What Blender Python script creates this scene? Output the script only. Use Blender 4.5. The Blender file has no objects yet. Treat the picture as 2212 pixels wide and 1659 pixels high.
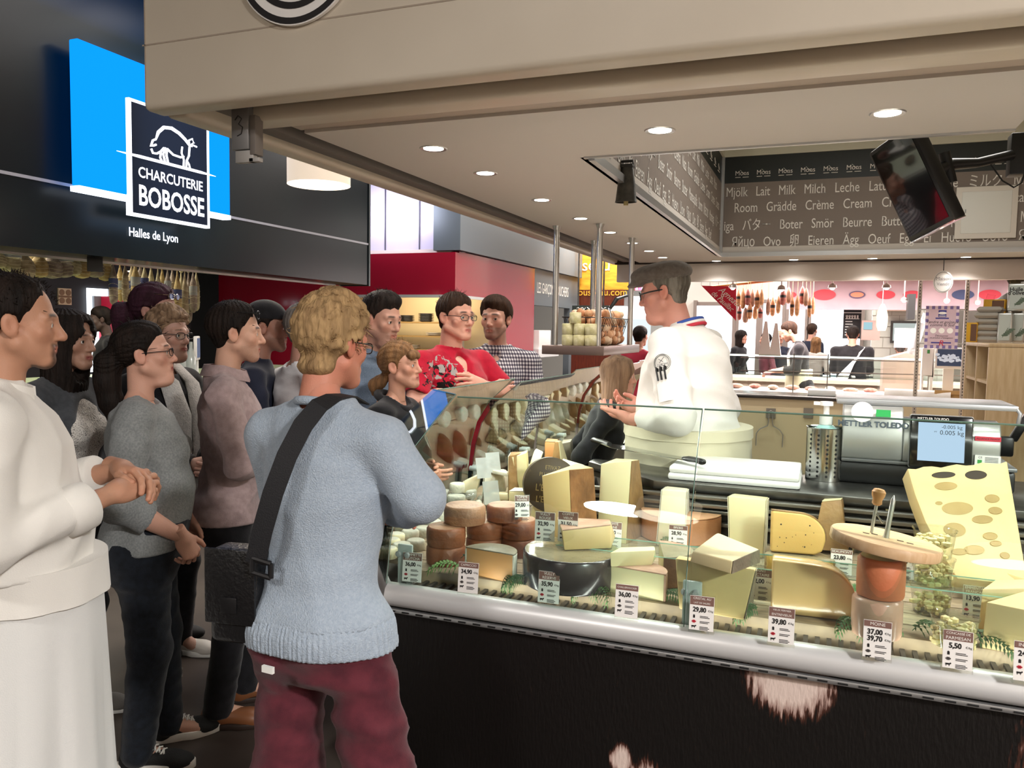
import bpy, bmesh, math, random
import numpy as np
import openvdb as vdb
from mathutils import Vector, Matrix, Euler
random.seed(7); RNG = np.random.default_rng(7)
S = bpy.context.scene; COL = S.collection
PI = math.pi
# ------------------------------------------------------------------ camera
CX, CY, FPX, EYE = 1106.0, 829.5, 1725.0, 1.65     # frame 2212 x 1659, focal length in pixels, eye height
_Y = np.array([674., 107.5, FPX]); _Y /= np.linalg.norm(_Y)
_X = np.array([4423., -189.5, -FPX]); _X -= _X @ _Y * _Y; _X /= np.linalg.norm(_X)
_Z = np.cross(_X, _Y)
if _Z[1] < 0: _Z = -_Z
RW = np.array([_X, _Y, _Z])                         # (right, up, forward) -> world
cam = bpy.data.objects.new('camera', bpy.data.cameras.new('camera')); COL.objects.link(cam)
r_, u_, f_ = RW @ [1, 0, 0], RW @ [0, 1, 0], RW @ [0, 0, 1]
cam.matrix_world = Matrix(((r_[0], u_[0], -f_[0], 0), (r_[1], u_[1], -f_[1], 0), (r_[2], u_[2], -f_[2], EYE), (0, 0, 0, 1)))
cam.data.sensor_width = 36; cam.data.lens = FPX / 2212 * 36; cam.data.clip_start = .05; cam.data.clip_end = 100
S.camera = cam
# surveying helpers: where a sight line of the photo meets a wall, a floor or a distance of the place
def _ray(x, y): return RW @ np.array([(x - CX) / FPX, (CY - y) / FPX, 1.])
def onz(x, y, z): d = _ray(x, y); k = (z - EYE) / d[2]; return Vector((d[0] * k, d[1] * k, z))
def onx(x, y, X): d = _ray(x, y); k = X / d[0]; return Vector((X, d[1] * k, EYE + d[2] * k))
def ony(x, y, Y): d = _ray(x, y); k = Y / d[1]; return Vector((d[0] * k, Y, EYE + d[2] * k))
def onp(x, y, p, n): d = Vector(_ray(x, y)); o = Vector((0, 0, EYE)); n = Vector(n); return o + d * ((Vector(p) - o).dot(n) / d.dot(n))
def atd(x, y, D): d = _ray(x, y); return Vector((d[0] * D, d[1] * D, EYE + d[2] * D))
# ------------------------------------------------------------------ light and exposure
S.view_settings.view_transform = 'Standard'; S.view_settings.look = 'None'
S.view_settings.exposure = 0.25; S.view_settings.gamma = 1.0
S.view_settings.use_curve_mapping = False
wd = bpy.data.worlds.new('world'); S.world = wd; wd.use_nodes = True
wd.node_tree.nodes['Background'].inputs[0].default_value = (.62, .70, .85, 1)
wd.node_tree.nodes['Background'].inputs[1].default_value = .06
def area(name, loc, size, energy, color=(1, 1, 1), rot=(0, 0, 0), sizey=None, spread=PI, disk=False):
    l = bpy.data.lights.new(name, 'AREA'); l.energy = energy; l.color = color; l.size = size; l.spread = spread
    if disk: l.shape = 'DISK'
    if sizey: l.shape = 'RECTANGLE'; l.size_y = sizey
    o = bpy.data.objects.new(name, l); COL.objects.link(o); o.location = loc; o.rotation_euler = rot; return o
# hall lamps hanging high over the aisles
area('hall_lamp_aisle', (-2.0, -3.2, 4.2), .8, 130, (1, .95, .9), disk=True)
area('hall_lamp_front', (4.4, -1.8, 4.1), .8, 760, (1, .96, .93), disk=True)  # unseen lamp, placed to brighten the canopy front
area('hall_lamp_charcuterie', (-3.1, 4.6, 4.1), 1.6, 60, (1, .93, .88))
area('hall_lamp_rear', (-3.2, 9.0, 4.1), 1.6, 110, (1, .95, .92))
area('meat_stall_lamp', (-1.0, 11.2, 2.44), 3.2, 290, (1, .86, .82), sizey=1.6)
area('meat_stall_lamp_side', (2.2, 11.0, 2.44), 3.0, 250, (1, .88, .84), sizey=1.6)
area('window_daylight', (-1.0, 17.6, 1.7), 7.0, 700, (.93, .97, 1), (PI / 2, 0, 0), 2.6)
area('rear_aisle_lamp', (.2, 14.2, 3.6), 3., 160, (1, .92, .88), sizey=1.)
area('far_aisle_lamp', (-4.2, 15.0, 4.2), 1.5, 260, (1, .93, .85))
area('bistro_lamp', (-6.5, 16.5, 3.2), 2.0, 160, (1, .9, .75))
# added unseen fill lights by the panes: down on the cheeses, up to the canopy
area('case_strip_front', (.95, 2.50, 1.40), 3.9, 17, (1, .96, .9), (math.radians(10), 0, 0), .03); area('case_strip_side', (-1.36, 5.0, 1.39), .03, 26, (1, .94, .85), (0, math.radians(-28), 0), 4.4)
area('canopy_wash', (.9, 2.62, 1.42), 3.8, 4.5, (1, .97, .94), (math.radians(160), 0, 0), .05); area('canopy_wash_side', (-1.2, 5.2, 1.42), .05, 3.5, (1, .97, .94), (0, PI, 0), 4.6)  # unseen uplights added to brighten the canopy ceiling
area('rail_strip', (.95, 2.268, .83), 3.9, 2.2, (1, .95, .87), (math.radians(118), 0, 0), .012)  # unseen strip added to brighten the front row of cheeses
area('shop_lamp', (-6.0, 3.4, 2.85), .9, 150, (1, .92, .76), sizey=5.)  # unseen lamp added to brighten the hanging sausages
area('sign_uplight', (-4.3, 4.4, 3.6), .4, 14, (.1, .25, 1), (PI, 0, 0), 1.6)  # unseen blue light added to tint the ceiling slats
cy = S.cycles
cy.max_bounces = 7; cy.diffuse_bounces = 3; cy.glossy_bounces = 4; cy.transmission_bounces = 6; cy.transparent_max_bounces = 24
cy.caustics_reflective = False; cy.caustics_refractive = False; cy.sample_clamp_indirect = 4; cy.use_denoising = True
# ------------------------------------------------------------------ materials
def srgb(c):
    if isinstance(c, str): c = [int(c[i:i + 2], 16) / 255 for i in (0, 2, 4)]
    return tuple((v / 12.92 if v <= .04045 else ((v + .055) / 1.055) ** 2.4) for v in c)
_mats = {}
def mat(name, col='808080', rough=.5, metal=0., var=None, vs=8., bump=0., bs=60., sss=0., emit=None, es=0., spec=.5, stretch=None, coat=0., attr=None, sheen=0., alpha=1., vdet=3., vramp=(.35, .65)):
    """principled material; var = second colour mixed in by noise of scale vs; bump = noise bump of scale bs"""
    if name in _mats: return _mats[name]
    m = bpy.data.materials.new(name); m.use_nodes = True; nt = m.node_tree; N = nt.nodes; L = nt.links
    b = N['Principled BSDF']; c = (*srgb(col), 1)
    b.inputs['Base Color'].default_value = c; b.inputs['Roughness'].default_value = rough; b.inputs['Metallic'].default_value = metal
    b.inputs['Specular IOR Level'].default_value = spec
    if coat: b.inputs['Coat Weight'].default_value = coat; b.inputs['Coat Roughness'].default_value = .08
    if sheen: b.inputs['Sheen Weight'].default_value = sheen
    if alpha < 1: b.inputs['Alpha'].default_value = alpha
    if sss: b.inputs['Subsurface Weight'].default_value = sss; b.inputs['Subsurface Radius'].default_value = (.012, .005, .003); b.inputs['Subsurface Scale'].default_value = 1.
    tc = None
    def coords():
        t = N.new('ShaderNodeTexCoord'); o = t.outputs['Object']
        if stretch:
            mp = N.new('ShaderNodeMapping'); mp.inputs['Scale'].default_value = stretch; L.new(o, mp.inputs[0]); o = mp.outputs[0]
        return o
    src = None
    if attr:
        a = N.new('ShaderNodeAttribute'); a.attribute_name = attr; src = a.outputs['Color']; L.new(src, b.inputs['Base Color'])
    if var is not None:
        tc = coords(); n = N.new('ShaderNodeTexNoise'); n.inputs['Scale'].default_value = vs; n.inputs['Detail'].default_value = vdet; L.new(tc, n.inputs[0])
        mr = N.new('ShaderNodeMapRange'); mr.inputs[1].default_value = vramp[0]; mr.inputs[2].default_value = vramp[1]; L.new(n.outputs[0], mr.inputs[0])
        mx = N.new('ShaderNodeMix'); mx.data_type = 'RGBA'; L.new(mr.outputs[0], mx.inputs[0]); mx.inputs[6].default_value = c; mx.inputs[7].default_value = (*srgb(var), 1)
        if src is not None: L.new(src, mx.inputs[6])
        L.new(mx.outputs[2], b.inputs['Base Color'])
    if bump:
        tc = tc or coords(); n = N.new('ShaderNodeTexNoise'); n.inputs['Scale'].default_value = bs; n.inputs['Detail'].default_value = 4; L.new(tc, n.inputs[0])
        bp = N.new('ShaderNodeBump'); bp.inputs['Strength'].default_value = bump; bp.inputs['Distance'].default_value = .01; L.new(n.outputs[0], bp.inputs['Height']); L.new(bp.outputs[0], b.inputs['Normal'])
    if emit is not None: b.inputs['Emission Color'].default_value = (*srgb(emit), 1); b.inputs['Emission Strength'].default_value = es
    _mats[name] = m; return m
def glass(name, tint='ffffff', refl=1., base=.0):
    """thin clear pane: lets light through and mirrors by its viewing angle"""
    if name in _mats: return _mats[name]
    m = bpy.data.materials.new(name); m.use_nodes = True; nt = m.node_tree; N = nt.nodes; L = nt.links; N.clear()
    o = N.new('ShaderNodeOutputMaterial'); mx = N.new('ShaderNodeMixShader'); t = N.new('ShaderNodeBsdfTransparent'); g = N.new('ShaderNodeBsdfGlossy')
    g.inputs['Roughness'].default_value = .0; t.inputs[0].default_value = (*srgb(tint), 1)
    fr = N.new('ShaderNodeFresnel'); ge = N.new('ShaderNodeNewGeometry'); io = N.new('ShaderNodeMath'); io.operation = 'MULTIPLY_ADD'; io.inputs[1].default_value = 1 / 1.5 - 1.5; io.inputs[2].default_value = 1.5; L.new(ge.outputs['Backfacing'], io.inputs[0]); L.new(io.outputs[0], fr.inputs[0])
    ma = N.new('ShaderNodeMath'); ma.operation = 'MULTIPLY_ADD'; ma.inputs[1].default_value = refl; ma.inputs[2].default_value = base; L.new(fr.outputs[0], ma.inputs[0])
    L.new(ma.outputs[0], mx.inputs[0]); L.new(t.outputs[0], mx.inputs[1]); L.new(g.outputs[0], mx.inputs[2]); L.new(mx.outputs[0], o.inputs[0])
    _mats[name] = m; return m
def emat(name, col, s): return mat(name, '000000', 1., spec=0., emit=col, es=s)
# ------------------------------------------------------------------ mesh builder
class MB:
    def __init__(s): s.v = []; s.f = []; s.m = []
    def add(s, vs, fs, m=0, M=None):
        b = len(s.v); s.v += [tuple(M @ Vector(p)) if M else tuple(p) for p in vs]
        s.f += [tuple(b + i for i in f) for f in fs]; s.m += [m] * len(fs); return s
    def box(s, x0, x1, y0, y1, z0, z1, m=0, M=None):
        v = [(x, y, z) for z in (z0, z1) for y in (y0, y1) for x in (x0, x1)]
        return s.add(v, [(0, 2, 3, 1), (4, 5, 7, 6), (0, 1, 5, 4), (2, 6, 7, 3), (0, 4, 6, 2), (1, 3, 7, 5)], m, M)
    def prism(s, pts, h, m=0, M=None, ms=None, mt=None):
        """polygon pts (x,y) extruded 0..h in z; ms = material list per side, mt top/bottom"""
        n = len(pts); v = [(x, y, 0) for x, y in pts] + [(x, y, h) for x, y in pts]
        if sum(pts[i][0] * pts[(i + 1) % n][1] - pts[(i + 1) % n][0] * pts[i][1] for i in range(n)) < 0:
            pts = pts[::-1]; v = [(x, y, 0) for x, y in pts] + [(x, y, h) for x, y in pts]
            if ms: ms = [ms[(n - 2 - i) % n] for i in range(n)]
        b = len(s.f); s.add(v, [tuple(range(n))[::-1], tuple(range(n, 2 * n))] + [(i, (i + 1) % n, n + (i + 1) % n, n + i) for i in range(n)], m, M)
        if ms: s.m[b + 2:b + 2 + n] = ms
        if mt is not None: s.m[b] = s.m[b + 1] = mt
        return s
    def rings(s, R, m=0, M=None, cap=True, close=True):
        n = len(R[0]); v = [p for r in R for p in r]; f = []
        for i in range(len(R) - 1):
            for j in range(n if close else n - 1):
                k = (j + 1) % n; f.append((i * n + j, i * n + k, (i + 1) * n + k, (i + 1) * n + j))
        if cap: f += [tuple(range(n))[::-1], tuple(range((len(R) - 1) * n, len(R) * n))]
        return s.add(v, f, m, M)
    def lathe(s, prof, n=32, m=0, M=None, cap=True, sx=1., sy=1.):
        return s.rings([[(r * sx * math.cos(2 * PI * j / n), r * sy * math.sin(2 * PI * j / n), z) for j in range(n)] for r, z in prof], m, M, cap)
    def tube(s, P, r, n=10, m=0, M=None, cap=True, flat=1.):
        P = [Vector(p) for p in P]; R = []; rr = r if isinstance(r, (list, tuple)) else [r] * len(P); up = None
        for i, p in enumerate(P):
            t = (P[min(i + 1, len(P) - 1)] - P[max(i - 1, 0)]).normalized()
            if up is None: up = t.cross(Vector((0, 0, 1))) if abs(t.z) < .95 else t.cross(Vector((1, 0, 0)))
            up = (up - t * up.dot(t)).normalized(); w = t.cross(up)
            R.append([tuple(p + (up * math.cos(2 * PI * j / n) + w * math.sin(2 * PI * j / n) * flat) * rr[i]) for j in range(n)])
        return s.rings(R, m, M, cap)
    def cyl(s, p, q, r, n=16, m=0): return s.tube([p, q], r, n, m)
    def ball(s, c, r, n=12, m=0, sc=(1, 1, 1), M=None):
        k = n // 2
        T = Matrix.Translation(c) @ Matrix.Diagonal((*sc, 1)); T = M @ T if M else T
        return s.lathe([(max(1e-4, r * math.sin(PI * i / k)), -r * math.cos(PI * i / k)) for i in range(k + 1)], n, m, T, cap=False)
    def grid(s, fn, nu, nv, m=0, M=None):
        v = [fn(i / nu, j / nv) for j in range(nv + 1) for i in range(nu + 1)]
        return s.add(v, [(j * (nu + 1) + i, j * (nu + 1) + i + 1, (j + 1) * (nu + 1) + i + 1, (j + 1) * (nu + 1) + i) for j in range(nv) for i in range(nu)], m, M)
    def build(s, name, mats, parent=None, bevel=0., seg=2, ang=35, loc=None, rotz=0., noise=0., nsc=30.):
        me = bpy.data.meshes.new(name); me.from_pydata(s.v, [], s.f)
        mats = mats if isinstance(mats, (list, tuple)) else [mats]
        for m in mats: me.materials.append(m)
        me.polygons.foreach_set('material_index', s.m)
        if bevel:
            bm = bmesh.new(); bm.from_mesh(me)
            bmesh.ops.remove_doubles(bm, verts=bm.verts, dist=1e-5)
            es = [e for e in bm.edges if len(e.link_faces) == 2 and e.calc_face_angle(0) > math.radians(ang)]
            bmesh.ops.bevel(bm, geom=es, offset=bevel, segments=seg, affect='EDGES', profile=.5, clamp_overlap=True)
            bm.to_mesh(me); bm.free()
        return mkobj(name, me, parent, loc, rotz, ang)
def mkobj(name, me, parent=None, loc=None, rotz=0., ang=35, smooth=True):
    if smooth:
        me.polygons.foreach_set('use_smooth', [True] * len(me.polygons))
        try: me.set_sharp_from_angle(angle=math.radians(ang))
        except Exception: pass
    o = bpy.data.objects.new(name, me); COL.objects.link(o)
    if parent: o.parent = parent
    if loc is not None: o.location = loc
    if rotz: o.rotation_euler.z = rotz
    return o
def tag(o, label=None, cat=None, group=None, kind=None):
    if label: o['label'] = label
    if cat: o['category'] = cat
    if group: o['group'] = group
    if kind: o['kind'] = kind
    return o
def thing(name, label, cat, loc=(0, 0, 0), rotz=0., group=None, rot=None):
    o = bpy.data.objects.new(name, None); COL.objects.link(o); o.location = loc; o.rotation_euler = rot or (0, 0, rotz); o.empty_display_size = .1
    return tag(o, label, cat, group)
def struct(o): o['kind'] = 'structure'; return o
def dup(o, loc=None, rotz=None, label=None, parent=None, scale=None):
    """a thing with copies of its parts and sub-parts"""
    c = o.copy(); COL.objects.link(c)
    if parent: c.parent = parent
    if loc is not None: c.location = loc
    if rotz is not None: c.rotation_euler.z = rotz
    if scale is not None: c.scale = (scale,) * 3 if isinstance(scale, (int, float)) else scale
    if label: c['label'] = label
    for ch in list(o.children): dup(ch, parent=c)
    return c
_tc = {}
def text_mesh(s, size=1., xs=1., extrude=.0, align='CENTER', shear=0., space=1., bold=0.):
    key = (s, size, xs, extrude, align, shear, space, bold)
    if key in _tc: return _tc[key]
    cu = bpy.data.curves.new('t', 'FONT'); cu.body = s; cu.size = size; cu.extrude = extrude; cu.align_x = align; cu.align_y = 'CENTER'; cu.shear = shear; cu.space_character = space; cu.offset = bold; cu.resolution_u = 3
    ob = bpy.data.objects.new('t', cu); COL.objects.link(ob)
    me = bpy.data.meshes.new_from_object(ob); bpy.data.objects.remove(ob); bpy.data.curves.remove(cu)
    if xs != 1:
        for v in me.vertices: v.co.x *= xs
    _tc[key] = me; return me
def lettering(name, s, m, parent, M, size, **k):
    """flat letters; M places their plane (x right, y up, z out) in the parent's space"""
    me = text_mesh(s, size, **k).copy(); me.name = name; me.materials.clear(); me.materials.append(m)
    me.transform(M); return mkobj(name, me, parent, smooth=False)
def plane_m(o, right, up):
    r = Vector(right).normalized(); u = Vector(up).normalized(); n = r.cross(u)
    return Matrix(((r.x, u.x, n.x, o[0]), (r.y, u.y, n.y, o[1]), (r.z, u.z, n.z, o[2]), (0, 0, 0, 1)))
XZ = lambda x, y, z: plane_m((x, y, z), (1, 0, 0), (0, 0, 1))      # a plane facing the aisle (-Y)
YZ = lambda x, y, z: plane_m((x, y, z), (0, 1, 0), (0, 0, 1))      # faces +X

def serif(name, s, m, parent, M, size, width=None, fit=False, bold=0., xs=1.):
    """left-aligned lettering with small slab serifs at the stem ends"""
    xs_ = xs; me = text_mesh(s, 1., align='LEFT', bold=bold / size); bm = bmesh.new(); bm.from_mesh(me); add = []
    bmesh.ops.remove_doubles(bm, verts=bm.verts, dist=1e-5)
    for e in bm.edges:
        a, b = e.verts[0].co, e.verts[1].co
        if len(e.link_faces) == 1 and abs(a.y - b.y) < 2e-3 and .045 < abs(a.x - b.x) < .17:
            x0, x1 = sorted((a.x, b.x)); f = e.link_faces[0].calc_center_median().y - a.y; add.append((x0 - .045, x1 + .045, a.y, a.y + (.03 if f > 0 else -.03)))
    for x0, x1, y0, y1 in add: bm.faces.new([bm.verts.new(q) for q in ((x0, y0, 0), (x1, y0, 0), (x1, y1, 0), (x0, y1, 0))])
    xs = [v.co.x for v in bm.verts]; k = size * xs_
    if width and (fit or (max(xs) * k > width)): k = width / max(xs)
    for v in bm.verts: v.co.x *= k; v.co.y *= size
    o = bpy.data.meshes.new(name); bm.to_mesh(o); bm.free(); o.materials.append(m); o.transform(M); return mkobj(name, o, parent, smooth=False)
# ------------------------------------------------------------------ organic surfaces: blended distance fields turned into one mesh
class Vol:
    def __init__(s, lo, hi, h):
        s.h = h; s.lo = np.array(lo, float); n = np.ceil((np.array(hi, float) - s.lo) / h).astype(int) + 1
        s.n = n; s.ax = [(s.lo[i] + h * np.arange(n[i])).astype(np.float32) for i in range(3)]; s.d = np.full(n, .5, np.float32)
    def win(s, lo, hi, T=None):
        if T is not None:
            c = np.array([[x, y, z] for x in (lo[0], hi[0]) for y in (lo[1], hi[1]) for z in (lo[2], hi[2])]) @ T[0].T + T[1]
            lo, hi = c.min(0), c.max(0)
        sl = []
        for i in range(3):
            a = max(0, int(math.floor((lo[i] - s.lo[i]) / s.h))); b = min(s.n[i], int(math.ceil((hi[i] - s.lo[i]) / s.h)) + 1)
            if b <= a: return None, None
            sl.append(slice(a, b))
        X = s.ax[0][sl[0]][:, None, None]; Y = s.ax[1][sl[1]][None, :, None]; Z = s.ax[2][sl[2]][None, None, :]
        if T is not None:
            X, Y, Z = X - T[1][0], Y - T[1][1], Z - T[1][2]; R = T[0]
            X, Y, Z = (R[0, 0] * X + R[1, 0] * Y + R[2, 0] * Z), (R[0, 1] * X + R[1, 1] * Y + R[2, 1] * Z), (R[0, 2] * X + R[1, 2] * Y + R[2, 2] * Z)
        return tuple(sl), (X, Y, Z)
    def put(s, sl, q, k, cut=False):
        a = s.d[sl]
        if cut:
            if k <= 0: s.d[sl] = np.maximum(a, -q); return
            h = np.clip(.5 - .5 * (a + q) / k, 0, 1); s.d[sl] = a + (-q - a) * h + k * h * (1 - h)
        else:
            if k <= 0: s.d[sl] = np.minimum(a, q); return
            h = np.clip(.5 + .5 * (a - q) / k, 0, 1); s.d[sl] = a + (q - a) * h - k * h * (1 - h)
    def cone(s, p, q, r1, r2=None, k=.02, cut=False, T=None):
        p = np.array(p, float); q = np.array(q, float); r2 = r1 if r2 is None else r2; m = max(r1, r2) + k + 3 * s.h
        sl, P = s.win(np.minimum(p, q) - m, np.maximum(p, q) + m, T)
        if sl is None: return s
        v = q - p; L = max(v @ v, 1e-9); X, Y, Z = P[0] - p[0], P[1] - p[1], P[2] - p[2]
        t = np.clip((X * v[0] + Y * v[1] + Z * v[2]) / L, 0, 1)
        d = np.sqrt((X - t * v[0]) ** 2 + (Y - t * v[1]) ** 2 + (Z - t * v[2]) ** 2) - (r1 + (r2 - r1) * t)
        s.put(sl, d, k, cut); return s
    def chain(s, P, R, k=.02, T=None):
        for i in range(len(P) - 1): s.cone(P[i], P[i + 1], R[i], R[i + 1], k if i == 0 else min(k, .015), T=T)
        return s
    def ell(s, c, r, k=.02, cut=False, T=None, rot=None):
        c = np.array(c, float); r = np.array(r, float) * np.ones(3); m = (r.max() if rot is not None else r) + k + 3 * s.h
        sl, P = s.win(c - m, c + m, T)
        if sl is None: return s
        X, Y, Z = P[0] - c[0], P[1] - c[1], P[2] - c[2]
        if rot is not None:
            R = np.array(Euler(rot).to_matrix()); X, Y, Z = (R[0, 0] * X + R[1, 0] * Y + R[2, 0] * Z), (R[0, 1] * X + R[1, 1] * Y + R[2, 1] * Z), (R[0, 2] * X + R[1, 2] * Y + R[2, 2] * Z)
        k0 = np.sqrt((X / r[0]) ** 2 + (Y / r[1]) ** 2 + (Z / r[2]) ** 2); k1 = np.sqrt((X / r[0] ** 2) ** 2 + (Y / r[1] ** 2) ** 2 + (Z / r[2] ** 2) ** 2)
        s.put(sl, k0 * (k0 - 1) / np.maximum(k1, 1e-6), k, cut); return s
    def loft(s, tab, k=.03, off=0., T=None):
        """stack of ellipses (z, cx, cy, a, b)"""
        t = np.array(tab, float); am = t[:, 3:5].max() + abs(t[:, 1:3]).max() + off + k + 3 * s.h
        sl, P = s.win((-am, -am, t[0, 0] - off - k - 3 * s.h), (am, am, t[-1, 0] + off + k + 3 * s.h), T)
        if sl is None: return s
        X, Y, Z = np.broadcast_arrays(*P); g = lambda i: np.interp(Z, t[:, 0], t[:, i])
        a, b = g(3) + off, g(4) + off; x, y = X - g(1), Y - g(2)
        k0 = np.sqrt((x / a) ** 2 + (y / b) ** 2); k1 = np.sqrt((x / a ** 2) ** 2 + (y / b ** 2) ** 2)
        d = k0 * (k0 - 1) / np.maximum(k1, 1e-4)
        d = np.maximum(d, np.maximum(t[0, 0] - off - Z, Z - t[-1, 0] - off)); s.put(sl, d.astype(np.float32), k); return s
    def slab(s, n, c, k=.006, T=None):
        """cut away everything on the side of the plane the normal n points to"""
        X, Y, Z = s.ax[0][:, None, None], s.ax[1][None, :, None], s.ax[2][None, None, :]
        q = n[0] * (X - c[0]) + n[1] * (Y - c[1]) + n[2] * (Z - c[2]); s.put((slice(None),) * 3, -q, k, True); return s
    def disp(s, fn): s.d = (s.d + fn(s.ax[0][:, None, None], s.ax[1][None, :, None], s.ax[2][None, None, :])).astype(np.float32); return s
    def mesh(s):
        d = s.d.copy()
        for i in range(3):                                          # close at the box
            w = [slice(None)] * 3
            for e in (0, -1): w[i] = e; d[tuple(w)] = np.maximum(d[tuple(w)], s.h)
        g = vdb.FloatGrid(1.0); g.copyFromArray(d); v, q = g.convertToQuads(isovalue=0.)
        return np.array(v, float) * s.h + s.lo, np.array(q)[:, ::-1]
def rotm(yaw=0., pitch=0., roll=0.):
    return np.array((Matrix.Rotation(math.radians(yaw), 3, 'Z') @ Matrix.Rotation(math.radians(pitch), 3, 'X') @ Matrix.Rotation(math.radians(roll), 3, 'Y')))
def folds(amp, f=26., seed=0, dirv=(0, .3, 1.), n=4, spread=.7):
    """soft cloth folds running across dirv"""
    g = np.random.default_rng(seed); W = []
    for i in range(n):
        d = np.array(dirv, float) + g.normal(0, spread, 3); d *= f * g.uniform(.6, 1.5) / np.linalg.norm(d); e = g.normal(0, 1, 3); e *= f * .45 / np.linalg.norm(e)
        W.append((d, g.uniform(0, 6), e, g.uniform(0, 6)))
    def fn(X, Y, Z):
        r = 0
        for d, a, e, b in W: r = r + (1 - np.abs(np.sin(d[0] * X + d[1] * Y + d[2] * Z + a + 1.6 * np.sin(e[0] * X + e[1] * Y + e[2] * Z + b)))) ** 1.5
        return (.45 - r / n) * amp * 2
    return fn
def join(parts):
    """[(V, F, C)] -> one set of arrays; F may be quads or a list of polygons"""
    V, F, Cc, b = [], [], [], 0
    for v, f, c in parts:
        V.append(np.asarray(v, float)); F += [tuple(int(i) + b for i in p) for p in f]
        c = np.asarray(c, float); Cc.append(np.broadcast_to(c, (len(v), 3)) if c.ndim == 1 else c); b += len(v)
    return np.concatenate(V), F, np.concatenate(Cc)
def mesh_obj(name, V, F, m, parent=None, C=None, ang=180):
    me = bpy.data.meshes.new(name); F = [tuple(map(int, f)) for f in F] if not isinstance(F, np.ndarray) else F.tolist()
    me.from_pydata(V.tolist(), [], F); me.materials.append(m)
    if C is not None:
        a = me.attributes.new('Cd', 'FLOAT_COLOR', 'POINT'); a.data.foreach_set('color', np.c_[C, np.ones(len(C))].astype(np.float32).ravel())
    return mkobj(name, me, parent, ang=ang)
SKIN = mat('skin', 'c08a70', .5, attr='Cd', sss=.12, bump=.12, bs=260., spec=.35)
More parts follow.
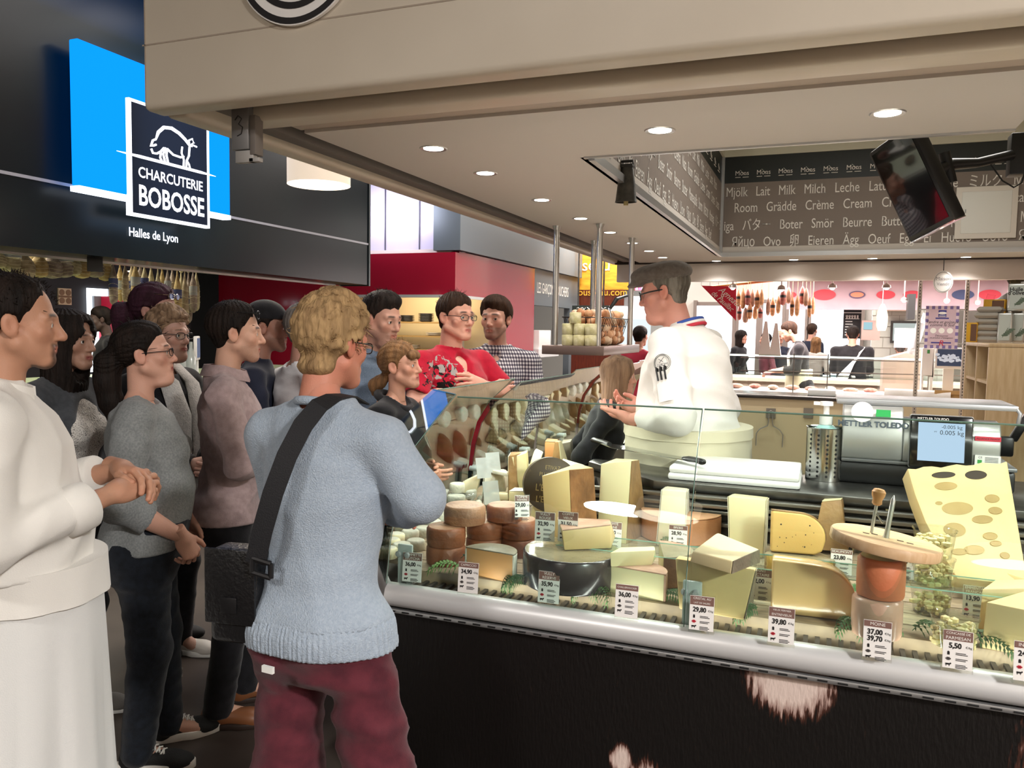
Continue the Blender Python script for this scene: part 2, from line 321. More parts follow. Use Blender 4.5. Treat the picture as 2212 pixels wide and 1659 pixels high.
# ------------------------------------------------------------------ people
def L3(c): return np.array(srgb(c))
def head_mesh(p, h=.004):
    """head facing +Y, centre of the skull at the origin; returns [(V, F, C)]"""
    fem = p.get('fem'); w = p.get('hw', 1.); jw = p.get('jaw', .9 if fem else 1.); fat = p.get('fat', 0.)
    v = Vol((-.105, -.125, -.19), (.105, .135, .145), h)
    v.ell((0, -.014, .036), (.074, .094, .084), .02); v.ell((0, .026, -.03), (.058 * jw + fat * .5, .062, .086), .03)
    for s in (-1, 1):
        v.cone((s * (.05 * jw + fat), .0, -.055), (s * .014, .062, -.098), .02 + fat * .6, .018, .025)
        v.ell((s * .04, .054, -.024), (.024 + fat * .5, .02, .022), .02); v.cone((s * .008, .082, .016), (s * .045, .066, .016), .0095, .01, .015)
    v.cone((-.009, .066, -.1), (.009, .066, -.1), .0165 + (0 if fem else .003), None, .02)
    if p.get('dc'): v.ell((0, .04, -.12), (.045, .04, .02), .03)                      # soft under the chin
    for s in (-1, 1):
        v.ell((s * .032, .093, -.004), (.017, .014, .013), .014, True)                  # eye sockets
        v.ell((s * .031, .069, -.004), (.0165, .0165, .0145), .004)                     # lids
        v.ell((s * .0315, .088, -.0055), (.0115, .012, .0042), .003, True)              # opening between the lids
    nl = p.get('nose', 1.)
    v.cone((0, .082, .008), (0, .084 + .018 * nl, -.034), .0085, .0105 * nl, .014); v.ell((0, .086 + .015 * nl, -.038), (.0105, .011, .009), .008)
    for s in (-1, 1): v.ell((s * .0115, .088, -.041), (.0075, .011, .007), .006)
    v.cone((0, .086, -.052), (0, .09, -.06), .004, .004, .01)
    v.cone((-.018, .075, -.07), (.018, .075, -.07), .011, None, .014)
    for s in (-1, 1): v.cone((s * .021, .078, -.0695), (0, .0865, -.0665), .003, .0046, .006); v.cone((s * .02, .078, -.0715), (0, .0845, -.0765), .003, .0055, .006)
    v.cone((-.02, .0885, -.0708), (.02, .0865, -.0712), .0017, None, .003, True)
    for s in (-1, 1):                                                                  # ears
        x = s * .074
        v.ell((x + s * .006, -.012, -.008), (.0085, .021, .032), .006, rot=(.2, 0, s * .35)); v.ell((x + s * .014, -.006, -.006), (.006, .012, .019), .005, True, rot=(.2, 0, s * .35))
    v.cone((0, -.03, -.06), (0, -.045, -.20), .05 * (.84 if fem else 1) + fat * .7, .053 * (.84 if fem else 1.03) + fat * .7, .025)
    V, F = v.mesh(); V[:, 0] *= w
    sk, lp, br = L3(p.get('skin', 'd9a78c')), L3(p.get('lips', 'b0685c' if fem else 'a5695a')), L3(p.get('brow', p.get('hair', '2a1d16')))
    C = np.tile(sk, (len(V), 1)); X, Y, Z = V.T; aX = np.abs(X)
    def mixc(m, c): C[:] = C * (1 - m[:, None]) + np.asarray(c) * m[:, None]
    g = lambda x, y, z, r: np.exp(-(((aX - x) ** 2 + (Y - y) ** 2 + (Z - z) ** 2) / r ** 2))
    red = sk * np.array([1.02, .74, .7]); mixc(np.clip(g(.042, .065, -.03, .022) * .55 + g(0, .1, -.036, .014) * .5 + g(.08, -.01, -.008, .03) * .5, 0, .7) * p.get('rosy', 1.), red)
    bt = p.get('beard'); n = np.sin(X * 900) * np.sin(Y * 830 + 1) * np.sin(Z * 870)
    if bt:
        full = np.clip((-.046 - Z) / .012, 0, 1) * np.clip((Y - .0) / .02, 0, 1); full = np.maximum(full, np.clip(1 - np.abs(aX - .062) / .012, 0, 1) * np.clip((Y + .005) / .01, 0, 1) * np.clip((.03 - Y) / .01, 0, 1) * (Z < -.01) * (Z > -.09))
        full *= np.clip((.052 - np.abs(Z + .092)) / .015, 0, 1) if bt[0] != 'goatee' else 1
        if bt[0] == 'goatee': full = np.clip((.034 - aX) / .008, 0, 1) * np.clip((-.05 - Z) / .008, 0, 1) * (Y > .03) * (Z > -.125)
        mixc(np.clip(full * bt[2] + n * .12 * full, 0, 1), L3(bt[1]))
    mixc(np.clip(1.25 * np.exp(-((aX / .021) ** 4)) * np.exp(-(((Z + .0708) / .0085) ** 4)) * (Y > .076), 0, 1), lp)
    bz = .0225 - .9 * np.clip(aX - .034, 0, 1) ** 1.2 * .6; mixc(np.exp(-(((Z - bz) / (.0034 if fem else .005)) ** 4)) * np.exp(-(((aX - .031) / .0185) ** 6)) * (Y > .055) * .9, br)
    mixc(np.exp(-(((Z + .0015 - .0) / .0022) ** 2)) * np.exp(-(((aX - .0315) / .013) ** 4)) * (Y > .07) * .55, sk * .25)
    parts = [(V, F, C)]; ec = L3(p.get('eyes', '4a3a2a')); gz = p.get('gaze', (0, 0))
    A = [0, .2, .21, .46, .49, .55, .9, 1.3, 1.7]; cols = [L3('0a0a0a')] * 2 + [ec] * 2 + [L3('d8d2cc')] * 5
    for s in (-1, 1):
        vv, cc = [], []; R = rotm(gz[0], gz[1])
        for a, c in zip(A, cols):
            for j in range(14): vv.append(R @ np.array([.0148 * math.sin(a) * math.cos(j * PI / 7), .0148 * math.cos(a), .0148 * math.sin(a) * math.sin(j * PI / 7)]) + (s * .0312 * w, .0695, -.0045)); cc.append(c)
        ff = [(i * 14 + j, (i + 1) * 14 + j, (i + 1) * 14 + (j + 1) % 14, i * 14 + (j + 1) % 14) for i in range(len(A) - 1) for j in range(14)]
        parts.append((np.array(vv), ff, np.array(cc)))
    return parts
def hand_mesh(side, W, dirv, palm, curl, thumb=.3, h=.0027, skin='d9a78c', spread=.05, nails=True):
    """side +1 right / -1 left; palm = direction the palm faces; curl = bend of each finger 0..1 (list of 4)"""
    v = Vol((-.11, -.05, -.1), (.075, .215, .05), h)
    K = [(-.027, .088, 0), (-.006, .093, .003), (.014, .089, .001), (.032, .079, -.004)]
    LN = [(.043, .026, .02), (.047, .03, .021), (.043, .028, .021), (.034, .021, .018)]
    v.cone((0, -.045, 0), (0, .01, 0), .026, .027, .01)
    for i, k in enumerate(K): v.cone((-.014 + .0095 * i, .006, -.002), k, .0155, .0118 if i < 3 else .0105, .016)
    v.ell((-.022, .035, -.012), (.018, .03, .015), .012); v.ell((.026, .035, -.009), (.013, .032, .013), .012)
    nail = []
    for i, k in enumerate(K):
        P = np.array(k); a = 0; r = (.0098, .0098, .0095, .0083)[i]; sp = (i - 1.4) * spread
        for j, l in enumerate(LN[i]):
            a += curl[i] * (1.25, 1.45, .9)[j]; d = np.array([math.sin(sp), math.cos(sp) * math.cos(a), -math.sin(a)]); Q = P + d * l
            v.cone(P, Q, r, r * .92, .004); P = Q; r *= .92
        nail.append(P)
    t = thumb; T0, T1 = np.array((-.02, .02, -.008)), np.array((-.05 + .022 * t, .052, -.012 - .022 * t)); T2 = T1 + np.array((-.018 + .03 * t, .03, -.01 * t)); T3 = T2 + np.array((-.008 + .03 * t, .026, -.006 * t))
    v.cone(T0, T1, .016, .0125, .014); v.cone(T1, T2, .0118, .0108, .005); v.cone(T2, T3, .0108, .0088, .004)
    V, F = v.mesh(); sk = L3(skin); C = np.tile(sk, (len(V), 1))
    kn = sum(np.exp(-((V - np.array(k)) ** 2).sum(1) / .012 ** 2) for k in K); tip = sum(np.exp(-((V - n_) ** 2).sum(1) / .011 ** 2) for n_ in nail + [T3])
    m = np.clip(kn * .5 + tip * .6, 0, .7)[:, None]; C = C * (1 - m) + sk * np.array([1.03, .76, .72]) * m
    y = np.array(dirv, float); y /= np.linalg.norm(y); z = -np.array(palm, float); z -= z @ y * y; z /= np.linalg.norm(z); x = np.cross(y, z)
    if side < 0: V = V * (-1, 1, 1); F = F[:, ::-1]
    return V @ np.array([x, y, z]) + np.array(W), F, C
def hair_vol(p, h=.004):
    st = p['style']; t = p.get('ht', .008); v = Vol((-.17, -.2, -.33 if st in ('bob', 'tail', 'long') else -.16), (.17, .14, .2), h)
    fl = p.get('line', .066); nape_ = p.get('nape', -.075); v.ell((0, -.015, .037), (.077 + t, .098 + t, .085 + t), .02)
    if st in ('short', 'curly'): v.ell((0, -.042, -.05 + min(0, nape_ + .075)), (.066, .05 + t * .6, .05), .02)
    if p.get('top'): v.ell((0, .02, .085), (.06, .07, .03 + p['top']), .03)
    if st == 'curly':
        g = np.random.default_rng(3)
        for i in range(230):
            a, b = g.uniform(0, 2 * PI), g.uniform(-.55, 1.5); c = np.array([.087 * math.cos(b) * math.cos(a), -.015 + .106 * math.cos(b) * math.sin(a), .037 + .1 * math.sin(b)]) * (1, 1, 1); big = c[1] > -.03
            v.ell(c, g.uniform(.012, .02) if big else g.uniform(.008, .013), .008)
    sz = p.get('sideb', -.03); nape = p.get('nape', -.075)
    line = ([-.14, -.07, -.045, -.03, .008, .018, .03, .055, .085, .12], [nape, nape, -.05 if st != 'curly' else nape + .012, (sz if st != 'curly' else -.06) if st != 'tail' else -.02, sz, .012, .03, fl - .008, fl, fl])
    if st in ('short', 'curly', 'tail', 'back'):
        X, Y, Z = np.broadcast_arrays(v.ax[0][:, None, None], v.ax[1][None, :, None], v.ax[2][None, None, :])
        zl = np.interp(Y, *line) + (.005 * np.sin(X * 75 + 1) + .004 * np.sin(X * 160)) * (Y > .03) * (st == 'short') - p.get('rec', 0.) * np.exp(-((np.abs(X) - .045) / .02) ** 2) * (Y > .02) * -1
        ZL = lambda Y, Z: np.clip((Z - np.interp(Y, *line)) / .035, .12, 1)
        tp = np.clip(1 - (Z - zl) / p.get('fade', .05), 0, 1) ** 1.6; v.d = np.maximum(v.d + (t + .0035) * tp, (zl - .012 - Z) * .75).astype(np.float32)
        for s in (-1, 1): v.ell((s * .083, -.008, -.008), (.017, .022, .032), .006, True)
    if st == 'tail': v.chain(p['tail'], p['tr'], .02)
    if st in ('bob', 'long'):
        b = p.get('len', -.2)
        v.loft([(b, 0, -.045, .1, .06), (b + .05, 0, -.035, .1, .075), (-.05, 0, -.02, .095, .095), (.04, 0, -.015, .09, .106), (.1, 0, -.012, .07, .08)], .03)
        v.ell((0, .08, -.07), (.06 + p.get('open', 0), .085, .118), .01, True)
        if p.get('part'): v.ell((0, .1, .06), (.03, .05, .02), .01, True)
    if p.get('bang'): v.ell((0, .077, .046), (.062, .026, .03), .01); v.ell((0, .1, -.012), (.05, .05, .04), .012, True)
    w = p.get('hw', 1.); f = p.get('strand', 1.); am = .0019 * f; fr = 70 if st != 'curly' else 40
    def strands(X, Y, Z):
        a = np.arctan2(X, Y + .03) if st not in ('tail', 'back') else np.arctan2(X, Z - .0) + 0 * Y
        e = np.sqrt(X ** 2 + (Y + .015) ** 2)
        return (ZL(Y, Z) if st in ('short', 'curly', 'tail', 'back') else 1) * am * (np.sin(a * fr + 25 * e + 3 * np.sin(Z * 40 + a * 5)) * .6 + np.sin(a * fr * .37 + 60 * Z * (.3 if st != 'curly' else 2) + 2) * .8)
    v.disp(strands); V, F = v.mesh(); V[:, 0] *= w; return V, F
def shoe_mesh(h=.008):
    v = Vol((-.07, -.12, -.01), (.07, .22, .13), h)
    v.ell((0, .13, .03), (.045, .07, .035), .03); v.ell((0, -.035, .04), (.035, .05, .05), .03); v.cone((0, -.03, .05), (0, .11, .035), .036, .036, .03); v.cone((0, -.035, .06), (0, -.03, .1), .038, .036, .02)
    v.slab((0, 0, -1), (0, 0, .004), .006); v.slab((0, 0, 1), (0, 0, .1), .004); return v.mesh()
_shoe = {}
TM = [(.78, 0, -.012, .150, .10), (.90, 0, -.014, .168, .118), (1.0, 0, 0, .156, .108), (1.10, 0, .006, .150, .105), (1.22, 0, .006, .163, .115), (1.33, 0, 0, .17, .115), (1.40, 0, -.008, .135, .092), (1.44, 0, -.016, .085, .07), (1.475, 0, -.02, .058, .056)]
TF = [(.78, 0, -.015, .155, .105), (.90, 0, -.018, .170, .122), (1.0, 0, -.004, .145, .105), (1.10, 0, .004, .128, .094), (1.22, 0, .006, .142, .105), (1.33, 0, 0, .150, .105), (1.40, 0, -.008, .118, .086), (1.44, 0, -.016, .075, .064), (1.475, 0, -.02, .05, .048)]
def torso_tab(p):
    t = np.array(TF if p.get('fem') else TM); g = np.exp(-((t[:, 0] - 1.08) / .13) ** 2); bl = p.get('belly', 0.); bw = p.get('bw', 1.)
    nk = np.clip((1.485 - t[:, 0]) / .1, 0, 1); t[:, 3] *= 1 + (bw - 1) * nk; t[:, 4] *= 1 + (p.get('bd', bw) - 1) * nk; t[:, 4] += g * bl * .5; t[:, 2] += g * bl * .5; t[:, 3] += g * bl * .4; return t
def fwd(T, q): return T[0] @ np.array(q, float) + T[1]
def person(label, px, py, D, face, z0=0., body=None, head=None, hair=None, arms=None, clothes=(), q=1., extras=None, head_off=None, cat='person', group=None):
    """px, py, D: where the middle of the head stands; face: degrees, 0 looks along +X, 90 along +Y"""
    b = dict(body or {}); hd = dict(head or {}); hd.setdefault('fem', b.get('fem')); lean = b.get('lean', 0.); lr = b.get('roll', 0.)
    Rt = rotm(b.get('twist', 0.), -lean, lr); piv = np.array([0, 0, .95]); TT = (Rt, piv - Rt @ piv)
    nb = fwd(TT, (0, -.012, 1.475)); hy, hp, hr = b.get('head', (0, 0, 0)); Rh = rotm(hy, hp, hr) @ rotm(0, -lean * .35, 0)
    hs = b.get('hs', 1.); TH = (Rh * hs, nb + Rh @ np.array([0, .045, .168 if not b.get('fem') else .162]) + np.array([b.get('headx', 0.), b.get('jut', 0.), 0]))
    c = atd(px, py, D); s = (c.z - z0) / TH[1][2]; a = math.radians(face - 90); ca, sa = math.cos(a), math.sin(a); hx, hyy = TH[1][0] * s, TH[1][1] * s
    loc = (c.x - (ca * hx - sa * hyy), c.y - (sa * hx + ca * hyy), z0)
    R = lambda *vv: np.array(vv, float)
    sh = .182 * b.get('sw', b.get('bw', 1.)) * (.9 if b.get('fem') else 1.); SH = {k: fwd(TT, (k * sh, -.012, 1.392)) for k in (-1, 1)}
    ar = arms or {}; A = {}
    for k in (-1, 1):
        e = ar.get(k) or ((k * .24, -.05, 1.12), (k * .25, .05, .87)); A[k] = [SH[k], R(*e[0]), R(*e[1])]
    girth = b.get('girth', b.get('bw', 1.)); tab = torso_tab(b); sk = hd.get('skin', 'd9a78c')
    legs = b.get('legs') or {k: ((k * .09, -.005, .9), (k * .105, .015, .49), (k * .11, -.02, .07)) for k in (-1, 1)}
    # skin: one body
    v = Vol((-.45, -.42, -.01), (.45, .62, 1.62), .0115 * q)
    v.loft(tab, .03, -.014, TT); v.cone(fwd(TT, (0, -.02, 1.42)), fwd(TH, (0, -.035, -.1)), .056 * (.88 if b.get('fem') else 1), .043 if not b.get('fem') else .038, .03)
    for k in (-1, 1):
        v.cone(fwd(TT, (k * .045, -.026, 1.455)), fwd(TT, (k * .13, -.02, 1.41)), .03, .034, .04); v.cone(fwd(TT, (k * .08, -.012, 1.40)), SH[k], .045, .044 * girth, .04); S_, E_, W_ = A[k]
        v.cone(S_, E_, .045 * girth, .036 * girth, .02); m = E_ + (W_ - E_) * .3; v.cone(E_, m, .038 * girth, .04 * girth, .02); v.cone(m, W_, .04 * girth, .025, .02)
        H_, K_, N_ = legs[k]; v.cone(H_, K_, .078 * girth, .052, .04); v.cone(K_, N_, .05, .036, .02); v.cone(N_, (N_[0], N_[1] + .12, .035), .035, .03, .02)
    V, F = v.mesh(); C = np.tile(L3(sk), (len(V), 1)); parts = [(V, F, C)]
    for V, F, C in head_mesh(hd, .004 * q): parts.append((V @ TH[0].T + TH[1], F, C))
    for k in (-1, 1):
        e = ar.get(k); hq = (e[2] if e and len(e) > 2 else {}); S_, E_, W_ = A[k]; d = hq.get('dir', W_ - E_); pn = hq.get('palm', (-k, 0, 0))
        if hq.get('none'): continue
        V, F, C = hand_mesh(k, W_, d, pn, hq.get('curl', [.22, .26, .3, .34]), hq.get('thumb', .3), hq.get('h', .0034 * q), sk, hq.get('spread', .05)); parts.append((V, F, C))
    V, F, C = join(parts); V *= s
    root = mesh_obj('person', V, F, SKIN, None, C); root.location = loc; root.rotation_euler.z = a; tag(root, label, cat, group)
    ctx = dict(root=root, s=s, TT=TT, TH=TH, A=A, tab=tab, girth=girth, legs=legs, q=q, b=b, SH=SH, hd=hd, nb=nb)
    def place(V): return V * s
    ctx['place'] = place
    if hair:
        hp_ = dict(hair); hp_.setdefault('hw', hd.get('hw', 1.)); V, F = hair_vol(hp_, (.0036 if q <= 1 else .0045) * q)
        ho = mesh_obj('hair', place(V @ TH[0].T + TH[1]), F, hp_['m'], root); ctx['hair'] = ho
        if hp_.get('wisps'): wisps(ctx, ho, hp_)
    for fn in clothes: fn(ctx)
    for fn in (extras or ()): fn(ctx)
    return ctx
def wisps(x, ho, hp):
    """loose strands standing off the hair"""
    g = np.random.default_rng(5); b = MB(); n, cl, am = hp['wisps']
    for i in range(n):
        a, e = g.uniform(0, 2 * PI), g.uniform(cl, 1.5); r = 1.06
        p = np.array([.087 * math.cos(e) * math.cos(a), -.015 + .107 * math.cos(e) * math.sin(a), .037 + .097 * math.sin(e)]); nrm = p / np.linalg.norm(p); tg = np.cross(nrm, g.normal(0, 1, 3)); tg /= np.linalg.norm(tg); bt = np.cross(nrm, tg)
        P = []; L = g.uniform(.02, .05) * am * hp.get('wl', 1.); cr = g.uniform(-3, 3) if hp['style'] == 'curly' else g.uniform(-.6, .6)
        for j in range(6):
            u = j / 5; P.append(tuple((fwd(x['TH'], p * 1.0 + tg * L * math.sin(cr * u + .3) * .9 + bt * L * (math.cos(cr * u) - 1) * .5 + nrm * L * .55 * u + tg * L * .4 * u)) * x['s']))
        b.tube(P, [.0011, .0012, .0011, .0009, .0006, .0003], 4)
    b.build('loose_strands', hp['m'], ho)
# ---- clothing
def shirt(name, m, hem=.86, sleeve='long', neck='crew', off=.012, wr=.008, sl=1., seed=1, sub=None, vdepth=.11, f=24., wdir=(.3, .3, 1.), flare=0., slk=1., cuffm=None, h=.0085, open_=None, armoff=.010, sides=(-1, 1), top=None, ribs=0.):
    def fn(x):
        v = Vol((-.5, -.42, hem - .06), (.5, .6, 1.6), h * x['q']); TT = x['TT']; g = x['girth']; fem = x['b'].get('fem')
        t = x['tab'].copy()
        if flare: w = np.clip((1.05 - t[:, 0]) / .2, 0, 1) * flare; t[:, 3] += w; t[:, 4] += w
        v.loft(t, .03, off, TT)
        if hem < .96:
            for k in (-1, 1): H_, K_ = np.array(x['legs'][k][0]), np.array(x['legs'][k][1]); v.cone(H_, H_ + (K_ - H_) * .55, .088 * g + off + .004 + flare, .08 * g + off + flare, .05); v.ell((k * .06, -.065, .9), (.09 * g + off, .07 + off, .09), .05)
        if fem:
            for k in (-1, 1): v.ell((k * .07, .085, 1.255), (.07, .06 + x['b'].get('bust', .0), .07), .04, T=TT)
        v2 = Vol((-.5, -.42, hem - .06), (.5, .6, 1.6), h * x['q'])
        for k in (-1, 1):
            S_, E_, W_ = x['A'][k]; v.cone(fwd(TT, (k * .045, -.026, 1.455)), fwd(TT, (k * .14, -.02, 1.41)), .03 + off * .6, .034 + off, .04); v.cone(fwd(TT, (k * .08, -.012, 1.40)), S_, .046 + off, .046 * g + off, .045)
            u = E_ - S_; r0 = .05 * g + armoff * slk
            if k not in sides: continue
            if sleeve == 'short':
                e = S_ + u * .62 * sl; v2.cone(S_, e, r0 + .004, r0 + .006, .03)
            elif sleeve:
                v2.cone(S_, E_, r0, .046 * g + armoff * slk, .03); L = {'long': .97, '3q': .42, 'roll': .5}.get(sleeve, .97) * sl
                e = E_ + (W_ - E_) * L; v2.cone(E_, e, .046 * g + armoff * slk, (.034 if sleeve == 'long' else .042 * g) + armoff * slk * .9, .03)
        for k in (-1, 1):                                            # clean sleeve ends
            S_, E_, W_ = x['A'][k]; u = (E_ - S_) if sleeve == 'short' else (W_ - E_); o = S_ if sleeve == 'short' else E_
            if sleeve: e = o + u * (.62 * sl if sleeve == 'short' else {'long': .97, '3q': .42, 'roll': .5}.get(sleeve, .97) * sl); n = u / np.linalg.norm(u); r = .085; v2.cone(e + n * (r + .0), e + n * (r + .12), r, r, .004, True)
        v.put((slice(None),) * 3, v2.d, .022)
        if wr: v.disp(folds(wr, f, seed, wdir))
        if ribs: v.disp(lambda X, Y, Z: ribs * np.sin(84 * np.arctan2(X, Y)) + 0 * Z)
        if top: v.slab((0, 0, 1), (0, 0, top), .004)
        v.slab((0, 0, -1), (0, 0, hem), .006)
        if neck == 'crew': v.cone(fwd(TT, (0, -.03, 1.50)), fwd(x['TH'], (0, -.03, -.02)), .066, .07, .006, True)
        elif neck == 'v':
            v.cone(fwd(TT, (0, -.03, 1.50)), fwd(x['TH'], (0, -.03, -.02)), .068, .07, .006, True)
            v.cone(fwd(TT, (0, .1, 1.43)), fwd(TT, (0, .145, 1.43 - vdepth)), .05, .006, .004, True)
        elif neck == 'wide': v.cone(fwd(TT, (0, -.01, 1.49)), fwd(x['TH'], (0, .0, -.02)), .082, .09, .006, True)
        elif neck == 'none': v.cone(fwd(TT, (0, -.03, 1.53)), fwd(x['TH'], (0, -.03, .0)), .06, .07, .006, True)
        if open_: v.cone(fwd(TT, (0, .2, .8)), fwd(TT, (0, .2, 1.5)), open_, open_ * .8, .01, True)
        V, F = v.mesh(); x[name] = mesh_obj(name, x['place'](V), F, m, x['root'])
    return fn
def trousers(name, m, off=.012, top=.93, wr=.005, seed=4, ankle=.055, hem=.05, h=.011, knee=.068):
    def fn(x):
        v = Vol((-.34, -.4, hem - .03), (.34, .4, top + .05), h * x['q']); g = x['girth']; t = x['tab']; v.loft(t[t[:, 0] < 1.15], .04, off - .004)
        for k in (-1, 1):
            H_, K_, N_ = [np.array(q_) for q_ in x['legs'][k]]; v.ell((k * .075, -.075, .88), (.088 * g, .075, .09), .05); v.cone(H_, K_, .088 * g + off * .4, knee + off * .3, .05); v.cone(K_, N_, knee + off * .3, ankle + off * .2, .03)
        if wr: v.disp(folds(wr, 30, seed, (.2, .2, 1.)))
        v.slab((0, 0, 1), (0, 0, top)); v.slab((0, 0, -1), (0, 0, hem)); V, F = v.mesh(); x[name] = mesh_obj(name, x['place'](V), F, m, x['root'])
    return fn
def skirt(name, m, z0, z1, a0, a1, b0, b1, cy0=.02, cy1=.02, amp=.012, nf=11, front=None, bow=None, h=.01):
    """an apron or skirt hanging round the legs from z1 down to z0"""
    def fn(x):
        B = MB(); n, k = 72, 14; s = x['s']
        def pt(i, j, o=0.):
            u = i / n * 2 * PI; w = j / k; z = z0 + (z1 - z0) * w; a, b_, c = a0 + (a1 - a0) * w, b0 + (b1 - b0) * w, cy0 + (cy1 - cy0) * w
            r = 1 + (1 - w) * amp / a * 3 * (math.sin(nf * u + .7 * math.sin(3 * u)) * .6 + math.sin(2.3 * nf * u + 1) * .2); return (a * r * math.cos(u) * s, (c + b_ * r * math.sin(u)) * s, z * s)
        R = [[pt(i, j) for i in range(n)] for j in range(k + 1)]; B.rings(R, cap=True); x[name] = B.build(name, m, x['root'], ang=60)
    return fn
def shoes(m, sole=None, soleh=.012, name='shoe', yaw=8, laces=None):
    def fn(x):
        if 'm' not in _shoe: _shoe['m'] = shoe_mesh()
        V0, F0 = _shoe['m']
        for k in (-1, 1):
            N_ = x['legs'][k][2]; ya = x['b'].get('toe', {}).get(k, -k * yaw); R = rotm(ya); zz = N_[2] - .07 if N_[2] > .12 else 0
            V = V0 @ R.T + np.array([N_[0], N_[1] + .015, zz]); o = mesh_obj(name, x['place'](V), F0, m, x['root'])
            if sole:
                B = MB(); P = [(.034 * math.sin(u) * (1.25 if math.cos(u) > 0 else 1.), .05 + .155 * math.cos(u)) for u in np.linspace(0, 2 * PI, 28)[:-1]]
                P = [tuple((R @ np.array([a * 1.22, b_, 0]))[:2] + np.array([N_[0], N_[1] + .015])) for a, b_ in P]
                B.prism([(a * x['s'], b_ * x['s']) for a, b_ in P], (soleh + .012) * x['s']); so = B.build('sole', sole, o, bevel=.004); so.location.z = zz
            if laces:
                B = MB()
                for j in range(5):
                    y = .045 + j * .016; z = .088 - j * .009
                    for e in (-1, 1): B.tube([tuple((R @ np.array(p_) + np.array([N_[0], N_[1] + .015, zz])) * x['s']) for p_ in ((-.022 * e, y, z), (0, y + .006, z + .008), (.022 * e, y + .012, z))], .0035, 6)
                B.build('laces', laces, o)
    return fn
def sleeve_band(name, m, k, t0, t1, r, h=.006):
    """a cuff or turned-up sleeve round the forearm of side k between t0 and t1 of its length"""
    def fn(x):
        S_, E_, W_ = x['A'][k]; a, b_ = E_ + (W_ - E_) * t0, E_ + (W_ - E_) * t1
        B = MB(); B.tube([tuple(p_ * x['s']) for p_ in (a, a + (b_ - a) * .08, a + (b_ - a) * .5, a + (b_ - a) * .92, b_)], [q_ * x['s'] for q_ in (r * .9, r * 1.02, r * 1.05, r, r * .9)], 22); B.build(name, m, x['root'], ang=70)
    return fn
def collar(name, m, r=.066, ht=.045, z=1.462, gap=.6, th=.006, tilt=.25, front=0.02, flare=.012):
    """a shirt collar standing round the neck and open at the throat"""
    def fn(x):
        B = MB(); n = 30; TT = x['TT']
        def pt(u, w, o): a = -PI / 2 + gap / 2 + (2 * PI - gap) * u; a += PI; rr = r + o - flare * 0 + (1 - w) * flare; y = math.sin(a); return tuple(fwd(TT, (rr * math.cos(a), -.02 + rr * 1.05 * y + (front * max(0, y)), z + ht * w - tilt * .1 * max(0, y) * 1.2)) * x['s'])
        R = [[pt(i / n, 0, th), pt(i / n, 1, th), pt(i / n, 1, 0), pt(i / n, 0, 0)] for i in range(n + 1)]; B.rings(R, cap=True); B.build(name, m, x['root'], ang=40)
    return fn
def glasses(m, rim=True, lens=None, thick=1., r=.019, up=0., fwd_=0., name='glasses', rect=.72, pitch=0.):
    def fn(x):
        B = MB(); TH = x['TH']; w = x['hd'].get('hw', 1.); Rp = rotm(0, pitch)
        def q_(p): p = Rp @ np.array(p, float) + np.array([0, fwd_, up]); return tuple(fwd(TH, p) * x['s'])
        for k in (-1, 1):
            P = [q_((k * .0325 * w + r * 1.12 * math.copysign(abs(math.cos(u)) ** .7, math.cos(u)), .0985 - .006 * abs(math.cos(u)) * (1 if k * math.cos(u) > 0 else -.4), -.006 + r * rect * math.copysign(abs(math.sin(u)) ** .7, math.sin(u)))) for u in np.linspace(0, 2 * PI, 25)]
            B.tube(P, .0016 * thick * x['s'], 6, cap=False); B.tube([q_((k * (.0325 * w + r * 1.15), .094, .0)), q_((k * .078 * w, .05, .003)), q_((k * .081 * w, -.012, .004)), q_((k * .08 * w, -.03, -.012))], .0018 * thick * x['s'], 6)
        B.tube([q_((-.013, .1, -.002)), q_((0, .104, .001)), q_((.013, .1, -.002))], .0016 * x['s'], 6); o = B.build(name, m, x['root'])
        if lens:
            B = MB()
            for k in (-1, 1): B.add([q_((k * .0325 * w + r * 1.1 * math.cos(u), .0975, -.006 + r * rect * math.sin(u))) for u in np.linspace(0, 2 * PI, 20)[:-1]], [tuple(range(19))])
            B.build('lens', lens, o)
    return fn
# ------------------------------------------------------------------ palette
WHITE = mat('white_paint', 'e9e4da', .45); CREAM = mat('cream_lacquer', 'ddd2c0', .4, var='d2c6b3', vs=1.2, bump=.02, bs=4); CEIL = mat('matt_ceiling', 'cdc7bf', .75)
SLOT = mat('grey_slot', '6f6862', .7); ALU = mat('brushed_aluminium', 'c9cbcc', .32, .85, bump=.05, bs=90, stretch=(1, 30, 30)); STEEL = mat('stainless_steel', 'cfcfcc', .3, .85); DSTEEL = mat('worn_steel_top', '5b5a58', .3, .9, var='7a7875', vs=9)
BLACK = mat('black_plastic', '121314', .35); MBLACK = mat('matt_black', '0d0d0e', .7); GREYP = mat('grey_plastic', 'a9acad', .45); WPL = mat('white_plastic', 'f0f0ec', .35)
CHROME = mat('chrome', 'd8d8d8', .08, 1.); PAPER = mat('white_card', 'f2efeb', .6); BROWNP = mat('brown_card', '7d5c53', .6); INK = mat('black_ink', '1a1718', .6); RED = mat('red_ink', 'c0283a', .6)
WOOD = mat('pale_oak', 'c8aa7e', .5, var='b4946a', vs=6, stretch=(1, 1, 14), bump=.05, bs=60); BEECH = mat('beech', 'd9b991', .5, var='cba67c', vs=9, stretch=(2, 14, 2))
DWOOD = mat('red_brown_wood', '5f2a17', .35, var='4a1e10', vs=5, stretch=(8, 1, 1)); GL = glass('clear_glass', 'f4fbf8', 1.0, .01); GLB = glass('mirror_like_glass', 'e2e9e5', 1.5, .10); ACR = glass('clear_acrylic', 'ffffff', .8, .02)
LETW = mat('white_letters', 'f2efe8', .6)
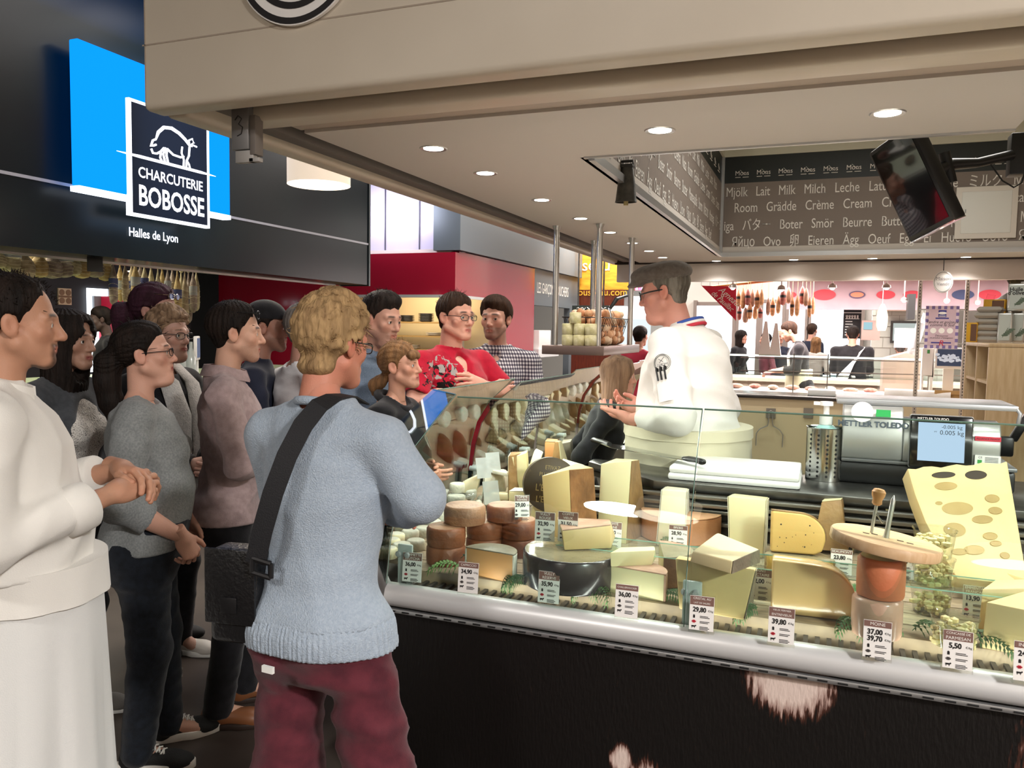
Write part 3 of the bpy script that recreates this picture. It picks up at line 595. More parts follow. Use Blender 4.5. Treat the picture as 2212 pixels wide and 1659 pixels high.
# ------------------------------------------------------------------ the setting
FLOOR = mat('worn_dark_floor', '463d37', .55, var='382f2b', vs=2.2, bump=.04, bs=14, spec=.25)
struct(MB().box(-14, 7, -4, 24, -.06, 0).build('floor', FLOOR))
struct(MB().box(-14, 7, -4, 24, 4.5, 4.6).build('ceiling', mat('dark_hall_ceiling', '14151a', .7)))
b = MB()
for i in range(16): b.box(-9, -2.5, -1 + i * .62, -.93 + i * .62, 4.05, 4.2)
struct(b.build('trim_1', mat('blue_painted_slats', '2a3c78', .5)))  # blue light from the sign is put into the slat colour
struct(MB().box(-14, 7, 23.9, 24, 0, 4.5).build('wall_far', mat('far_wall', 'b5aca2', .8))); struct(MB().box(-14, -13.9, -4, 24, 0, 4.5).build('wall_left', mat('dark_wall', '17181b', .8)))
struct(MB().box(6.9, 7, -4, 24, 0, 4.5).build('wall_right', mat('beige_wall', 'cbb9a6', .8)))
struct(MB().box(-14, 7, -4.1, -4, 0, 4.5).build('wall_near', mat('hall_wall', '8d857c', .8)))
# canopy of the cheese stall
F = MB().box(-2.28, 3.6, 2.21, 2.31, 2.4, 4.45).box(-2.28, -2.17, 2.312, 8.95, 2.4, 4.45).build('wall_canopy_front', CREAM, bevel=.022, seg=3); struct(F)
b = MB()
for z in (2.622, 3.1): b.box(-2.275, 3.6, 2.2085, 2.211, z, z + .005)
for x in (-2.265, .62): b.box(x, x + .004, 2.2085, 2.211, 2.43, 4.4)
struct(b.build('trim_2', mat('panel_joint', 'a89a8a', .8)))
b = MB().box(-2.17, 3.6, 2.31, 2.545, 2.452, 2.5).box(-2.17, -1.92, 2.545, 8.9, 2.452, 2.5); struct(b.build('ceiling_slot', SLOT))
struct(MB().box(-2.04, 3.6, 2.405, 2.535, 2.388, 2.45).build('trim_3', CREAM, bevel=.02, seg=3))
struct(MB().box(-2.10, -2.02, 2.56, 8.7, 2.405, 2.45).build('trim_4', SLOT, bevel=.01))
struct(MB().box(-1.935, 3.6, 2.552, 2.66, 2.412, 2.5).build('trim_5', mat('ceiling_lip', 'b5a697', .6)))
b = MB()
for x0, x1, y0, y1 in ((-1.92, 3.6, 2.66, 3.25), (-1.92, .614, 3.25, 3.4), (-1.92, -.98, 3.4, 8.06), (-1.92, 3.6, 8.06, 8.75)): b.box(x0, x1, y0, y1, 2.4, 2.48)
struct(b.build('ceiling_stall', CEIL))
struct(MB().box(-2.2, 3.6, 8.86, 8.96, 2.2, 2.5).build('trim_6', mat('pale_beam', 'efe4dd', .6)))
struct(MB().box(-2.2, 3.6, 8.75, 8.80, 2.385, 2.46).box(-2.2, 3.6, 8.96, 8.99, 2.34, 2.38).build('trim_7', mat('dark_track', '3a302c', .4, .5)))
# the bracket left hanging from the shutter track
p = atd(527, 283, 2.9); t = thing('shutter_bracket', 'bare grey metal bracket with a handwritten 3 hanging from the canopy corner', 'bracket', p)
MB().box(-.04, .035, -.02, .02, -.07, .09).build('plate', mat('zinc', '8d8c8c', .45, .5), t, bevel=.003)
MB().box(.037, .062, -.015, .03, -.09, .05).build('catch', SLOT, t, bevel=.003); MB().box(-.03, .05, -.012, .012, -.115, -.072).box(.03, .075, -.012, .012, -.115, -.10).build('foot', mat('pale_zinc', 'b9b6b2', .5, .4), t, bevel=.002)
MB().tube([(-.022, -.022, .035), (-.008, -.022, .05), (.008, -.022, .038), (-.006, -.022, .02), (.012, -.022, .008), (.006, -.022, -.015), (-.012, -.022, -.022)], .0016, 6).build('handwriting', INK, t)
# ring sign on the fascia, cut by the upper edge of the photo
t = thing('round_fascia_sign', 'round white sign with two black rings on the cream canopy front', 'sign', (-1.616, 2.205, 2.843))
Mx = Matrix.Rotation(PI / 2, 4, 'X')
MB().lathe([(.232, 0), (.232, .012)], 72, M=Mx).build('disc', PAPER, t)
def ring(r0, r1, z, n=72): return MB().rings([[(r * math.cos(2 * PI * j / n), r * math.sin(2 * PI * j / n), z) for j in range(n)] for r in (r0, r1)], cap=False, M=Mx)
ring(.208, .228, .0135).build('outer_ring', INK, t); ring(.160, .181, .0135).build('inner_ring', INK, t)
# recess over the servers, printed with dairy words
PANEL = mat('taupe_print', '857b73', .6, spec=.3); BAND = mat('dark_band', '1d2423', .5)
w = struct(MB().box(-.98, 3.6, 8.061, 8.10, 2.4, 3.09).box(-.98, 3.6, 8.061, 8.10, 3.09, 3.34, 1).build('wall_recess_back', [PANEL, BAND]))
w2 = struct(MB().box(-1.02, -.981, 3.4, 8.06, 2.4, 3.09).box(-1.02, -.981, 3.4, 8.06, 3.09, 3.34, 1).build('wall_recess_left', [PANEL, BAND]))
struct(MB().box(-1.02, 3.6, 3.36, 3.4, 2.48, 3.5).build('wall_recess_front', CEIL)); struct(MB().box(-1.02, 3.6, 3.36, 8.1, 3.5, 3.55).box(-1.02, 3.6, 8.04, 8.1, 3.34, 3.5).box(-1.02, -.96, 3.4, 8.06, 3.34, 3.5).build('ceiling_recess', mat('recess_ceiling', 'dcdccb', .7)))
b = MB().box(-.98, 3.6, 8.035, 8.062, 2.385, 2.425).box(-.982, -.955, 3.4, 8.06, 2.385, 2.425).box(-.982, -.955, 8.03, 8.06, 2.4, 3.34).box(-1.0, .614, 3.385, 3.402, 2.392, 2.41); struct(b.build('trim_8', ALU))
ROWS = ((3.0, 'Mjölk   Lait   Milk   Milch   Leche   Latte   Maito   Leite   ミルク   Молоко', -.94), (2.85, 'Room   Grädde   Crème   Cream   Creme   Crema   Sahne   Nata   Сливки', -.86), (2.68, 'iga   バター   Boter   Smör   Beurre   Butter   Mantequilla   Burro   Масло', -.95), (2.522, 'Яйцо   Ovo   卵   Eieren   Ägg   Oeuf   Egg   Ei   Huevo   Uovo   Яйцо', -.87))
ROWL = ('Lait   Milk   Milch   Leche   Latte   Maito   Leite   ミルク   Mjölk   Lait   Milk   Milch   Leche   Latte   Maito', 'Room   Grädde   Crème   Cream   Creme   Crema   Nata   Room   Grädde   Crème   Cream   Creme   Crema', 'Масло   Manteiga   バター   Boter   Smör   Beurre   Butter   Mantequilla   Burro   Масло   Manteiga   バター   Boter', 'Яйцо   Ovo   卵   Eieren   Ägg   Oeuf   Egg   Ei   Huevo   Uovo   Яйцо   Ovo   卵   Eieren   Ägg   Oeuf')
for (z, s, x), sl in zip(ROWS, ROWL):
    serif('printed_words', s, LETW, w, XZ(x, 8.058, z), .128, xs=.70)
    serif('printed_words', sl, LETW, w2, YZ(-.978, 3.45 + (.15 if z < 2.6 else .35), z), .128, 4.55, xs=.70)
def mons(parent, M, k, m):
    lettering('logo_letters', 'Mons', m, parent, M, .1 * k, xs=.95)
    MB().tube([(-.03 * k, .05 * k, 0), (.055 * k, -.03 * k, 0)], .0025 * k, 4, M=M).tube([(-.1 * k, -.06 * k, 0), (-.02 * k, -.06 * k, 0)], .005 * k, 4, M=M).tube([(.01 * k, -.06 * k, 0), (.1 * k, -.06 * k, 0)], .005 * k, 4, M=M).build('logo_stroke', m, parent)
for i in range(12): mons(w, XZ(-.795 + .198 * i, 8.056, 3.18), .62, LETW)
for i in range(16): mons(w2, YZ(-.976, 3.7 + .27 * i, 3.19), .62, LETW)
t = thing('access_panel', 'white square access hatch set in the taupe printed wall', 'access panel', (1.27, 8.055, 2.73)); MB().box(-.235, .235, -.02, .0, -.225, .225).build('frame', WHITE, t, bevel=.004)
MB().box(-.19, .19, -.026, -.018, -.18, .18).build('door', mat('white_hatch', 'eef0ea', .5), t, bevel=.003); MB().box(-.165, -.155, -.032, -.024, .0, .03).build('latch', GREYP, t)
# downlights
SPOT = emat('lamp_glow', 'fff6e6', 14)
def downlight(x, y, label, z=2.4, e=26, r=.042, col=(1, .955, .9), grp='downlights in the stall ceiling'):
    t = thing('ceiling_downlight', label, 'downlight', (x, y, z), 0, grp)
    MB().lathe([(r, -.001), (r * 1.32, -.004), (r * 1.4, .0), (r * 1.36, .004), (r, .004)], 28, cap=False).build('rim', STEEL, t); MB().lathe([(r, -.0022), (r, -.0006)], 28).build("lamp", SPOT, t)
    l = bpy.data.lights.new('downlight_beam', 'SPOT'); l.energy = e; l.color = col; l.spot_size = math.radians(125); l.spot_blend = .8; l.shadow_soft_size = .04
    o = bpy.data.objects.new('downlight_beam', l); COL.objects.link(o); o.parent = t; o.location = (0, 0, -.012)
ORD = ('first', 'second', 'third', 'fourth', 'fifth', 'sixth', 'seventh', 'eighth')
for i, y in enumerate((3.048, 3.6, 4.427, 5.225, 6.013, 6.781, 7.479, 8.158)): downlight(-1.555, y, f'{ORD[i]} downlight from the canopy front in the left row', e=22)
for x, l in ((-.601, 'downlight in front of the hanging bell, over the cheese counter'), (.171, 'downlight at the right, over the scale end of the counter')): downlight(x, 3.03, l, e=34)
downlight(.95, 3.03, 'downlight beyond the right edge of the photo', e=34)
for i, x in enumerate((-1.084, -.317, .414, 1.221)): downlight(x, 8.65, f'{ORD[i]} downlight from the left in the row behind the printed recess', e=22)
area('recess_lamp', (.4, 5.6, 3.48), 1.4, 40, (1, .96, .9))
# the cheeses are lit by the unseen fills added with the other lights
# hanging cow bell
p = atd(1353, 400, 4.0); t = thing('cow_bell', 'dull metal cow bell hanging by a wire from the ceiling', 'bell', p)
B = MB(); pr = [(.033, .085), (.036, .07), (.045, .0), (.053, -.075), (.056, -.085), (.052, -.085), (.04, .0)]
B.lathe(pr, 28, sx=1, sy=.72, cap=False).build('bell_body', mat('tarnished_metal', '55534d', .45, .6, var='3e3d3a', vs=30), t)
MB().box(-.034, .034, -.026, .026, .085, .1).tube([(-.03, 0, .1), (-.03, 0, .118), (.03, 0, .118), (.03, 0, .1)], .007, 8).build('crown', mat('tarnished_dark', '3a3936', .5, .5), t, bevel=.004); MB().cyl((0, 0, -.02), (0, 0, -.1), .012).build('clapper', mat('bone', 'a99a6a', .6), t)
z = 2.4 - p.z; MB().tube([(-.02, 0, .115), (-.012, 0, z)], .0014, 5).tube([(.02, 0, .115), (.012, 0, z)], .0014, 5).tube([(.02, 0, .135), (.05, 0, .16), (.075, 0, .15)], .0014, 5).build('wire', BLACK, t)
# screen on its arm
def frame_m(o, u_px, n_px):
    """axes given as (right, up, forward) of the photo's view"""
    u = Vector(RW @ np.array(u_px)).normalized(); n = Vector(RW @ np.array(n_px)); n = (n - u * n.dot(u)).normalized(); w_ = u.cross(n)
    return Matrix(((w_.x, u.x, n.x, o[0]), (w_.y, u.y, n.y, o[1]), (w_.z, u.z, n.z, o[2]), (0, 0, 0, 1)))
Mt = frame_m(atd(1972, 398, 3.55), (-.37, .92, .1), (-.92, -.22, -.24)); t = thing('hanging_screen', 'black flat screen tilted down on a wall arm under the ceiling recess', 'screen'); t.matrix_world = Mt
MB().box(-.14, .14, -.23, .23, -.05, .02).build('casing', BLACK, t, bevel=.012); MB().box(-.122, .122, -.205, .21, .0195, .0225).build('display', mat('dark_glossy_glass', '0b0c0d', .03, spec=.9, coat=1.), t)
MB().box(-.1, .1, -.17, .17, -.075, -.051).box(-.07, .07, -.08, .06, -.11, -.076).build('rear_cover', BLACK, t, bevel=.012); MB().box(-.138, .138, -.2308, -.226, -.045, .018).build('lower_trim', CHROME, t)
q = t.matrix_world.inverted(); L_ = lambda x, y, D: tuple(q @ atd(x, y, D))
MB().tube([L_(2020, 370, 3.98), L_(2055, 355, 4.0), L_(2110, 352, 4.02), L_(2185, 335, 4.05)], [.035, .03, .024, .026], 12).tube([L_(2040, 330, 3.99), L_(2055, 395, 3.99)], .028, 12).build('arm', BLACK, t)
MB().tube([L_(2140, 355, 4.0), L_(2165, 390, 4.0), L_(2190, 405, 4.0), L_(2207, 395, 4.0), L_(2214, 370, 4.0)], .004, 6).build('cable', MBLACK, t); MB().tube([L_(2056, 385, 3.97), L_(2060, 420, 3.97), L_(2068, 440, 3.97), L_(2060, 480, 3.97)], .003, 6).build('cable', MBLACK, t)
P0 = [L_(2182, 290, 4.0), L_(2182, 378, 4.0)]; Mb = q.to_3x3()
p = atd(2205, 335, 4.08); B = MB().box(-.055, .1, -.05, .05, -.105, .105, M=q @ Matrix.Translation(p)); B.build('wall_bracket', BLACK, t, bevel=.008)
# ------------------------------------------------------------------ charcuterie stall across the aisle (left)
NAVY = mat('glossy_dark_navy', '101218', .28, var='142022', vs=.8, spec=.16); BX = -4.6
w = struct(MB().box(BX - .35, BX, -2, 7.5, 2.1, 4.45).build('wall_charcuterie_header', NAVY)); struct(MB().box(BX, BX + .006, -2, 7.5, 2.525, 2.545).build('trim_9', mat('pale_strip', 'a6a6ae', .4))); struct(MB().box(BX - .36, BX + .012, 7.5, 7.53, 2.09, 4.45).build('trim_10', mat('dark_edge', '2b3336', .4)))
t = thing('lit_shop_sign', 'glowing blue shop sign with a white pig logo on black', 'sign', (BX, 0, .061)); t.scale = (1, .963, .963); NEON = emat('white_neon', 'eef2ff', 2.4)
MB().box(.0, .1, 4.1, 5.2, 2.6, 3.4).build('backing', MBLACK, t); MB().box(.085, .16, 3.94, 5.374, 2.55, 3.5).build('blue_panel', emat('blue_backlight', '0a8cff', 1.25), t, bevel=.01); MB().box(.085, .163, 3.93, 5.376, 2.515, 2.55).build('lower_strip', emat('white_strip', 'e8f2ff', 3.), t)
MB().box(.155, .185, 4.335, 5.085, 2.425, 3.205).build('black_plate', mat('sign_black', '090b14', .7, spec=.1), t)
def YM(y, z, d=.19): return Matrix.Translation((d, y, z)) @ YZ(0, 0, 0)
B = MB()
for y0, y1, z0, z1 in ((4.32, 4.34, 2.41, 3.22), (5.08, 5.10, 2.41, 3.22), (4.32, 5.10, 2.41, 2.43), (4.32, 5.10, 3.2, 3.22)): B.box(.15, .19, y0, y1, z0, z1)
B.build('white_border', NEON, t); MB().tube([(.19, 4.21, 2.83), (.19, 4.4, 2.832), (.19, 5.0, 2.832), (.19, 5.17, 2.83)], [.002, .011, .011, .002], 6).build('ground_line', NEON, t)
def pl(B, P, r=.008): B.tube([(.19, 4.335 + .75 * a, 2.425 + .78 * b_) for a, b_ in P], r, 6); return B
B = MB(); pl(B, [(.30, .72), (.33, .79), (.40, .85), (.50, .865), (.60, .84), (.68, .80), (.74, .755), (.78, .75)], [.006, .012, .013, .013, .012, .011, .009, .004]); pl(B, [(.30, .72), (.26, .70), (.235, .64), (.27, .655), (.30, .67)]); pl(B, [(.24, .62), (.26, .585), (.31, .59), (.36, .62), (.40, .66)]); pl(B, [(.36, .62), (.35, .56), (.37, .53)]); pl(B, [(.42, .665), (.39, .6), (.41, .53)]); pl(B, [(.44, .66), (.43, .6), (.45, .53)]); pl(B, [(.44, .66), (.52, .62), (.62, .615), (.66, .63)]); pl(B, [(.64, .72), (.63, .66), (.66, .6), (.655, .53)], .007); pl(B, [(.74, .74), (.73, .65), (.70, .6), (.69, .53)]); pl(B, [(.70, .6), (.73, .57), (.745, .53)], .007); pl(B, [(.74, .755), (.73, .80), (.78, .825), (.80, .79), (.76, .77), (.84, .76)], .007)
B.build('pig_drawing', NEON, t)
lettering('sign_letters', 'CHARCUTERIE', NEON, t, YM(4.71, 2.72), .105, xs=.92, bold=.0015); serif('sign_letters', 'BOBOSSE', NEON, t, YM(4.39, 2.555), .2, .65, fit=True, bold=.004); lettering('sign_letters', 'Halles de Lyon', NEON, t, YM(4.715, 2.315, .012), .092, xs=.88, bold=.001)
area('sign_glow', (BX + .35, 4.66, 3.0), 1.3, 9, (.35, .6, 1), (0, PI / 2, 0), .8)
# shop behind the header
DK = mat('dark_shop_wall', '15161a', .6); struct(MB().box(-9.1, -9, -2, 9.6, 0, 3.6).build('wall_shop_back', DK)); struct(MB().box(-9, BX - .35, -2, 7.5, 2.9, 3.0).build('ceiling_shop', mat('shop_ceiling', '24252b', .5)))
a, c = onx(190, 622, -8.95), onx(246, 760, -8.95); win = struct(MB().box(-8.98, -8.95, a.y, c.y, 1.0, a.z).build('window_1', emat('bright_window', 'f2f7ff', 2.6)))
MB().box(-8.94, -8.9, a.y + .30, a.y + .36, 1., a.z).box(-8.94, -8.9, a.y + .05, a.y + .16, a.z - .35, a.z - .1).build('window_frame', mat('window_grey', '9aa0a6', .5), win)
a = onx(243, 640, -8.7); MB().box(-8.999, -8.7, a.y, a.y + .75, 1.0, a.z).build('lit_red_board', mat('lit_red', 'c0203f', .5, emit='c0203f', es=.35)); tag(bpy.data.objects['lit_red_board'], 'red lit panel beside the bright window behind the hanging sausages', 'panel')  # a faint glow is put into the panel's own colour
a, c = onx(126, 622, -8.98), onx(155, 659, -8.98); t = thing('framed_print', 'small framed print with four round motifs on the dark shop wall', 'picture', (-8.98, (a.y + c.y) / 2, (a.z + c.z) / 2)); hy_, hz = (c.y - a.y) / 2, (a.z - c.z) / 2
MB().box(-.02, .0, -hy_, hy_, -hz, hz).build('sheet', mat('print_paper', 'd9bfa0', .6), t); B = MB().box(.001, .006, -hy_, hy_, -.012, .012)
for sy in (-.5, .5):
    for sz in (-.5, .5): B.lathe([(hz * .36, 0), (hz * .36, .004)], 18, M=Matrix.Translation((.003, sy * hy_, sz * hz)) @ Matrix.Rotation(PI / 2, 4, 'Y'))
B.build('motif', mat('print_brown', '8a6a4e', .6), t)
for i, (x, y) in enumerate(((292, 587), (438, 588), (515, 587))): p = onx(x, y, -5.9 - .2 * i); downlight(p.x, p.y, f'{ORD[i]} downlight from the left under the charcuterie header', z=p.z, e=14, r=.06, grp='downlights in the charcuterie stall')
# charcuterie display counter
t = thing('charcuterie_counter', 'glazed charcuterie counter with lit shelves behind the standing customers', 'display counter', (-5.35, 5.2, 0))
MB().box(-.45, .45, -3.2, 2.2, 0, .72).build('base', mat('counter_grey', '3b3b3d', .4), t, bevel=.01); MB().box(-.45, .45, -3.2, 2.2, 1.18, 1.21).build('top_shelf', mat('greenish_worktop', '8f9a7c', .3), t, bevel=.005); MB().box(-.40, .38, -3.2, 2.2, .72, .75).build('deck', WHITE, t); MB().box(-.40, .2, -3.2, 2.2, .95, .965).build('middle_shelf', GL, t); B = MB()
for y in (-3.2, -1.4, .4, 2.17): B.prism([(.45, .74), (.30, 1.18), (.26, 1.18), (.41, .74)], .03, M=Matrix.Translation((0, y + .03, 0)) @ Matrix.Rotation(PI / 2, 4, 'X'))
B.build('upright', mat('tan_upright', 'a98560', .5), t); MB().add([(.44, -3.2, .75), (.44, 2.2, .75), (.29, 2.2, 1.18), (.29, -3.2, 1.18)], [(0, 1, 2, 3)]).build('front_glass', GL, t); MB().box(-.3, .2, -3.2, 2.2, 1.165, 1.178).build('shelf_lamp', emat('case_tube', 'fff2e2', 2.2), t)
CH = [mat('cured_meat_' + n, c_, .5, var=v_, vs=40) for n, c_, v_ in (('red', '8c3a34', '6a2723'), ('pink', 'c98d84', 'a86258'), ('pale', 'd8c7b0', 'b89a80'), ('brown', '6a3f2c', '4d2c20'))]
for i in range(26):
    x, y, z = (-5.3 + .12 * (i % 3), 2.3 + .17 * i, .752 if i % 2 else .967); o = MB().ball((0, 0, .045), .05, 12, sc=(1.5, .9, .9)).build('cured_sausage', CH[i % 4], loc=(x, y, z), rotz=random.uniform(0, 3)); tag(o, 'cured meat lying in the lit charcuterie counter', 'sausage', 'cured meats in the charcuterie counter')
p = atd(425, 745, 6.0); t = thing('tablet_display', 'small white framed screen on a stand on the charcuterie counter', 'screen', (p.x, p.y, 1.21), 2.2); MB().box(-.1, .1, -.012, .012, .17, .35).build('frame', WPL, t, bevel=.006); MB().box(-.082, .082, -.0145, -.0125, .19, .335).build('display', mat('bluish_screen', '44586e', .2, emit='5a7390', es=.5), t); MB().box(-.012, .012, -.01, .05, .0, .18).box(-.09, .09, -.05, .07, 0, .012).build('stand', WPL, t)
for i, x in enumerate((398, 412)): p = atd(x, 720, 5.9); o = MB().lathe([(.035, 0), (.037, .02), (.037, .19), (.014, .26), (.013, .31)], 16).build('glass_bottle', mat('pale_bottle', 'a8b0ac', .1, spec=.8), loc=(p.x, p.y, 1.21)); tag(o, f'{"left" if i == 0 else "right"} of two clear bottles beside the tablet on the charcuterie counter', 'bottle', 'bottles on the charcuterie counter')
# hanging sausages
SAU = [mat('dusted_casing_' + n, c_, .75, var=v_, vs=22, bump=.6, bs=55) for n, c_, v_ in (('a', 'b7a888', '8d7c5f'), ('b', 'c4bb96', '9a8d6a'), ('c', 'a89a8c', '7d6d62'), ('d', 'c9b078', '9c8455'))]; TWINE = mat('twine', 'd6cda8', .8); BLUEL = mat('blue_paper_band', '3a4370', .6); GREYL = mat('grey_paper_band', 'a3a7a4', .6)
def sausage(px, ytop, ybot, X, wpx, fat, label, grp, band=None, yb=0):
    a, c = onx(px, ytop, X), onx(px, ybot, X); D = float(f_ @ np.array(a - Vector((0, 0, EYE)))); L = a.z - c.z; r = wpx / FPX * D / 2; t = thing('hanging_sausage', label, 'sausage', (a.x, a.y, a.z), random.uniform(0, 6), grp); g = random.uniform(.92, 1.06)
    pr = [(.16, .02), (.2, .1), (.5, .24), (.8, .38), (.98, .55), (1., .72), (.93, .85), (.72, .94), (.35, .985), (.06, 1.)] if fat else [(.14, .02), (.2, .12), (.55, .24), (.85, .36), (.95, .5), (1., .65), (.98, .82), (.8, .93), (.4, .985), (.06, 1.)]
    MB().lathe([(r * g * (q_ + .03 * math.sin(k * 2.1)), -L * u) for k, (q_, u) in enumerate(pr)][::-1], 18).build('casing', random.choice(SAU), t); B = MB()
    for k in range(5 if fat else 4): u = .4 + .13 * k; rr = r * g * np.interp(u, [p_[1] for p_ in pr], [p_[0] for p_ in pr]) + .002; B.tube([(rr * math.cos(v_), rr * math.sin(v_), -L * u + .006 * math.sin(2 * v_)) for v_ in np.linspace(0, 2 * PI, 17)], .0016, 4, cap=False)
    B.tube([(0, 0, -L * .05), (0, 0, max(.03, 2.9 - a.z))], .004, 5).ball((0, 0, -.005), .017, 8).build('twine', TWINE, t)
    if band: u = yb; rr = r * g * 1.04; MB().lathe([(rr, -L * u - .028 * D / 5), (rr, -L * u + .028 * D / 5)], 18, cap=False).build('paper_band', band, t)
xs_ = [(-6, 570, 28), (22, 578, 34), (52, 596, 36), (84, 590, 30), (112, 592, 36), (137, 590, 30), (158, 586, 26), (176, 592, 30), (205, 590, 30), (226, 597, 26), (68, 570, 26), (96, 574, 26)]
for i, (x, yb_, w_) in enumerate(xs_): sausage(x, 535 + .11 * max(x, 0) * .6, yb_ + 10, -5.1 - (.3 if i > 9 else 0), w_ + 6, True, 'fat dusty netted sausage hanging at the left end under the dark header', 'fat sausages under the header', GREYL if i % 4 == 1 else None, .2)
xs_ = [(244, 562, 660, 18), (259, 566, 652, 16), (270, 566, 655, 15), (284, 568, 652, 17), (292, 562, 654, 18), (303, 568, 640, 17), (312, 570, 650, 16), (326, 570, 668, 16), (341, 575, 672, 14), (350, 574, 670, 15), (362, 578, 655, 14), (372, 578, 662, 16), (383, 580, 690, 16), (391, 584, 692, 16), (399, 582, 696, 15), (407, 584, 698, 15), (417, 580, 676, 17), (424, 582, 672, 14)]
for i, (x, ya, yb_, w_) in enumerate(xs_): sausage(x, ya, yb_, -5.03 - .12 * (i % 2), w_, False, 'long netted dry sausage in the row hanging right of the fat sausages', 'long sausages under the header', (BLUEL, GREYL, None)[i % 3], .5 + .08 * (i % 2))
B = MB().box(-4.98, -4.94, 0, 7.4, 2.085, 2.1); o = B.build('hanging_rail', STEEL); tag(o, 'thin steel rail under the dark header from which the sausages hang', 'rail')
p = atd(205, 568, 5.5); o = MB().box(-.05, .05, -.004, .004, -.06, .05).build('price_slate', MBLACK, loc=p, rotz=1.2); tag(o, 'small black price slate hanging among the fat sausages', 'slate')
# drum pendant
def drum(p, label, r=.19, e=0):
    t = thing('drum_pendant', label, 'pendant lamp', (p[0], p[1], p[2]))
    if e: l = area('drum_beam', (0, 0, -.004), 2 * r * .95, e, (1, .86, .70), disk=True); l.parent = t
    DR(t, p[2], r)
def DR(t, z, r):
    MB().lathe([(r, 0), (r, .30)], 40, cap=False).build('lamp_shade', mat('white_shade', 'f3e9dc', .7, emit='ffe9d0', es=.55), t); MB().lathe([(r * .985, .002), (r * .985, .006)], 40).build('diffuser', emat('lamp_diffuser', 'ffeed8', 5), t); MB().cyl((0, 0, .28), (0, 0, 4.5 - z), .006, 6).build('cord', BLACK, t)
drum(atd(689, 400, 4.9), 'white drum lamp shade glowing from its lower face in the aisle', e=14)
for x, y, l in ((-.95, -.45, 'drum pendant over the front aisle, mirrored in the counter glass by the tallest wedge'), (1.15, -.9, 'drum pendant over the front aisle before the scale end of the counter'), (-3.0, -.9, 'drum pendant over the front aisle behind the cook'), (3.3, -.9, 'drum pendant over the front aisle past the right end of the counter')): drum((x, y, 2.6), l, .22, 1)
# ------------------------------------------------------------------ red stall, grey butcher front and beyond
RX = -4.74; RED_L = mat('glossy_red', '9c1a30', .14, spec=.5, coat=.3)
b = MB().box(-8.8, RX, 9.98, 10.1, 2.1, 2.69).box(-8.8, -7.0, 9.98, 10.1, 0, 2.1).box(-8.8, RX, 9.98, 10.1, 0, 1.05).box(RX - .12, RX, 10.1, 13.2, 2.1, 2.71).box(RX - .12, RX, 11.75, 13.2, 0, 2.1).box(RX - .12, RX, 10.1, 11.75, 0, 1.05); struct(b.build('wall_red_stall', RED_L))
struct(MB().box(-7.02, RX + .02, 9.94, 9.98, 2.07, 2.11).box(RX, RX + .03, 9.94, 11.75, 2.07, 2.11).build('trim_11', mat('pale_metal_trim', 'cfd2d0', .3, .3)))
LIL = mat('lilac_cabinet', 'c3b9c9', .35); struct(MB().box(-7.8, RX - .02, 10.25, 10.35, 2.69, 4.45).build('wall_lilac', LIL)); b = MB()
for x in (796, 832, 906, 981): q_ = ony(x, 500, 10.24); b.box(q_.x - .008, q_.x + .008, 10.235, 10.25, 2.7, 4.4)
struct(b.build('trim_12', mat('joint_dark', '4a4653', .6))); area('lilac_wash', (-5.8, 9.7, 3.3), 1.4, 18, (.8, .82, 1), (PI / 2, 0, 0), .4)
struct(MB().box(-8.8, RX - .12, 11.9, 12, 0, 2.7).build('wall_kitchen', mat('warm_kitchen_wall', 'd9c79f', .5))); struct(MB().box(-8.8, RX - .12, 10.1, 12, 2.69, 2.75).build('ceiling_kitchen', WHITE)); area('kitchen_lamp', (-5.9, 10.9, 2.6), 1.2, 45, (1, .85, .6))
t = thing('plate_shelf', 'steel and wood shelf with stacked plates in the lit kitchen opening', 'shelf', (-6.2, 11.5, 0))
for z in (1.28, 1.5, 1.72): MB().box(-.75, .84, -.18, .2, z, z + .025).build('shelf_board', mat('shelf_wood', 'b99a63', .5), t)
MB().box(-.75, -.71, -.15, .15, 0, 2.1).box(.80, .84, -.15, .15, 0, 2.1).build('upright', STEEL, t)
for i, (x, z, r, n) in enumerate(((-5.95, 1.745, .13, 8), (-5.45, 1.745, .12, 3), (-5.2, 1.745, .1, 9), (-6.3, 1.745, .13, 6), (-5.8, 1.525, .14, 3), (-6.2, 1.305, .15, 4), (-5.35, 1.525, .13, 4))):
    for k in range(n): o = MB().lathe([(r * .5, 0), (r * .6, .002), (r, .016), (r * .98, .019), (r * .55, .006)], 24).build('plate', mat('plate_white', 'd9d2c4', .3) if i % 3 else mat('plate_dark', '3c3834', .35), loc=(x, 11.46, z + .0165 * k)); tag(o, 'plate in one of the stacks on the kitchen shelf behind the red counter', 'plate', 'plates on the kitchen shelf')
o = MB().box(RX - .6, RX - .01, 10.51, 11.74, 1.052, 1.1).box(-6.98, RX - .01, 10.0, 10.5, 1.052, 1.1).build('serving_ledge', STEEL); tag(o, 'steel ledge along the opening of the red stall', 'ledge')
SLATE = mat('slate_grey_front', '626a70', .5); b = MB().box(RX - .12, RX, 13.2, 15.9, 2.08, 2.72).box(RX - .12, RX, 15.3, 15.9, 0, 2.08).box(RX - .35, RX + .06, 10.0, 15.9, 2.72, 4.45); w = struct(b.build('wall_butcher_front', SLATE)); struct(MB().box(RX - .9, RX - .85, 13.2, 15.4, 0, 2.1).build('wall_butcher_inside', mat('black_doorway', '0e0e10', .6)))
for i, q_ in enumerate((('LES GARÇONS BOUCHERS', 14.25, 2.38),)): lettering('front_letters', q_[0], LETW, w, YZ(RX + .004, q_[1], q_[2]), .27, xs=.58)
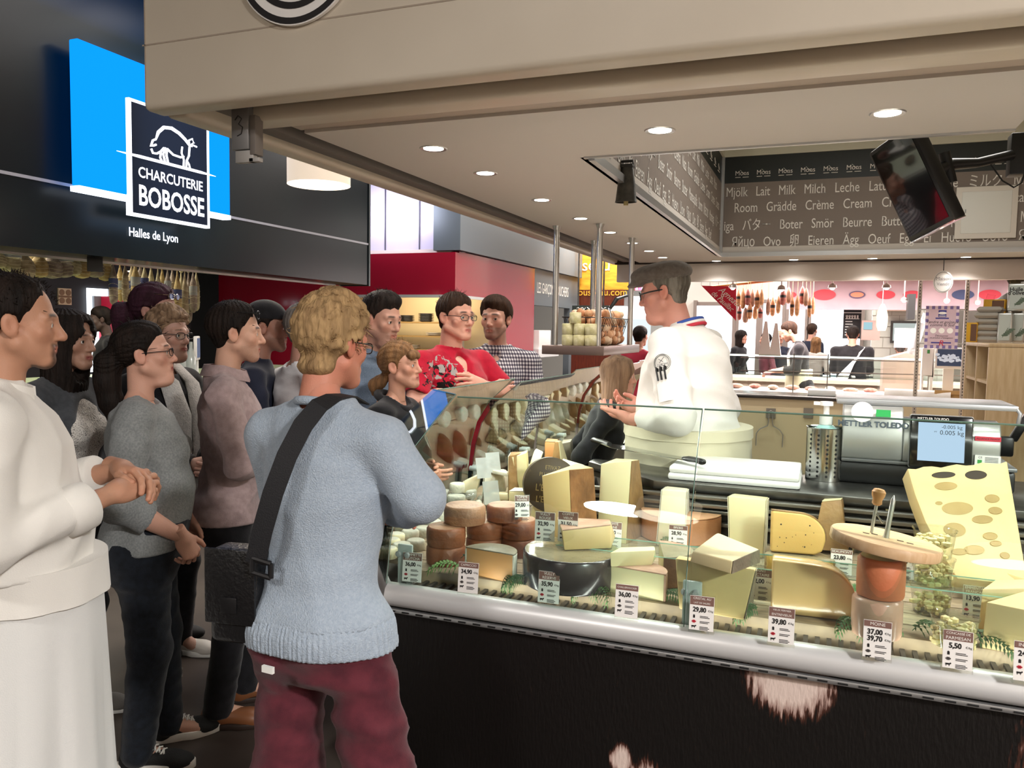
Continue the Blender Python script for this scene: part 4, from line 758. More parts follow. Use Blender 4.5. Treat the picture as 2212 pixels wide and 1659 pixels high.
t = thing('white_box', 'white box standing on a ledge in front of the dark doorway', 'box', (RX - .3, 13.5, 1.3)); MB().box(-.1, .35, -.15, .5, 0, .34).build('carton', WPL, t, bevel=.006); MB().box(-.12, .38, -.25, .9, -.14, 0).build('lid', mat('white_ledge', 'd7d9d8', .5), t)
# far stalls at the end of the aisle
def card(px0, py0, px1, py1, Y, th, name, m, label, cat, zb=None, rods=False):
    a, c = ony(px0, py0, Y), ony(px1, py1, Y); c.z = c.z if zb is None else zb; o = MB().box(a.x, c.x, Y, Y + th, min(a.z, c.z), max(a.z, c.z)).build(name, m)
    if rods: MB().box(a.x + .1, a.x + .13, Y + .02, Y + .05, a.z, 4.5).box(c.x - .13, c.x - .1, Y + .02, Y + .05, a.z, 4.5).build('hanger', DSTEEL, o)
    return tag(o, label, cat)
o = card(1240, 535, 1362, 626, 16, .4, 'yellow_shop_sign', mat('yellow_board', 'd9a02c', .5, var='b87a1c', vs=3, stretch=(1, 1, 5)), 'yellow wooden shop sign with cream lettering far along the aisle', 'sign', rods=True); lettering('front_letters', 'Rousseau', LETW, o, XZ(-4.75, 15.98, 2.98), .34)
o = card(1236, 626, 1348, 660, 16.0, .5, 'wooden_fascia', DWOOD, 'red-brown wooden fascia with yellow web address below the yellow sign', 'fascia', rods=True); lettering('front_letters', 'rousseau.com', mat('amber', 'e0a530', .5), o, XZ(-4.3, 15.98, 2.43), .2); q_ = ony(1290, 644, 15.57)
o = card(1236, 660, 1314, 684, 15.4, .06, 'chalk_menu', mat('slate_board', '1d2622', .7), 'dark chalk menu board under the wooden fascia', 'chalkboard', rods=True); B = MB()
for k in range(7): a = ony(1246 + 22 * (k % 3), 666 + 6 * (k // 3), 15.38); B.tube([(a.x + .03 * j, 15.38, a.z + .025 * math.sin(j * 2.2 + k)) for j in range(7)], .006, 4)
B.build('chalk_writing', LETW, o)
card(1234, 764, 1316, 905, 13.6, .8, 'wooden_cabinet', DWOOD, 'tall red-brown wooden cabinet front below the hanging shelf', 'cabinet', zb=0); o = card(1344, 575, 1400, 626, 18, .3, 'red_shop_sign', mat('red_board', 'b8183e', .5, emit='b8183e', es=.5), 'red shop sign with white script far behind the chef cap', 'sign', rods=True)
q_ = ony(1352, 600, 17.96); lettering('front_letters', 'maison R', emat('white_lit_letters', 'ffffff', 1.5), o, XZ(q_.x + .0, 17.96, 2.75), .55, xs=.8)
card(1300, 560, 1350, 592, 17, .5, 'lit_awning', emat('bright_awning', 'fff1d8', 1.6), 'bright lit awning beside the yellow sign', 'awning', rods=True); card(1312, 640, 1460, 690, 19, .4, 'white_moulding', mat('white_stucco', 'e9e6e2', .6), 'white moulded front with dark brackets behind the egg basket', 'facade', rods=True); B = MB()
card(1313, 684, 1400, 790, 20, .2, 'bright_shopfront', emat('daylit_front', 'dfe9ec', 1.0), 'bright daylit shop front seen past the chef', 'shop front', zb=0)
# ------------------------------------------------------------------ the cheese counter
DZ, TZ, WZ = .85, .82, 1.05        # deck, tag tray and worktop heights
def cowhide():
    m = mat('cowhide_print', '0e0b0a', .42, bump=.25, bs=120, stretch=(1, 1, .25)); nt = m.node_tree; N, L = nt.nodes, nt.links; bs = N['Principled BSDF']
    tc = N.new('ShaderNodeTexCoord'); fur = N.new('ShaderNodeTexNoise'); fur.inputs['Scale'].default_value = 26; fur.inputs['Detail'].default_value = 5
    mp = N.new('ShaderNodeMapping'); mp.inputs['Rotation'].default_value = (0, .55, 0); mp.inputs['Scale'].default_value = (5, 1, .8); L.new(tc.outputs['Object'], mp.inputs[0]); L.new(mp.outputs[0], fur.inputs[0])
    def patch(cx, cz, rx, rz, prev):
        sb = N.new('ShaderNodeVectorMath'); sb.operation = 'SUBTRACT'; sb.inputs[1].default_value = (cx, 0, cz); L.new(tc.outputs['Object'], sb.inputs[0])
        dv = N.new('ShaderNodeVectorMath'); dv.operation = 'MULTIPLY'; dv.inputs[1].default_value = (1 / rx, 0, 1 / rz); L.new(sb.outputs[0], dv.inputs[0]); ln = N.new('ShaderNodeVectorMath'); ln.operation = 'LENGTH'; L.new(dv.outputs[0], ln.inputs[0])
        ma = N.new('ShaderNodeMath'); ma.operation = 'MULTIPLY_ADD'; ma.inputs[1].default_value = .9; L.new(fur.outputs[0], ma.inputs[0]); L.new(ln.outputs['Value'], ma.inputs[2])
        if prev is None: return ma.outputs[0]
        mn = N.new('ShaderNodeMath'); mn.operation = 'MINIMUM'; L.new(prev, mn.inputs[0]); L.new(ma.outputs[0], mn.inputs[1]); return mn.outputs[0]
    o = None
    for a in ((-.05, .705, .125, .11), (-.13, .77, .10, .045), (-.51, .385, .035, .05), (.62, .6, .13, .22), (-.43, .26, .10, .14), (-1.5, .16, .08, .16), (1.5, .3, .3, .3)): o = patch(*a, o)
    cr = N.new('ShaderNodeValToRGB'); cr.color_ramp.elements[0].position = .0; cr.color_ramp.elements[0].color = (*srgb('d8c4ba'), 1); e = cr.color_ramp.elements; e[1].position = 1.42; e[1].color = (*srgb('0c0908'), 1)
    mr = N.new('ShaderNodeMapRange'); mr.inputs[1].default_value = 1.0; mr.inputs[2].default_value = 1.75; L.new(o, mr.inputs[0]); L.new(mr.outputs[0], cr.inputs[0])
    e[1].position = .62; x = e.new(.28); x.color = (*srgb('a98d84'), 1); x = e.new(.42); x.color = (*srgb('4a2a20'), 1)
    hl = N.new('ShaderNodeMapRange'); hl.inputs[1].default_value = .68; hl.inputs[2].default_value = .85; L.new(fur.outputs[0], hl.inputs[0]); mx = N.new('ShaderNodeMix'); mx.data_type = 'RGBA'; L.new(hl.outputs[0], mx.inputs[0]); L.new(cr.outputs[0], mx.inputs[6]); mx.inputs[7].default_value = (*srgb('2c1d15'), 1)
    mm = N.new('ShaderNodeMix'); mm.data_type = 'RGBA'; mm.blend_type = 'LIGHTEN'; mm.inputs[0].default_value = 1; L.new(cr.outputs[0], mm.inputs[6]); L.new(mx.outputs[2], mm.inputs[7]); L.new(mm.outputs[2], bs.inputs['Base Color']); return m
LX = -1.65                          # outer left face of the counter
ctr = thing('cheese_counter', 'long glazed cheese counter with a cowhide printed front and white bumper rail', 'display counter')
MB().prism([(LX, 2.7), (-1.29, 2.25), (3.2, 2.25), (3.2, 3.0), (-1.03, 3.0), (-1.03, 7.4), (LX, 7.4)], .745).build('front_panel', cowhide(), ctr)
pr = [(2.235, .745), (2.222, .75), (2.208, .765), (2.206, .785), (2.214, .808), (2.232, .82), (2.25, .82), (2.25, .745)]
RAIL = mat('pale_bumper', 'd6d6d6', .35, .25); B = MB(); B.rings([[(x, y, z) for y, z in pr] for x in (-1.29, 3.2)])
B.rings([[(-1.29 + (y - 2.235) * -.0, y, z) for y, z in pr], [(LX - (2.25 - y), 2.70 + (y - 2.235) * .5, z) for y, z in pr], [(LX - (2.25 - y), 7.4, z) for y, z in pr]]); B.build('bumper_rail', RAIL, ctr, ang=50)
MB().box(-1.3, 3.2, 2.219, 2.24, .728, .742).build('lower_trim', ALU, ctr, bevel=.003); B = MB()
for i in range(90): B.box(-1.28 + .05 * i, -1.255 + .05 * i, 2.2165, 2.22, .733, .737)
tag(B.build('trim_groove', MBLACK, ctr), kind='stuff')
MB().prism([(LX + .03, 2.72), (-1.27, 2.25), (3.2, 2.25), (3.2, 3.16), (-1.06, 3.16), (-1.06, 7.38), (LX + .03, 7.38)], .03, M=Matrix.Translation((0, 0, .75))).build('tray_floor', mat('dark_tray', '2c2a28', .5), ctr)
B = MB()
for i in range(150): B.box(-1.25 + .03 * i, -1.238 + .03 * i, 2.252, 2.31, .811, .8195)
B.build('air_grille', mat('grille_steel', '4c4a48', .4, .6), ctr)
B = MB()
for i, (x0, x1) in enumerate(((-1.27, -.75), (-.745, -.28), (-.275, .2), (.205, .65), (.655, 1.2), (1.205, 3.2))): B.box(x0, x1, 2.312, 2.42, .79, DZ)
for y in (2.425, 2.53, 2.635, 2.74, 2.845, 2.95, 3.055): B.box(-1.45, 3.2, y, y + .098, DZ - .03, DZ)
for i in range(4): B.box(-1.6 + .13 * i, -1.475 + .13 * i, 3.17, 7.35, DZ - .03, DZ)
for i, x in enumerate((-1.6, -1.47)): B.box(x, x + .125, 2.75, 3.17, DZ - .03, DZ)
B.build('slatted_deck', mat('grey_oak_slats', 'b09a7c', .6, var='93806a', vs=7, stretch=(2, 14, 2)), ctr, bevel=.003)
MB().box(-.98, 3.2, 3.16, 3.19, .8, 1.0).box(-1.06, -1.03, 3.19, 7.38, .8, 1.0).build('back_wall', mat('dark_case_back', '2a2826', .35, .5), ctr)
B = MB()
for z, y in ((1.0, 3.135), (.972, 3.12), (.945, 3.14), (.90, 3.13)): B.box(-.98, 3.2, y, 3.165, z, z + .014)
B.box(-1.06, -1.035, 3.165, 7.38, .985, 1.0).build('back_profile', mat('dull_profile', '8d8a84', .35, .8), ctr, bevel=.002)
# panes
GP = [(2.235, .815), (2.255, .95), (2.298, 1.08), (2.345, 1.2), (2.40, 1.31), (2.474, 1.415)]
def pane(name, A, Bc, m, parent, th=.006):
    """glass between two edge curves A and Bc"""
    A, Bc = [Vector(p) for p in A], [Vector(p) for p in Bc]; n = (Bc[0] - A[0]).cross(A[-1] - A[0]).normalized() * th; B = MB()
    B.rings([[tuple(a), tuple(b_), tuple(b_ + n), tuple(a + n)] for a, b_ in zip(A, Bc)]); o = B.build(name, m, parent, ang=25)
    e = MB(); e.tube([tuple(A[-1] + n * .5), tuple(Bc[-1] + n * .5)], .0028, 4).tube([tuple(p + n * .5) for p in Bc], .0016, 4); e.build('glass_edge', mat('green_glass_edge', '6d8a80', .15, spec=.8), o); return o
lx0 = [-1.29, -1.287, -1.28, -1.27, -1.225, -1.16]
fe = [(x, y, z) for x, (y, z) in zip(lx0, GP)]; R_ = lambda X: [(X, y, z) for y, z in GP]
for A, Bc in ((fe, R_(-.336)), (R_(-.330), R_(.62)), (R_(.626), R_(1.57)), (R_(1.576), R_(3.1))): pane('front_glass', A, Bc, GL, ctr)
LP = [(LX, .815), (-1.645, .95), (-1.63, 1.08), (-1.60, 1.19), (-1.53, 1.30), (-1.40, 1.41)]
le = [(x, 2.70 + .08 * max(0, (z - 1.2) / .21), z) for x, z in LP]; CP = ((-1.16, 2.474, 1.415), (-.40, -.52, .75)); cv = [tuple(onp(x, y, *CP)) for x, y in ((846, 928), (938, 842), (986, 853), (882, 985))]
pane('corner_glass', [(-1.645, 2.69, .815), (-1.63, 2.67, .95), (-1.56, 2.60, 1.12), cv[0], cv[1]], [(-1.296, 2.238, .815), (-1.293, 2.258, .95), (-1.286, 2.30, 1.10), cv[3], cv[2]], GLB, ctr)
for y0, y1, dx, dz in ((2.80, 3.63, 0, 0), (3.68, 4.60, .02, -.03), (4.66, 5.5, 0, 0), (5.56, 6.4, .02, -.02), (6.46, 7.3, 0, 0)): pane('side_glass', [(x + dx * (z - .8), y0, z + dz * (z - .8)) for x, z in LP], [(x + dx * (z - .8), y1, z + dz * (z - .8)) for x, z in LP], GLB, ctr)
PLATE = mat('pale_hinge', 'c4cfcd', .35, .3)
for X in (-1.27, -.345, .62):
    o = MB().box(X - .002, X + .052, 2.262, 2.272, .79, .945).build('hinge_plate', PLATE, ctr, bevel=.004); B = MB()
    for dx in (.004, .036): B.lathe([(.0, -.004), (.0095, -.004), (.0105, .006), (.008, .01), (0, .011)], 16, M=Matrix.Translation((X + dx, 2.262, .912)) @ Matrix.Rotation(PI / 2, 4, 'X'))
    B.build('knob', GREYP, o)
for y in (2.95, 3.6, 4.3, 5.0):
    B = MB().box(-1.60, -1.585, y, y + .05, .86, .96)
    for d in (0, .035): B.cyl((-1.62, y + .005 + d, .955), (-1.57, y + .005 + d, .955), .013)
    B.build('side_hinge', PLATE, ctr, bevel=.002)
# glass service shelf with its green edge running behind the front panes
zs = ony(1203, 1178, 2.42).z; yf = onz(1203, 1149, zs).y; B = MB().box(-.78, 3.1, 2.42, yf, zs, zs + .004); o = B.build('inner_shelf', glass('green_shelf', 'f2fbf7', .5), ctr); MB().box(-.78, 3.1, 2.4185, 2.42, zs, zs + .003).box(-.78, 3.1, yf, yf + .0015, zs, zs + .003).build('shelf_edge', mat('green_edge', '9fd0c0', .15, spec=.8), o)
# worktop behind the display
wt = thing('worktop', 'dark steel worktop behind the displayed cheeses', 'worktop'); pts = [(-.985, 3.52), (-.62, 3.19), (3.2, 3.19), (3.2, 3.85), (.1, 3.85), (.05, 3.6), (-.985, 3.6)]
MB().prism(pts, .035, M=Matrix.Translation((0, 0, WZ - .035))).build('top', DSTEEL, wt, bevel=.004); MB().prism([(x + (.015 if x < 0 else 0), y + .012) for x, y in pts], .03, M=Matrix.Translation((0, 0, WZ - .066))).build('edge_band', mat('brown_edge', '4c463e', .4, .5), wt); MB().box(-.6, 3.2, 3.23, 3.58, .0, WZ - .066).build('cupboard', mat('dark_cupboard', '24211f', .5), wt)
# cutting boards, knives
def slabt(name, label, cat, x0, x1, y0, y1, z0, z1, m, bev=.01, grp=None): o = MB().box(x0, x1, y0, y1, 0, z1 - z0).build(name, m, bevel=bev, loc=(0, 0, z0)); return tag(o, label, cat, grp)
BOARD = mat('white_board', 'f1f1ee', .4, bump=.03, bs=30); slabt('cutting_board', 'lower of two stacked white plastic cutting boards on the worktop', 'cutting board', -.570, -.062, 3.23, 3.59, WZ, WZ + .028, BOARD); slabt('cutting_board', 'upper of two stacked white plastic cutting boards on the worktop', 'cutting board', -.567, -.065, 3.235, 3.585, WZ + .0285, WZ + .056, BOARD)
a, c = onz(1303, 960, WZ + .07), onz(1475, 992, WZ + .075); d = (c - a).normalized(); up = Vector((0, 0, 1)); sd = up.cross(d)
t = thing('two_handled_knife', 'wide cheese knife with two black handles lying on the worktop', 'knife', a); q = lambda u, v_, w_: tuple(d * u + sd * v_ + up * w_); Lk = (c - a).length
B = MB(); B.add([q(.03, .045, 0), q(Lk - .02, .03, 0), q(Lk + .01, .015, 0), q(Lk + .02, -.02, 0), q(.12, -.05, 0), q(-.02, .0, 0), q(.03, .045, .003), q(Lk - .02, .03, .003), q(Lk + .01, .015, .003), q(Lk + .02, -.02, .003), q(.12, -.05, .003), q(-.02, .0, .003)], [(0, 1, 2, 3, 4, 5), (11, 10, 9, 8, 7, 6)] + [(i, (i + 1) % 6, 6 + (i + 1) % 6, 6 + i) for i in range(6)]); B.build('blade', mat('polished_blade', 'cfd3d6', .18, 1.), t)
MB().tube([q(.02, .02, .002), q(-.03, .03, .004), q(-.08, .036, .005), q(-.12, .04, .004), q(-.135, .042, .003)], [.014, .017, .0165, .018, .01], 12, flat=.7).build('handle', BLACK, t); MB().tube([q(Lk + .0, .004, .003), q(Lk + .035, .0, .006), q(Lk + .08, -.004, .008), q(Lk + .12, -.012, .006), q(Lk + .132, -.016, .004)], [.011, .017, .016, .018, .009], 12, flat=.7).build('handle', BLACK, t)
# perforated utensil pot with pump bottle
p = onz(1779, 1035, WZ); t = thing('perforated_pot', 'tall perforated steel container beside the scale', 'container', (p.x, p.y, WZ)); R0, H0 = .073, .215
MB().lathe([(R0, 0), (R0, H0), (R0 + .003, H0 + .004), (R0 - .004, H0), (R0 - .004, .004)], 40, cap=False).lathe([(R0, 0), (R0, .002)], 40).build('wall', mat('mirror_steel', 'c4c4c2', .16, 1.), t); B = MB()
for i in range(10):
    for j in range(13):
        if j % 13 in (3, 7): continue
        a = j * 2 * PI / 13 + .12 * 0; B.lathe([(.0052, 0), (.0052, .0012)], 8, M=Matrix.Rotation(a, 4, 'Z') @ Matrix.Translation((R0 - .0006, 0, .022 + i * .0185)) @ Matrix.Rotation(PI / 2, 4, 'Y'))
B.build('perforation', MBLACK, t)
t = thing('pump_bottle', 'clear soap bottle with white pump standing in the perforated pot', 'bottle', (p.x, p.y, WZ + .003)); MB().lathe([(.05, 0), (.052, .02), (.052, .2), (.03, .222), (.022, .225)], 24).build('bottle', mat('aqua_gel', 'a8d6d2', .1, spec=.7), t); MB().lathe([(.024, .224), (.026, .226), (.026, .262), (.012, .266), (.011, .285)], 20).lathe([(.0115, .28), (.0115, .302), (.026, .304), (.026, .32), (0, .321)], 20).box(-.05, .01, -.009, .009, .305, .318).build('pump', WPL, t, ang=40)
# weighing scale
sx0, sx1, sy = .085, .64, 3.48; t = thing('counter_scale', 'silver shop scale with lit display behind the emmental', 'scale', (0, 0, WZ)); SIL = mat('silver_paint', 'b4b6b3', .35, .55); z0 = lambda v_: v_ - WZ
MB().box(sx0 - .01, .70, sy + .01, sy + .34, 0, .09).build('base', BLACK, t, bevel=.015); MB().box(sx0, .70, sy - .01, sy + .3, .09, .105).build('base_edge', mat('grey_edge', '76787a', .4, .5), t, bevel=.004)
pf = [(0, .1), (-.018, .115), (-.022, .19), (-.012, .28), (.01, .315), (.08, .32), (.14, .3), (.14, .1)]
def hull(x0, x1, dz=0): return MB().rings([[(x, sy + y, z + (dz if z > .2 else 0)) for y, z in pf] for x in (x0, x1)])
hull(sx0, .305).build('printer_housing', SIL, t, bevel=.006, ang=60); hull(.306, .64, -.045).build('display_housing', SIL, t, bevel=.006, ang=60)
MB().box(.06, .70, sy + .03, sy + .36, .318, .338).tube([(.69, sy + .04, .333), (.706, sy + .03, .31), (.70, sy + .03, .27)], .008, 8).build('weighing_tray', mat('tray_grey', '9da1a3', .35, .6), t, bevel=.006)
Ms = Matrix.Translation((.435, sy - .032, .196)) @ Matrix.Rotation(-.10, 4, 'X'); MB().box(-.108, .108, -.012, .02, -.108, .098, M=Ms).build('screen_bezel', mat('bezel_black', '101112', .12, spec=.7), t, bevel=.008); MB().box(-.11, .11, -.006, .02, -.11, .1, M=Ms).build('bezel_rim', SIL, t, bevel=.008)
sc = MB().box(-.08, .08, -.0135, -.0115, -.078, .07, M=Ms).build('screen', emat('screen_glow', 'c9dcf8', .95), t); Mw = lambda x, z, d=-.0142: Ms @ Matrix.Translation((x, d, z)) @ XZ(0, 0, 0)
DIG = mat('screen_ink', '1c2430', .5)
lettering('digits', '-0.005 kg', DIG, sc, Mw(.035, .055), .019); lettering('digits', '0.005 kg', DIG, sc, Mw(.035, .033), .024); lettering('digits', 'PT', DIG, sc, Mw(-.02, .035), .009); lettering('maker_name', 'METTLER TOLEDO', LETW, t, Mw(-.03, .084), .013)
lettering('maker_name', 'METTLER TOLEDO', mat('slate_letters', '4a5460', .5), t, Matrix.Translation((.195, sy - .019, .245)) @ Matrix.Rotation(-.11, 4, 'X') @ XZ(0, 0, 0), .031, bold=.0012)
def label(x0, x1, z0_, z1_, m, name='sticker', y=-.0225): return MB().box(x0, x1, sy + y, sy + y + .004, z0_, z1_).build(name, m, t)
MB().lathe([(.041, 0), (.041, .001)], 24, M=Matrix.Translation((.155, sy - .0135, .293)) @ Matrix.Rotation(PI / 2 - .12, 4, 'X')).build('round_sticker', WPL, t); MB().box(.205, .258, -.0015, .0, .0, .028, M=Matrix.Translation((0, sy - .0145, .277)) @ Matrix.Rotation(-.16, 4, 'X')).build('green_sticker', mat('green_sticker', '18a04c', .5), t)
MB().box(.552, .638, sy - .0235, sy - .018, .205, .222).build('red_sticker', mat('red_sticker', 'd23c4e', .5), t); lettering('sticker_text', 'ALLIANCE PESAGE', INK, t, XZ(.595, sy - .024, .2135), .0095); MB().box(.554, .64, sy - .026, sy - .02, .108, .15).build('white_sticker', WPL, t)
lettering('sticker_text', 'CE', INK, t, XZ(.572, sy - .0265, .142), .011); MB().box(.563, .578, sy - .0268, sy - .026, .119, .133).build('green_mark', mat('green_mark', '3f9a4a', .5), t); B = MB()
for k in range(6): B.box(.588, .632, sy - .0268, sy - .026, .114 + .0055 * k, .1165 + .0055 * k)
B.build('sticker_lines', mat('grey_ink', '777777', .6), t)
# ------------------------------------------------------------------ cheeses
def cm(n, c, v=None, vs=14, bump=.12, bs=90, sss=.12, rough=.5, coat=0.): return mat('cheese_' + n, c, rough, var=v, vs=vs, bump=bump, bs=bs, sss=sss, coat=coat)
YEL = cm('yellow', 'd9c088', 'd0b57a', 3, .03); PALE = cm('pale', 'e4d9ae', 'dccf9e', 3, .03); IVORY = cm('ivory', 'ebe2c4', 'd9ceae', 5, .05); ORA = cm('orange_paste', 'dda468', 'd2955a', 4, .04); EMM = cm('emmental', 'd8c08c', 'd0b57e', 3, .04)
RBRN = cm('brown_rind', '9a6b42', '6f4a2c', 12, .3, 60); RTAN = cm('tan_rind', 'a98555', '7b5d3a', 9, .3, 50); RPINK = cm('pink_rind', 'c09a82', '9c7660', 14, .2); TOM = cm('tommette_rind', '9c5f3e', '7d482c', 10, .25, 70); TOMT = cm('tommette_top', 'b08464', '93684c', 20, .3, 90); RGREY = cm('grey_rind', '8f8672', '6d6656', 10, .3)
BLKR = cm('black_wax', '221e20', '332e30', 8, .08, 20, 0, .22, .3); WRAP = cm('wrapped_top', '8f8468', '6f664f', 6, .5, 22, 0, .22, .4); WHT = cm('white_bloom', 'e4dfcf', 'c3bfae', 22, .4, 70); BLUEW = cm('grey_bloom', 'c3c2b6', '98988c', 18, .5, 60); ORR = cm('orange_wax', 'cf8058', 'c06e48', 5, .1); PNKW = cm('pink_wrap', 'd2a892', 'c09680', 5, .1, 40, .1, .25, .3); CRE = cm('cream', 'e9dfbd', 'dccfa6', 9, .1)
CHN = [0]
def cheese(label, loc, rotz=0., grp=None, name='cheese_wedge', cat='cheese', rot=None): return thing(name, label, cat, loc, rotz, grp, rot)
def wheel(label, loc, r, h, side, top=None, grp=None, bev=.008, sx=1., name='round_cheese', n=40, rotz=0., rot=None):
    top = top or side; t = cheese(label, loc, rotz, grp, name, rot=rot); b2 = bev
    MB().lathe([(r * .97, 0), (r, b2), (r * 1.012, h * .5), (r, h - b2), (r - b2 * .6, h - b2 * .25), (r - b2, h)], n, sx=sx, cap=True).build('rind', side, t, ang=50)
    MB().lathe([(r - b2, h), (r * .6, h + .0012), (.001, h + .0016)], n, sx=sx, cap=False).build('top_face', top, t, ang=50); return t
def sector(label, loc, r, h, a0, a1, paste, rind, top=None, grp=None, thick=.006, rotz=0., rot=None, apex=0., extra=None):
    """a cut wedge of a wheel: pointed paste block with rind along its round side (and on its faces if top is given)"""
    t = cheese(label, loc, rotz, grp, rot=rot); n = 18; arc = [(r * math.cos(a0 + (a1 - a0) * i / n), r * math.sin(a0 + (a1 - a0) * i / n)) for i in range(n + 1)]; tip = [(apex * math.cos((a0 + a1) / 2), apex * math.sin((a0 + a1) / 2))]
    MB().prism(tip + arc, h).build('paste', paste, t, bevel=.002, ang=30)
    B = MB(); o = [(x * (1 + thick / r), y * (1 + thick / r)) for x, y in arc]; B.rings([[(a[0], a[1], .001), (b_[0], b_[1], .004), (b_[0], b_[1], h - .004), (a[0], a[1], h - .001)] for a, b_ in zip(arc, o)]); B.build('rind', rind, t, ang=40)
    if top: MB().prism(tip + o, .004, M=Matrix.Translation((0, 0, h))).build('top_rind', top, t, bevel=.0015)
    return t
def hexa(label, bot, top, mats, grp=None, names=('paste', 'rind'), bev=.004, name='cheese_wedge', rmap=(0, 0, 1, 1, 0, 0)):
    """a block from four lower and four upper corners (world points, anticlockwise from the near left); rmap picks paste or rind for near, right, far, left, upper, lower face"""
    c = sum((Vector(p) for p in bot), Vector()) / 4; c.z = min(p[2] for p in bot); t = cheese(label, c, 0, grp, name); v = [Vector(p) - c for p in list(bot) + list(top)]
    fs = [(0, 1, 5, 4), (1, 2, 6, 5), (2, 3, 7, 6), (3, 0, 4, 7), (4, 5, 6, 7), (3, 2, 1, 0)]; cen = sum(v, Vector()) / 8
    MB().add([tuple(q_) for q_ in v], fs).build(names[0], mats[0], t, bevel=bev)
    B = MB()
    for f, r in zip(fs, rmap):
        if r: P = [v[i] for i in f]; nn = (P[1] - P[0]).cross(P[2] - P[0]).normalized(); ins = [p_ + (sum(P, Vector()) / 4 - p_).normalized() * bev * .6 for p_ in P]; B.add([tuple(p_ + nn * .0006) for p_ in ins] + [tuple(p_ + nn * .003) for p_ in ins], [(4, 5, 6, 7), (0, 1, 5, 4), (1, 2, 6, 5), (2, 3, 7, 6), (3, 0, 4, 7)])
    if B.v: B.build(names[1], mats[1], t)
    return t
def QV(b_, z, t_):
    P = [onz(x, y, z) for x, y in b_]; return [tuple(p) for p in P], [tuple(atd(x, y, float(f_ @ np.array(p - Vector((0, 0, EYE)))))) for (x, y), p in zip(t_, P)]
def Q(pts, z): return [tuple(onz(x, y, z)) for x, y in pts]
# front row, left
k = .0665
for lab, px, py, lv in (('lowest tommette of the left pile, on the deck by the 36,00 tag', 963, 1214, 0), ('tommette on top of the left pile, half under the cracked one', 963, 1214, 1), ('middle tommette low behind the cut half wheel', 1047, 1196, .0), ('lower tommette of the right pile beside the black wheel', 1120, 1196, 0), ('upper tommette of the right pile beside the black wheel', 1120, 1196, 1)):
    p = onz(px, py, DZ); wheel('brown ' + lab, (p.x, p.y, DZ + .064 * lv), k, .0635, TOM, TOMT, 'brown tommettes piled at the front left')
p = onz(1047, 1196, DZ); wheel('brown second-layer tommette of the middle pile, mostly hidden', (p.x, p.y, DZ + .064), k * .98, .06, TOM, TOMT, 'brown tommettes piled at the front left')
p = onz(1004, 1128, DZ + .128); wheel('brown tommette with a cracked edge crowning the pile on the left', (p.x, p.y, DZ + .129), .072, .062, TOMT, TOMT, 'brown tommettes piled at the front left')
p = onz(1090, 1122, DZ + .128); wheel('smooth brown tommette crowning the pile on the right', (p.x, p.y, DZ + .129), .064, .054, TOM, TOMT, 'brown tommettes piled at the front left')
p = onz(1092, 1228, DZ); sector('cut half wheel with pale rind and orange paste behind the 34,90 tag', (onz(1056, 1250, DZ).x, onz(1056, 1250, DZ).y, DZ), .085, .088, math.radians(0), math.radians(180), ORA, WHT, RGREY, rotz=-.12, thick=.005)
p = onz(1226, 1193, .955); wheel('large black waxed wheel with a wrapped cut top', (p.x, p.y + .045, DZ), .155, .104, BLKR, WRAP, bev=.006, n=64)
hexa('wedge with pink top rind lying on the black wheel', *QV(((1219, 1189), (1320, 1185), (1330, 1160), (1213, 1160)), .9575, ((1214, 1147), (1321, 1135), (1318, 1124), (1203, 1119))), (YEL, RPINK), rmap=(0, 0, 1, 0, 1, 0))
hexa('large block with yellow cut face and rough brown rind on its right side', *QV(((1180, 1180), (1236, 1192), (1292, 1176), (1236, 1156)), DZ, ((1170, 1028), (1229, 1014), (1281, 1010), (1247, 1000))), (YEL, RBRN), rmap=(0, 1, 1, 0, 0, 0))
hexa('whitish wedge showing behind the brown rinded block', *QV(((1200, 1090), (1262, 1090), (1270, 1078), (1215, 1075)), .90, ((1206, 1016), (1248, 1008), (1262, 1004), (1216, 990))), (IVORY, RTAN), rmap=(0, 0, 1, 0, 0, 0))
hexa('tallest pale yellow wedge standing upright in the middle of the counter', *QV(((1289, 1166), (1352, 1176), (1398, 1150), (1345, 1130)), DZ, ((1298, 1002), (1364, 995), (1379, 993), (1330, 990))), (PALE, RTAN), rmap=(0, 1, 1, 0, 0, 0))
hexa('narrow white wedge with tiny holes standing behind the wedge by the glass seam', *QV(((1418, 1178), (1478, 1184), (1490, 1158), (1435, 1150)), DZ, ((1430, 1057), (1483, 1062), (1487, 1055), (1440, 1050))), (IVORY, WHT), rmap=(0, 1, 1, 1, 0, 0))
p = onz(1470, 1158, DZ); sector('quarter wheel with orange-pink rind lying at the back', (p.x, p.y, DZ), .15, .1, math.radians(185), math.radians(355), PALE, cm('apricot_rind', 'c58f68', 'b07a54', 6, .15), cm('apricot_top', 'd0a27c', 'bd8d66', 6, .15))
p = onz(1412, 1262, DZ); sector('larger brown-edged wheel piece behind the 36,00 half wheel', (p.x + .01, p.y + .06, DZ), .095, .098, math.radians(-75), math.radians(105), YEL, RBRN, RPINK)
p = onz(1372, 1290, DZ); sector('half wheel with pinkish top rind behind the middle 36,00 tag', (p.x, p.y + .0, DZ), .088, .082, math.radians(-8), math.radians(172), PALE, RPINK, RPINK)
hexa('small pale wedge resting on the pink rinded half wheel', *QV(((1319, 1225), (1408, 1222), (1418, 1205), (1330, 1205)), .934, ((1318, 1193), (1416, 1188), (1414, 1180), (1340, 1182))), (PALE, RPINK), rmap=(0, 0, 0, 0, 0, 0))
